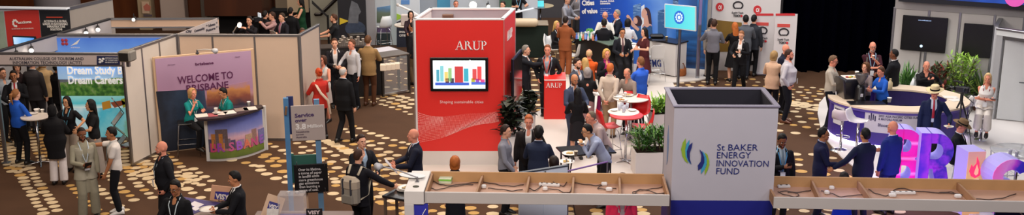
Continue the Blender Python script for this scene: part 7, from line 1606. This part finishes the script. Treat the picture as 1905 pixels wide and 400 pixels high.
q = MB(); q.ball(i['MT'] @ Vector((0, -.118, .40)), (.035, .012, .05), 12); q.build('keyhole_opening', mat(SK['pink'], .55, 'skin'), i['root'], smooth=True)
i = pp(1089, 108, 1.66, 200, 'woman with long fair hair between the grey haired woman and the orange shirt', top=('blouse', '#3c3836'), bottom=('trousers', '#1a1a1e'), hair=('long', '#b8945c'), female=True, hands=('front', 'front'))
i = pp(1094, 97, 1.72, 170, 'balding blond man in a bright orange shirt seen from behind', top=('tee', '#d0561c'), bottom=('trousers', '#2a2a30'), hair=('rim', '#c8a478'), skin='pink', hands=('front', 'front'), off=(.05, .35))
i = pp(1073, 108, 1.80, 50, 'bearded man with brown hair in a dark grey suit, left of the fair haired woman', top=('jacket', '#3a3e4a'), shirt='#c8ccd4', hair=('short', '#2a1a12'), beard='#3a2418', hands=('front', 'front'), opening=.05)
i = pp(1128, 91, 1.72, 15, 'blonde woman in a black coat over a magenta dress holding a cup', top=('coat', '#111014'), shirt='#8a1f58', bottom=('longskirt', '#7a1a52'), hair=('bob', '#c89a50'), female=True, hands=('chest', 'front'), opening=.06, skin='pink'); hcup(i, 1, 'white cup held by the blonde woman in the black coat')
i = pp(1135, 118, 1.78, 155, 'red haired man in a beige shirt and chinos seen from behind, hands clasped', top=('shirt', '#b8a898'), bottom=('trousers', '#a08464'), hair=('short', '#b8602a'), skin='pink', hands=('back', 'back'), shoes='#3a2418')
i = pp(1193, 106, 1.80, 215, 'man in a royal blue shirt and black trousers seen from behind by the high table', top=('shirt', '#2f5fc8'), bottom=('trousers', '#0f0f14'), hair=('short', '#7a5030'), skin='pink', hands=('front', 'front'), wide=1.08)
i = pp(1182, 121, 1.66, -40, 'balding man leaning over the white high table beside the blue shirt', top=('shirt', '#8a7a70'), bottom=('trousers', '#1a1a1e'), hair=('rim', '#8a6a50'), skin='pink', lean=10, hands=('front', 'front'), head=(0, 20), off=(-.22, -.30)); hplate(i, 1, 'plate held by the balding man by the high table')
i = pp(977, 84, 1.78, 75, 'grey haired man in a dark suit pointing at the man facing him', top=('jacket', '#17181f'), shirt='#c8ccd0', hair=('short', '#7a746c'), hands=((.04, .50, 1.34), (-.05, .40, 1.10)), opening=.04)
i = pp(1019, 83, 1.82, -10, 'man in an open black suit with a white badge behind the red lectern', top=('jacket', '#121216'), shirt='#8e94a0', hair=('short', '#7a4628'), skin='pink', lanyard='#c84a3a', opening=.10, hands=('pocket', 'pocket'), wide=1.08)
i = pp(1052, 30, 1.76, 160, 'woman in a rust brown trouser suit with dark hair, seen from behind', top=('jacket', '#8a4c2a'), shirt='#8a4c2a', bottom=('wide', '#8a4c2a'), hair=('short', '#20140f'), female=True, opening=0, hands=((.16, .34, 1.12), 'front'), shoes='#c8b8a8')
i = pp(1035, 39, 1.66, 40, 'seated blonde woman in black with bare legs beside the rust brown suit', top=('blouse', '#111015'), bottom=('miniskirt', '#111015'), hair=('long', '#c8a060'), female=True, sit=.46, hands=('lap', 'lap'), skin='pink', lanyard='#b8c0c8')
t = lounge_chair(i['root'].location.copy(), R(220), 'white tub chair under the seated blonde woman in black')
i = pp(1054, -8, 1.80, 60, 'man in a light grey shirt at the top edge beside the blue backdrop', top=('shirt', '#8c8c94'), bottom=('trousers', '#1a1a22'), hair=('short', '#3a2a20'), hands=('front', 'front'))
i = pp(1066, -16, 1.76, -60, 'man with a badge partly behind the grey shirted man at the top edge', top=('shirt', '#7c7a80'), bottom=('trousers', '#2a2a2e'), hair=('crop', '#6a5a4c'), hands=('front', 'front'), off=(.2, .3))
# blue stand
i = pp(1126, 21, 1.78, -10, 'man in white shirt and glasses behind the black bar counter', top=('shirt', '#d0ccc4'), bottom=('trousers', '#2a2a30'), hair=('rim', '#a8a09a'), glasses=True, skin='pink', hands=('front', 'front'))
i = pp(1149, 18, 1.80, -75, 'grey haired man in a dark suit standing behind the bar counter', top=('jacket', '#141823'), shirt='#d8dce4', hair=('short', '#8c8478'), skin='pink', hands=('front', 'front'))
i = pp(1124, 35, 1.76, 175, 'man in a black suit seen from behind against the blue backdrop', top=('jacket', '#101016'), shirt='#c8ccd0', hair=('short', '#14100e'), skin='brown', hands=('front', 'front'), opening=0)
i = pp(1168, 35, 1.66, 165, 'woman with black bobbed hair in a white shirt seen from behind', top=('shirt', '#cfcfd4'), bottom=('trousers', '#17171d'), hair=('bob', '#120f10'), female=True, hands=('front', 'front'))
i = pp(1158, 52, 1.74, 5, 'seated man in a dark suit and glasses behind the round high table', top=('jacket', '#12141c'), shirt='#c8b8b0', tie='#5a3a40', hair=('short', '#120f0e'), glasses=True, skin='tan', sit=.74, hands=('lap', 'lap'), opening=.05)
i = pp(1200, 52, 1.66, -60, 'woman with dark hair in a dark red floral dress by the round high table', top=('dress', '#4a1c20'), bottom=None, hair=('long', '#1c1210'), female=True, hands=('front', 'talk'))
# innovation stand
i = pp(1329, 36, 1.84, 165, 'man in a grey shirt and black trousers seen from behind at the gold panel', top=('shirt', '#6f6e76'), bottom=('trousers', '#0c0c10'), hair=('short', '#3a2418'), hands=('front', 'talk'), lanyard='#c8ccd0', badge=False)
i = pp(1325, 40, 1.70, 30, 'person in pale clothes hidden behind the grey shirted man', top=('blouse', '#8a8078'), bottom=('trousers', '#9a9088'), hair=('long', '#1c1412'), female=True, off=(.05, .45))
i = pp(1368, 42, 1.68, 190, 'woman with long copper hair in a black dress seen from behind', top=('dress', '#0d0c10'), bottom=None, hair=('long', '#b0602a'), female=True, hands=('front', 'front'))
i = pp(1386, 31, 1.84, 170, 'tall man in a grey jacket with black hair seen from behind', top=('jacket', '#55585f'), shirt='#b8a0a0', bottom=('trousers', '#1a1c24'), hair=('short', '#100e0e'), hands=('front', 'front'), opening=0, off=(.08, .25))
i = pp(1396, 36, 1.78, 150, 'dark haired man mostly hidden behind the tall grey jacket', top=('jacket', '#2c2f36'), shirt='#2a2a30', bottom=('trousers', '#0e0e12'), hair=('short', '#100e0e'), off=(.25, .7))
i = pp(1380, 57, 1.68, -25, 'woman in a black trouser suit and white top walking with a phone', top=('jacket', '#0e0d12'), shirt='#d8d0cc', bottom=('trousers', '#0c0c10'), hair=('short', '#8a5a3a'), female=True, walk=.20, hands=('front', 'phone'), opening=.07, head=(0, 16)); phone(i, -1, 'phone held by the walking woman in the black trouser suit')
# right of tower
i = pp(1440, 95, 1.68, 150, 'woman with blonde hair in a peach jacket seen from behind', top=('jacket', '#c8a488'), shirt='#c8a488', bottom=('trousers', '#0f0f14'), hair=('bob', '#9a7a4c'), female=True, opening=0, hands=('front', 'front'))
i = pp(1467, 92, 1.82, 70, 'bearded man in a white shirt facing right beside the peach jacket', top=('shirt', '#bab6ba'), bottom=('trousers', '#0f1018'), hair=('short', '#3a2218'), beard='#3a2218', skin='pink', fat=1.1, hands=('pocket', 'pocket'), lanyard='#b8c0c4', shoes='#5a3018')
i = pp(1457, 91, 1.76, 40, 'bald man in navy mostly hidden behind the bearded man in white', top=('jacket', '#1a1e30'), shirt='#2a2e3c', hair=('bald', '#5a4034'), skin='pink', off=(.2, .6))
i = pp(1549, 103, 1.80, 60, 'man with glasses in a beige shirt waiting at the espresso machine', top=('shirt', '#b0a698'), bottom=('trousers', '#10121c'), hair=('short', '#6a503a'), glasses=True, skin='pink', hands=((.10, .32, 1.1), (-.06, .34, 1.08)), head=(0, 12))
i = pp(1640, 124, 1.64, -70, 'woman in a bright blue shirt making coffee inside the oval desk', top=('shirt', '#2159b8'), bottom=('trousers', '#14161f'), hair=('short', '#4a3020'), female=True, skin='pink', hands=((.06, .40, 1.22), (-.12, .42, 1.18)), lean=8, head=(0, 14))
i = pp(1629, 122, 1.66, -55, 'brown haired person beside the woman in blue inside the oval desk', top=('blouse', '#8a7a78'), bottom=('trousers', '#14161f'), hair=('bob', '#5a3a22'), female=True, skin='fair', off=(-.1, .35), hands=('front', 'front'))
i = pp(1624, 77, 1.84, -5, 'bald man with glasses in a maroon shirt drinking from a cup', top=('shirt', '#3a1420'), bottom=('trousers', '#0f0f14'), hair=('bald', '#8a7a70'), beard='#a89a90', glasses=True, skin='pink', lanyard='#8ab0cc', hands=('cross', (-.02, .26, 1.36)), sleeves='rolled'); hcup(i, -1, 'white cup held by the bald man in maroon')
for k in (1, -1):
    q = MB(); q.tube([i['MT'] @ Vector(p) for p in ((k * .10, -.06, .52), (k * .12, .10, .44), (k * .13, .12, .25), (k * .15, .04, .1))], [(.02, .005)] * 4, 8); q.build('rucksack_strap', fab('#5a5652'), i['root'], smooth=True)
i = pp(1666, 91, 1.82, -125, 'man in a black suit with his back half turned beside the grassy plant', top=('jacket', '#0f1016'), shirt='#c8c4c4', hair=('crop', '#14100e'), skin='brown', hands=('front', 'front'), opening=.03)
i = pp(1724, 113, 1.78, -5, 'bald man in a black shirt seated behind the oval desk holding a cup', top=('shirt', '#121014'), bottom=('trousers', '#121014'), hair=('rim', '#8a7464'), skin='pink', sit=.50, hands=((.05, .44, 1.02), (-.40, .1, .80)), fat=.6, wide=1.08); lounge_chair(i['root'].location.copy(), R(175), 'white tub chair under the bald man in the black shirt'); cup(0, 0, 0, 'dark cup gripped by the seated bald man in black', .035, .10, '#1c1a1e', p=hand_pt(i, 1, .07, -.02))
i = pp(1740, 160, 1.80, -15, 'man in a straw hat and navy suit holding out a small plate', top=('jacket', '#141f40'), shirt='#c8d4e0', tie='#a82a3a', hat='#d8c69a', hair=('short', '#8a7a6a'), skin='pink', hands=('down', (-.30, .30, 1.05)), opening=.05, head=(-20, 0)); hplate(i, -1, 'small white plate held by the man in the straw hat', '#d8c8a8', .10)
i = pp(1839, 136, 1.68, -25, 'seated blonde woman in white with a dark lanyard on the white stool', top=('sleeveless', '#d8d4d0'), bottom=('longskirt', '#cfc8c0'), hair=('long', '#c8a878'), female=True, sit=.74, skin='pink', lanyard='#8a2a3a', hands=('cross', 'cross'), fat=.4); phone(i, 1, 'dark tablet held by the seated blonde woman in white', '#22222a', .18, .24, 'tablet', 'tablet', 10)
i = pp(1787, 223, 1.76, 60, 'man in a brown felt hat and black suit seated holding a phone', top=('jacket', '#0e1218'), shirt='#c8ccd4', bottom=('trousers', '#0e1018'), hat='#7a6244', hair=('short', '#4a382c'), skin='pink', sit=.50, hands=('lap', 'lap'), opening=.04, head=(0, 14)); phone(i, -1, 'dark phone held by the man in the brown felt hat')
i = pp(1664, 225, 1.82, -150, 'bald man with glasses in a vivid blue suit looking at the magenta letter', top=('jacket', '#1a2a78'), shirt='#c4c4e4', bottom=('trousers', '#14205c'), hair=('bald', '#6a5044'), glasses=True, skin='pink', hands=('front', 'down'), opening=0, fat=.4)
i = pp(1612, 239, 1.80, -160, 'black haired man in a navy suit seen from behind, one arm stretched left', top=('jacket', '#131a36'), shirt='#c8c8e0', bottom=('trousers', '#10142c'), hair=('short', '#0d0b0c'), skin='tan', hands=('front', (-.55, .10, 1.05)), opening=0, wide=1.1)
i = pp(1531, 237, 1.76, 60, 'man with glasses in a navy suit facing right towards the white stools', top=('jacket', '#15193a'), shirt='#8a90a8', bottom=('trousers', '#10142c'), hair=('short', '#100d0d'), glasses=True, skin='olive', hands=('front', 'down'), opening=.03, twist=20)
i = pp(1455, 248, 1.76, 5, 'bearded man in a black suit with a blue lanyard looking at his phone', top=('jacket', '#0c0c12'), shirt='#9aaab4', tie='#6a7a84', hair=('short', '#0c0a0a'), beard='#0f0c0c', skin='brown', lanyard='#4a8ab8', hands=((.04, .32, 1.22), 'down'), opening=.08, head=(0, 22)); phone(i, 1, 'phone held by the bearded man with the blue lanyard')
i = pp(1572, 321, 1.70, 190, 'person in a vivid blue shirt with raised forearms under the right hand beam', top=('tee', '#1a34c8'), bottom=('trousers', '#14141c'), hair=('short', '#1a1214'), skin='fair', hands=((.10, .42, 1.35), (-.12, .40, 1.35)))
i = pp(1158, 322, 1.66, 0, 'person in a bright pink jacket and pale top, visible below the beam', top=('jacket', '#e8345c'), shirt='#b8a8a8', bottom=('skirt', '#c8a0a8'), hair=('bob', '#5a3a24'), female=True, hands=('down', 'down'), opening=.10, wide=1.15)
# backpack
rt = BPK['root']; M0 = BPK['M'] @ BPK['MT']
t = thing('backpack', 'pale grey flap top backpack worn by the man at the black high table', 'backpack', rt.location, rt.rotation_euler[2]); MT_ = BPK['MT']
q = MB(); q.box(-.165, .165, -.31, -.13, -.08, .34, MT_, .05); q.build('bag', fab('#8c8478'), t)
q = MB(); q.box(-.17, .17, -.325, -.125, .16, .40, MT_, .06); q.build('flap', fab('#a49684'), t)
for k in (1, -1):
    q = MB(); q.box(k * .08 - .014, k * .08 + .014, -.335, -.305, -.02, .38, MT_, .004); q.build('buckle_strap', fab('#3a3a40'), t)
    q = MB(); q.tube([MT_ @ Vector(p) for p in ((k * .10, -.14, .42), (k * .115, -.05, .545), (k * .12, .10, .46), (k * .135, .15, .30), (k * .17, .02, .05), (k * .14, -.15, .0))], [(.026, .008)] * 6, 8, up=(1, 0, 0)); q.build('shoulder_strap', fab('#b0a490'), t, smooth=True)
q = MB(); q.box(-.12, .12, -.345, -.30, -.05, .12, MT_, .03); q.build('front_pocket', fab('#7c766c'), t)
# ---------------------------------------------------------------- light of the hall
w = bpy.data.worlds.new('hall'); scene.world = w; w.use_nodes = True
bg = w.node_tree.nodes['Background']; bg.inputs[0].default_value = (.62, .50, .46, 1); bg.inputs[1].default_value = .16
def ceil(u, v, z, e, c, size=4, ty=None, tx=None):
    e *= .40
    p = W(u, v); light('AREA', (p.x, p.y - .5, z), e, c, size=size, target=(p.x + (tx or 0), p.y + (ty or 0), 0), name='overhead_light')
WARM = (1, .78, .58); NEU = (1, .94, .88); COOL = (.86, .90, 1)
ceil(120, 300, 8.5, 420, WARM, 3); ceil(400, 260, 8.5, 520, WARM, 3); ceil(640, 300, 8.5, 640, (1, .82, .66), 3); ceil(300, 110, 8.5, 500, WARM, 4)
ceil(700, 140, 8.5, 520, (1, .86, .7), 4)
ceil(900, 380, 8.3, 700, (1, .92, .86), 3); ceil(1100, 260, 8.5, 1500, NEU, 3); ceil(1010, 110, 8.5, 900, NEU, 4)
ceil(1180, 100, 8.5, 900, (.9, .93, 1), 3); ceil(850, 40, 8.5, 1300, (.95, .97, 1), 5)
ceil(1330, 150, 8.5, 420, NEU, 3); ceil(1500, 260, 8.5, 230, (1, .86, .8), 3)
ceil(1800, 230, 8.5, 950, (.97, .97, 1), 3); ceil(1700, 180, 8.5, 600, (1, .95, .92), 3)
# unseen area lights added above the balcony side to brighten upright faces
for (x, y, e, c) in ((-9, 9, 620, (1, .84, .72)), (-2, 8, 600, (1, .92, .86)), (4, 8, 360, (.98, .94, .98)), (10, 9, 300, (.96, .94, 1))):
    light('AREA', (x, y, 9.5), e, c, size=3, target=(x * 1.2, 24, .5), name='overhead_light')
scene.view_settings.view_transform = 'Standard'; scene.view_settings.look = 'None'; scene.view_settings.gamma = 1; scene.view_settings.exposure = -0.10
scene.view_settings.use_curve_mapping = False
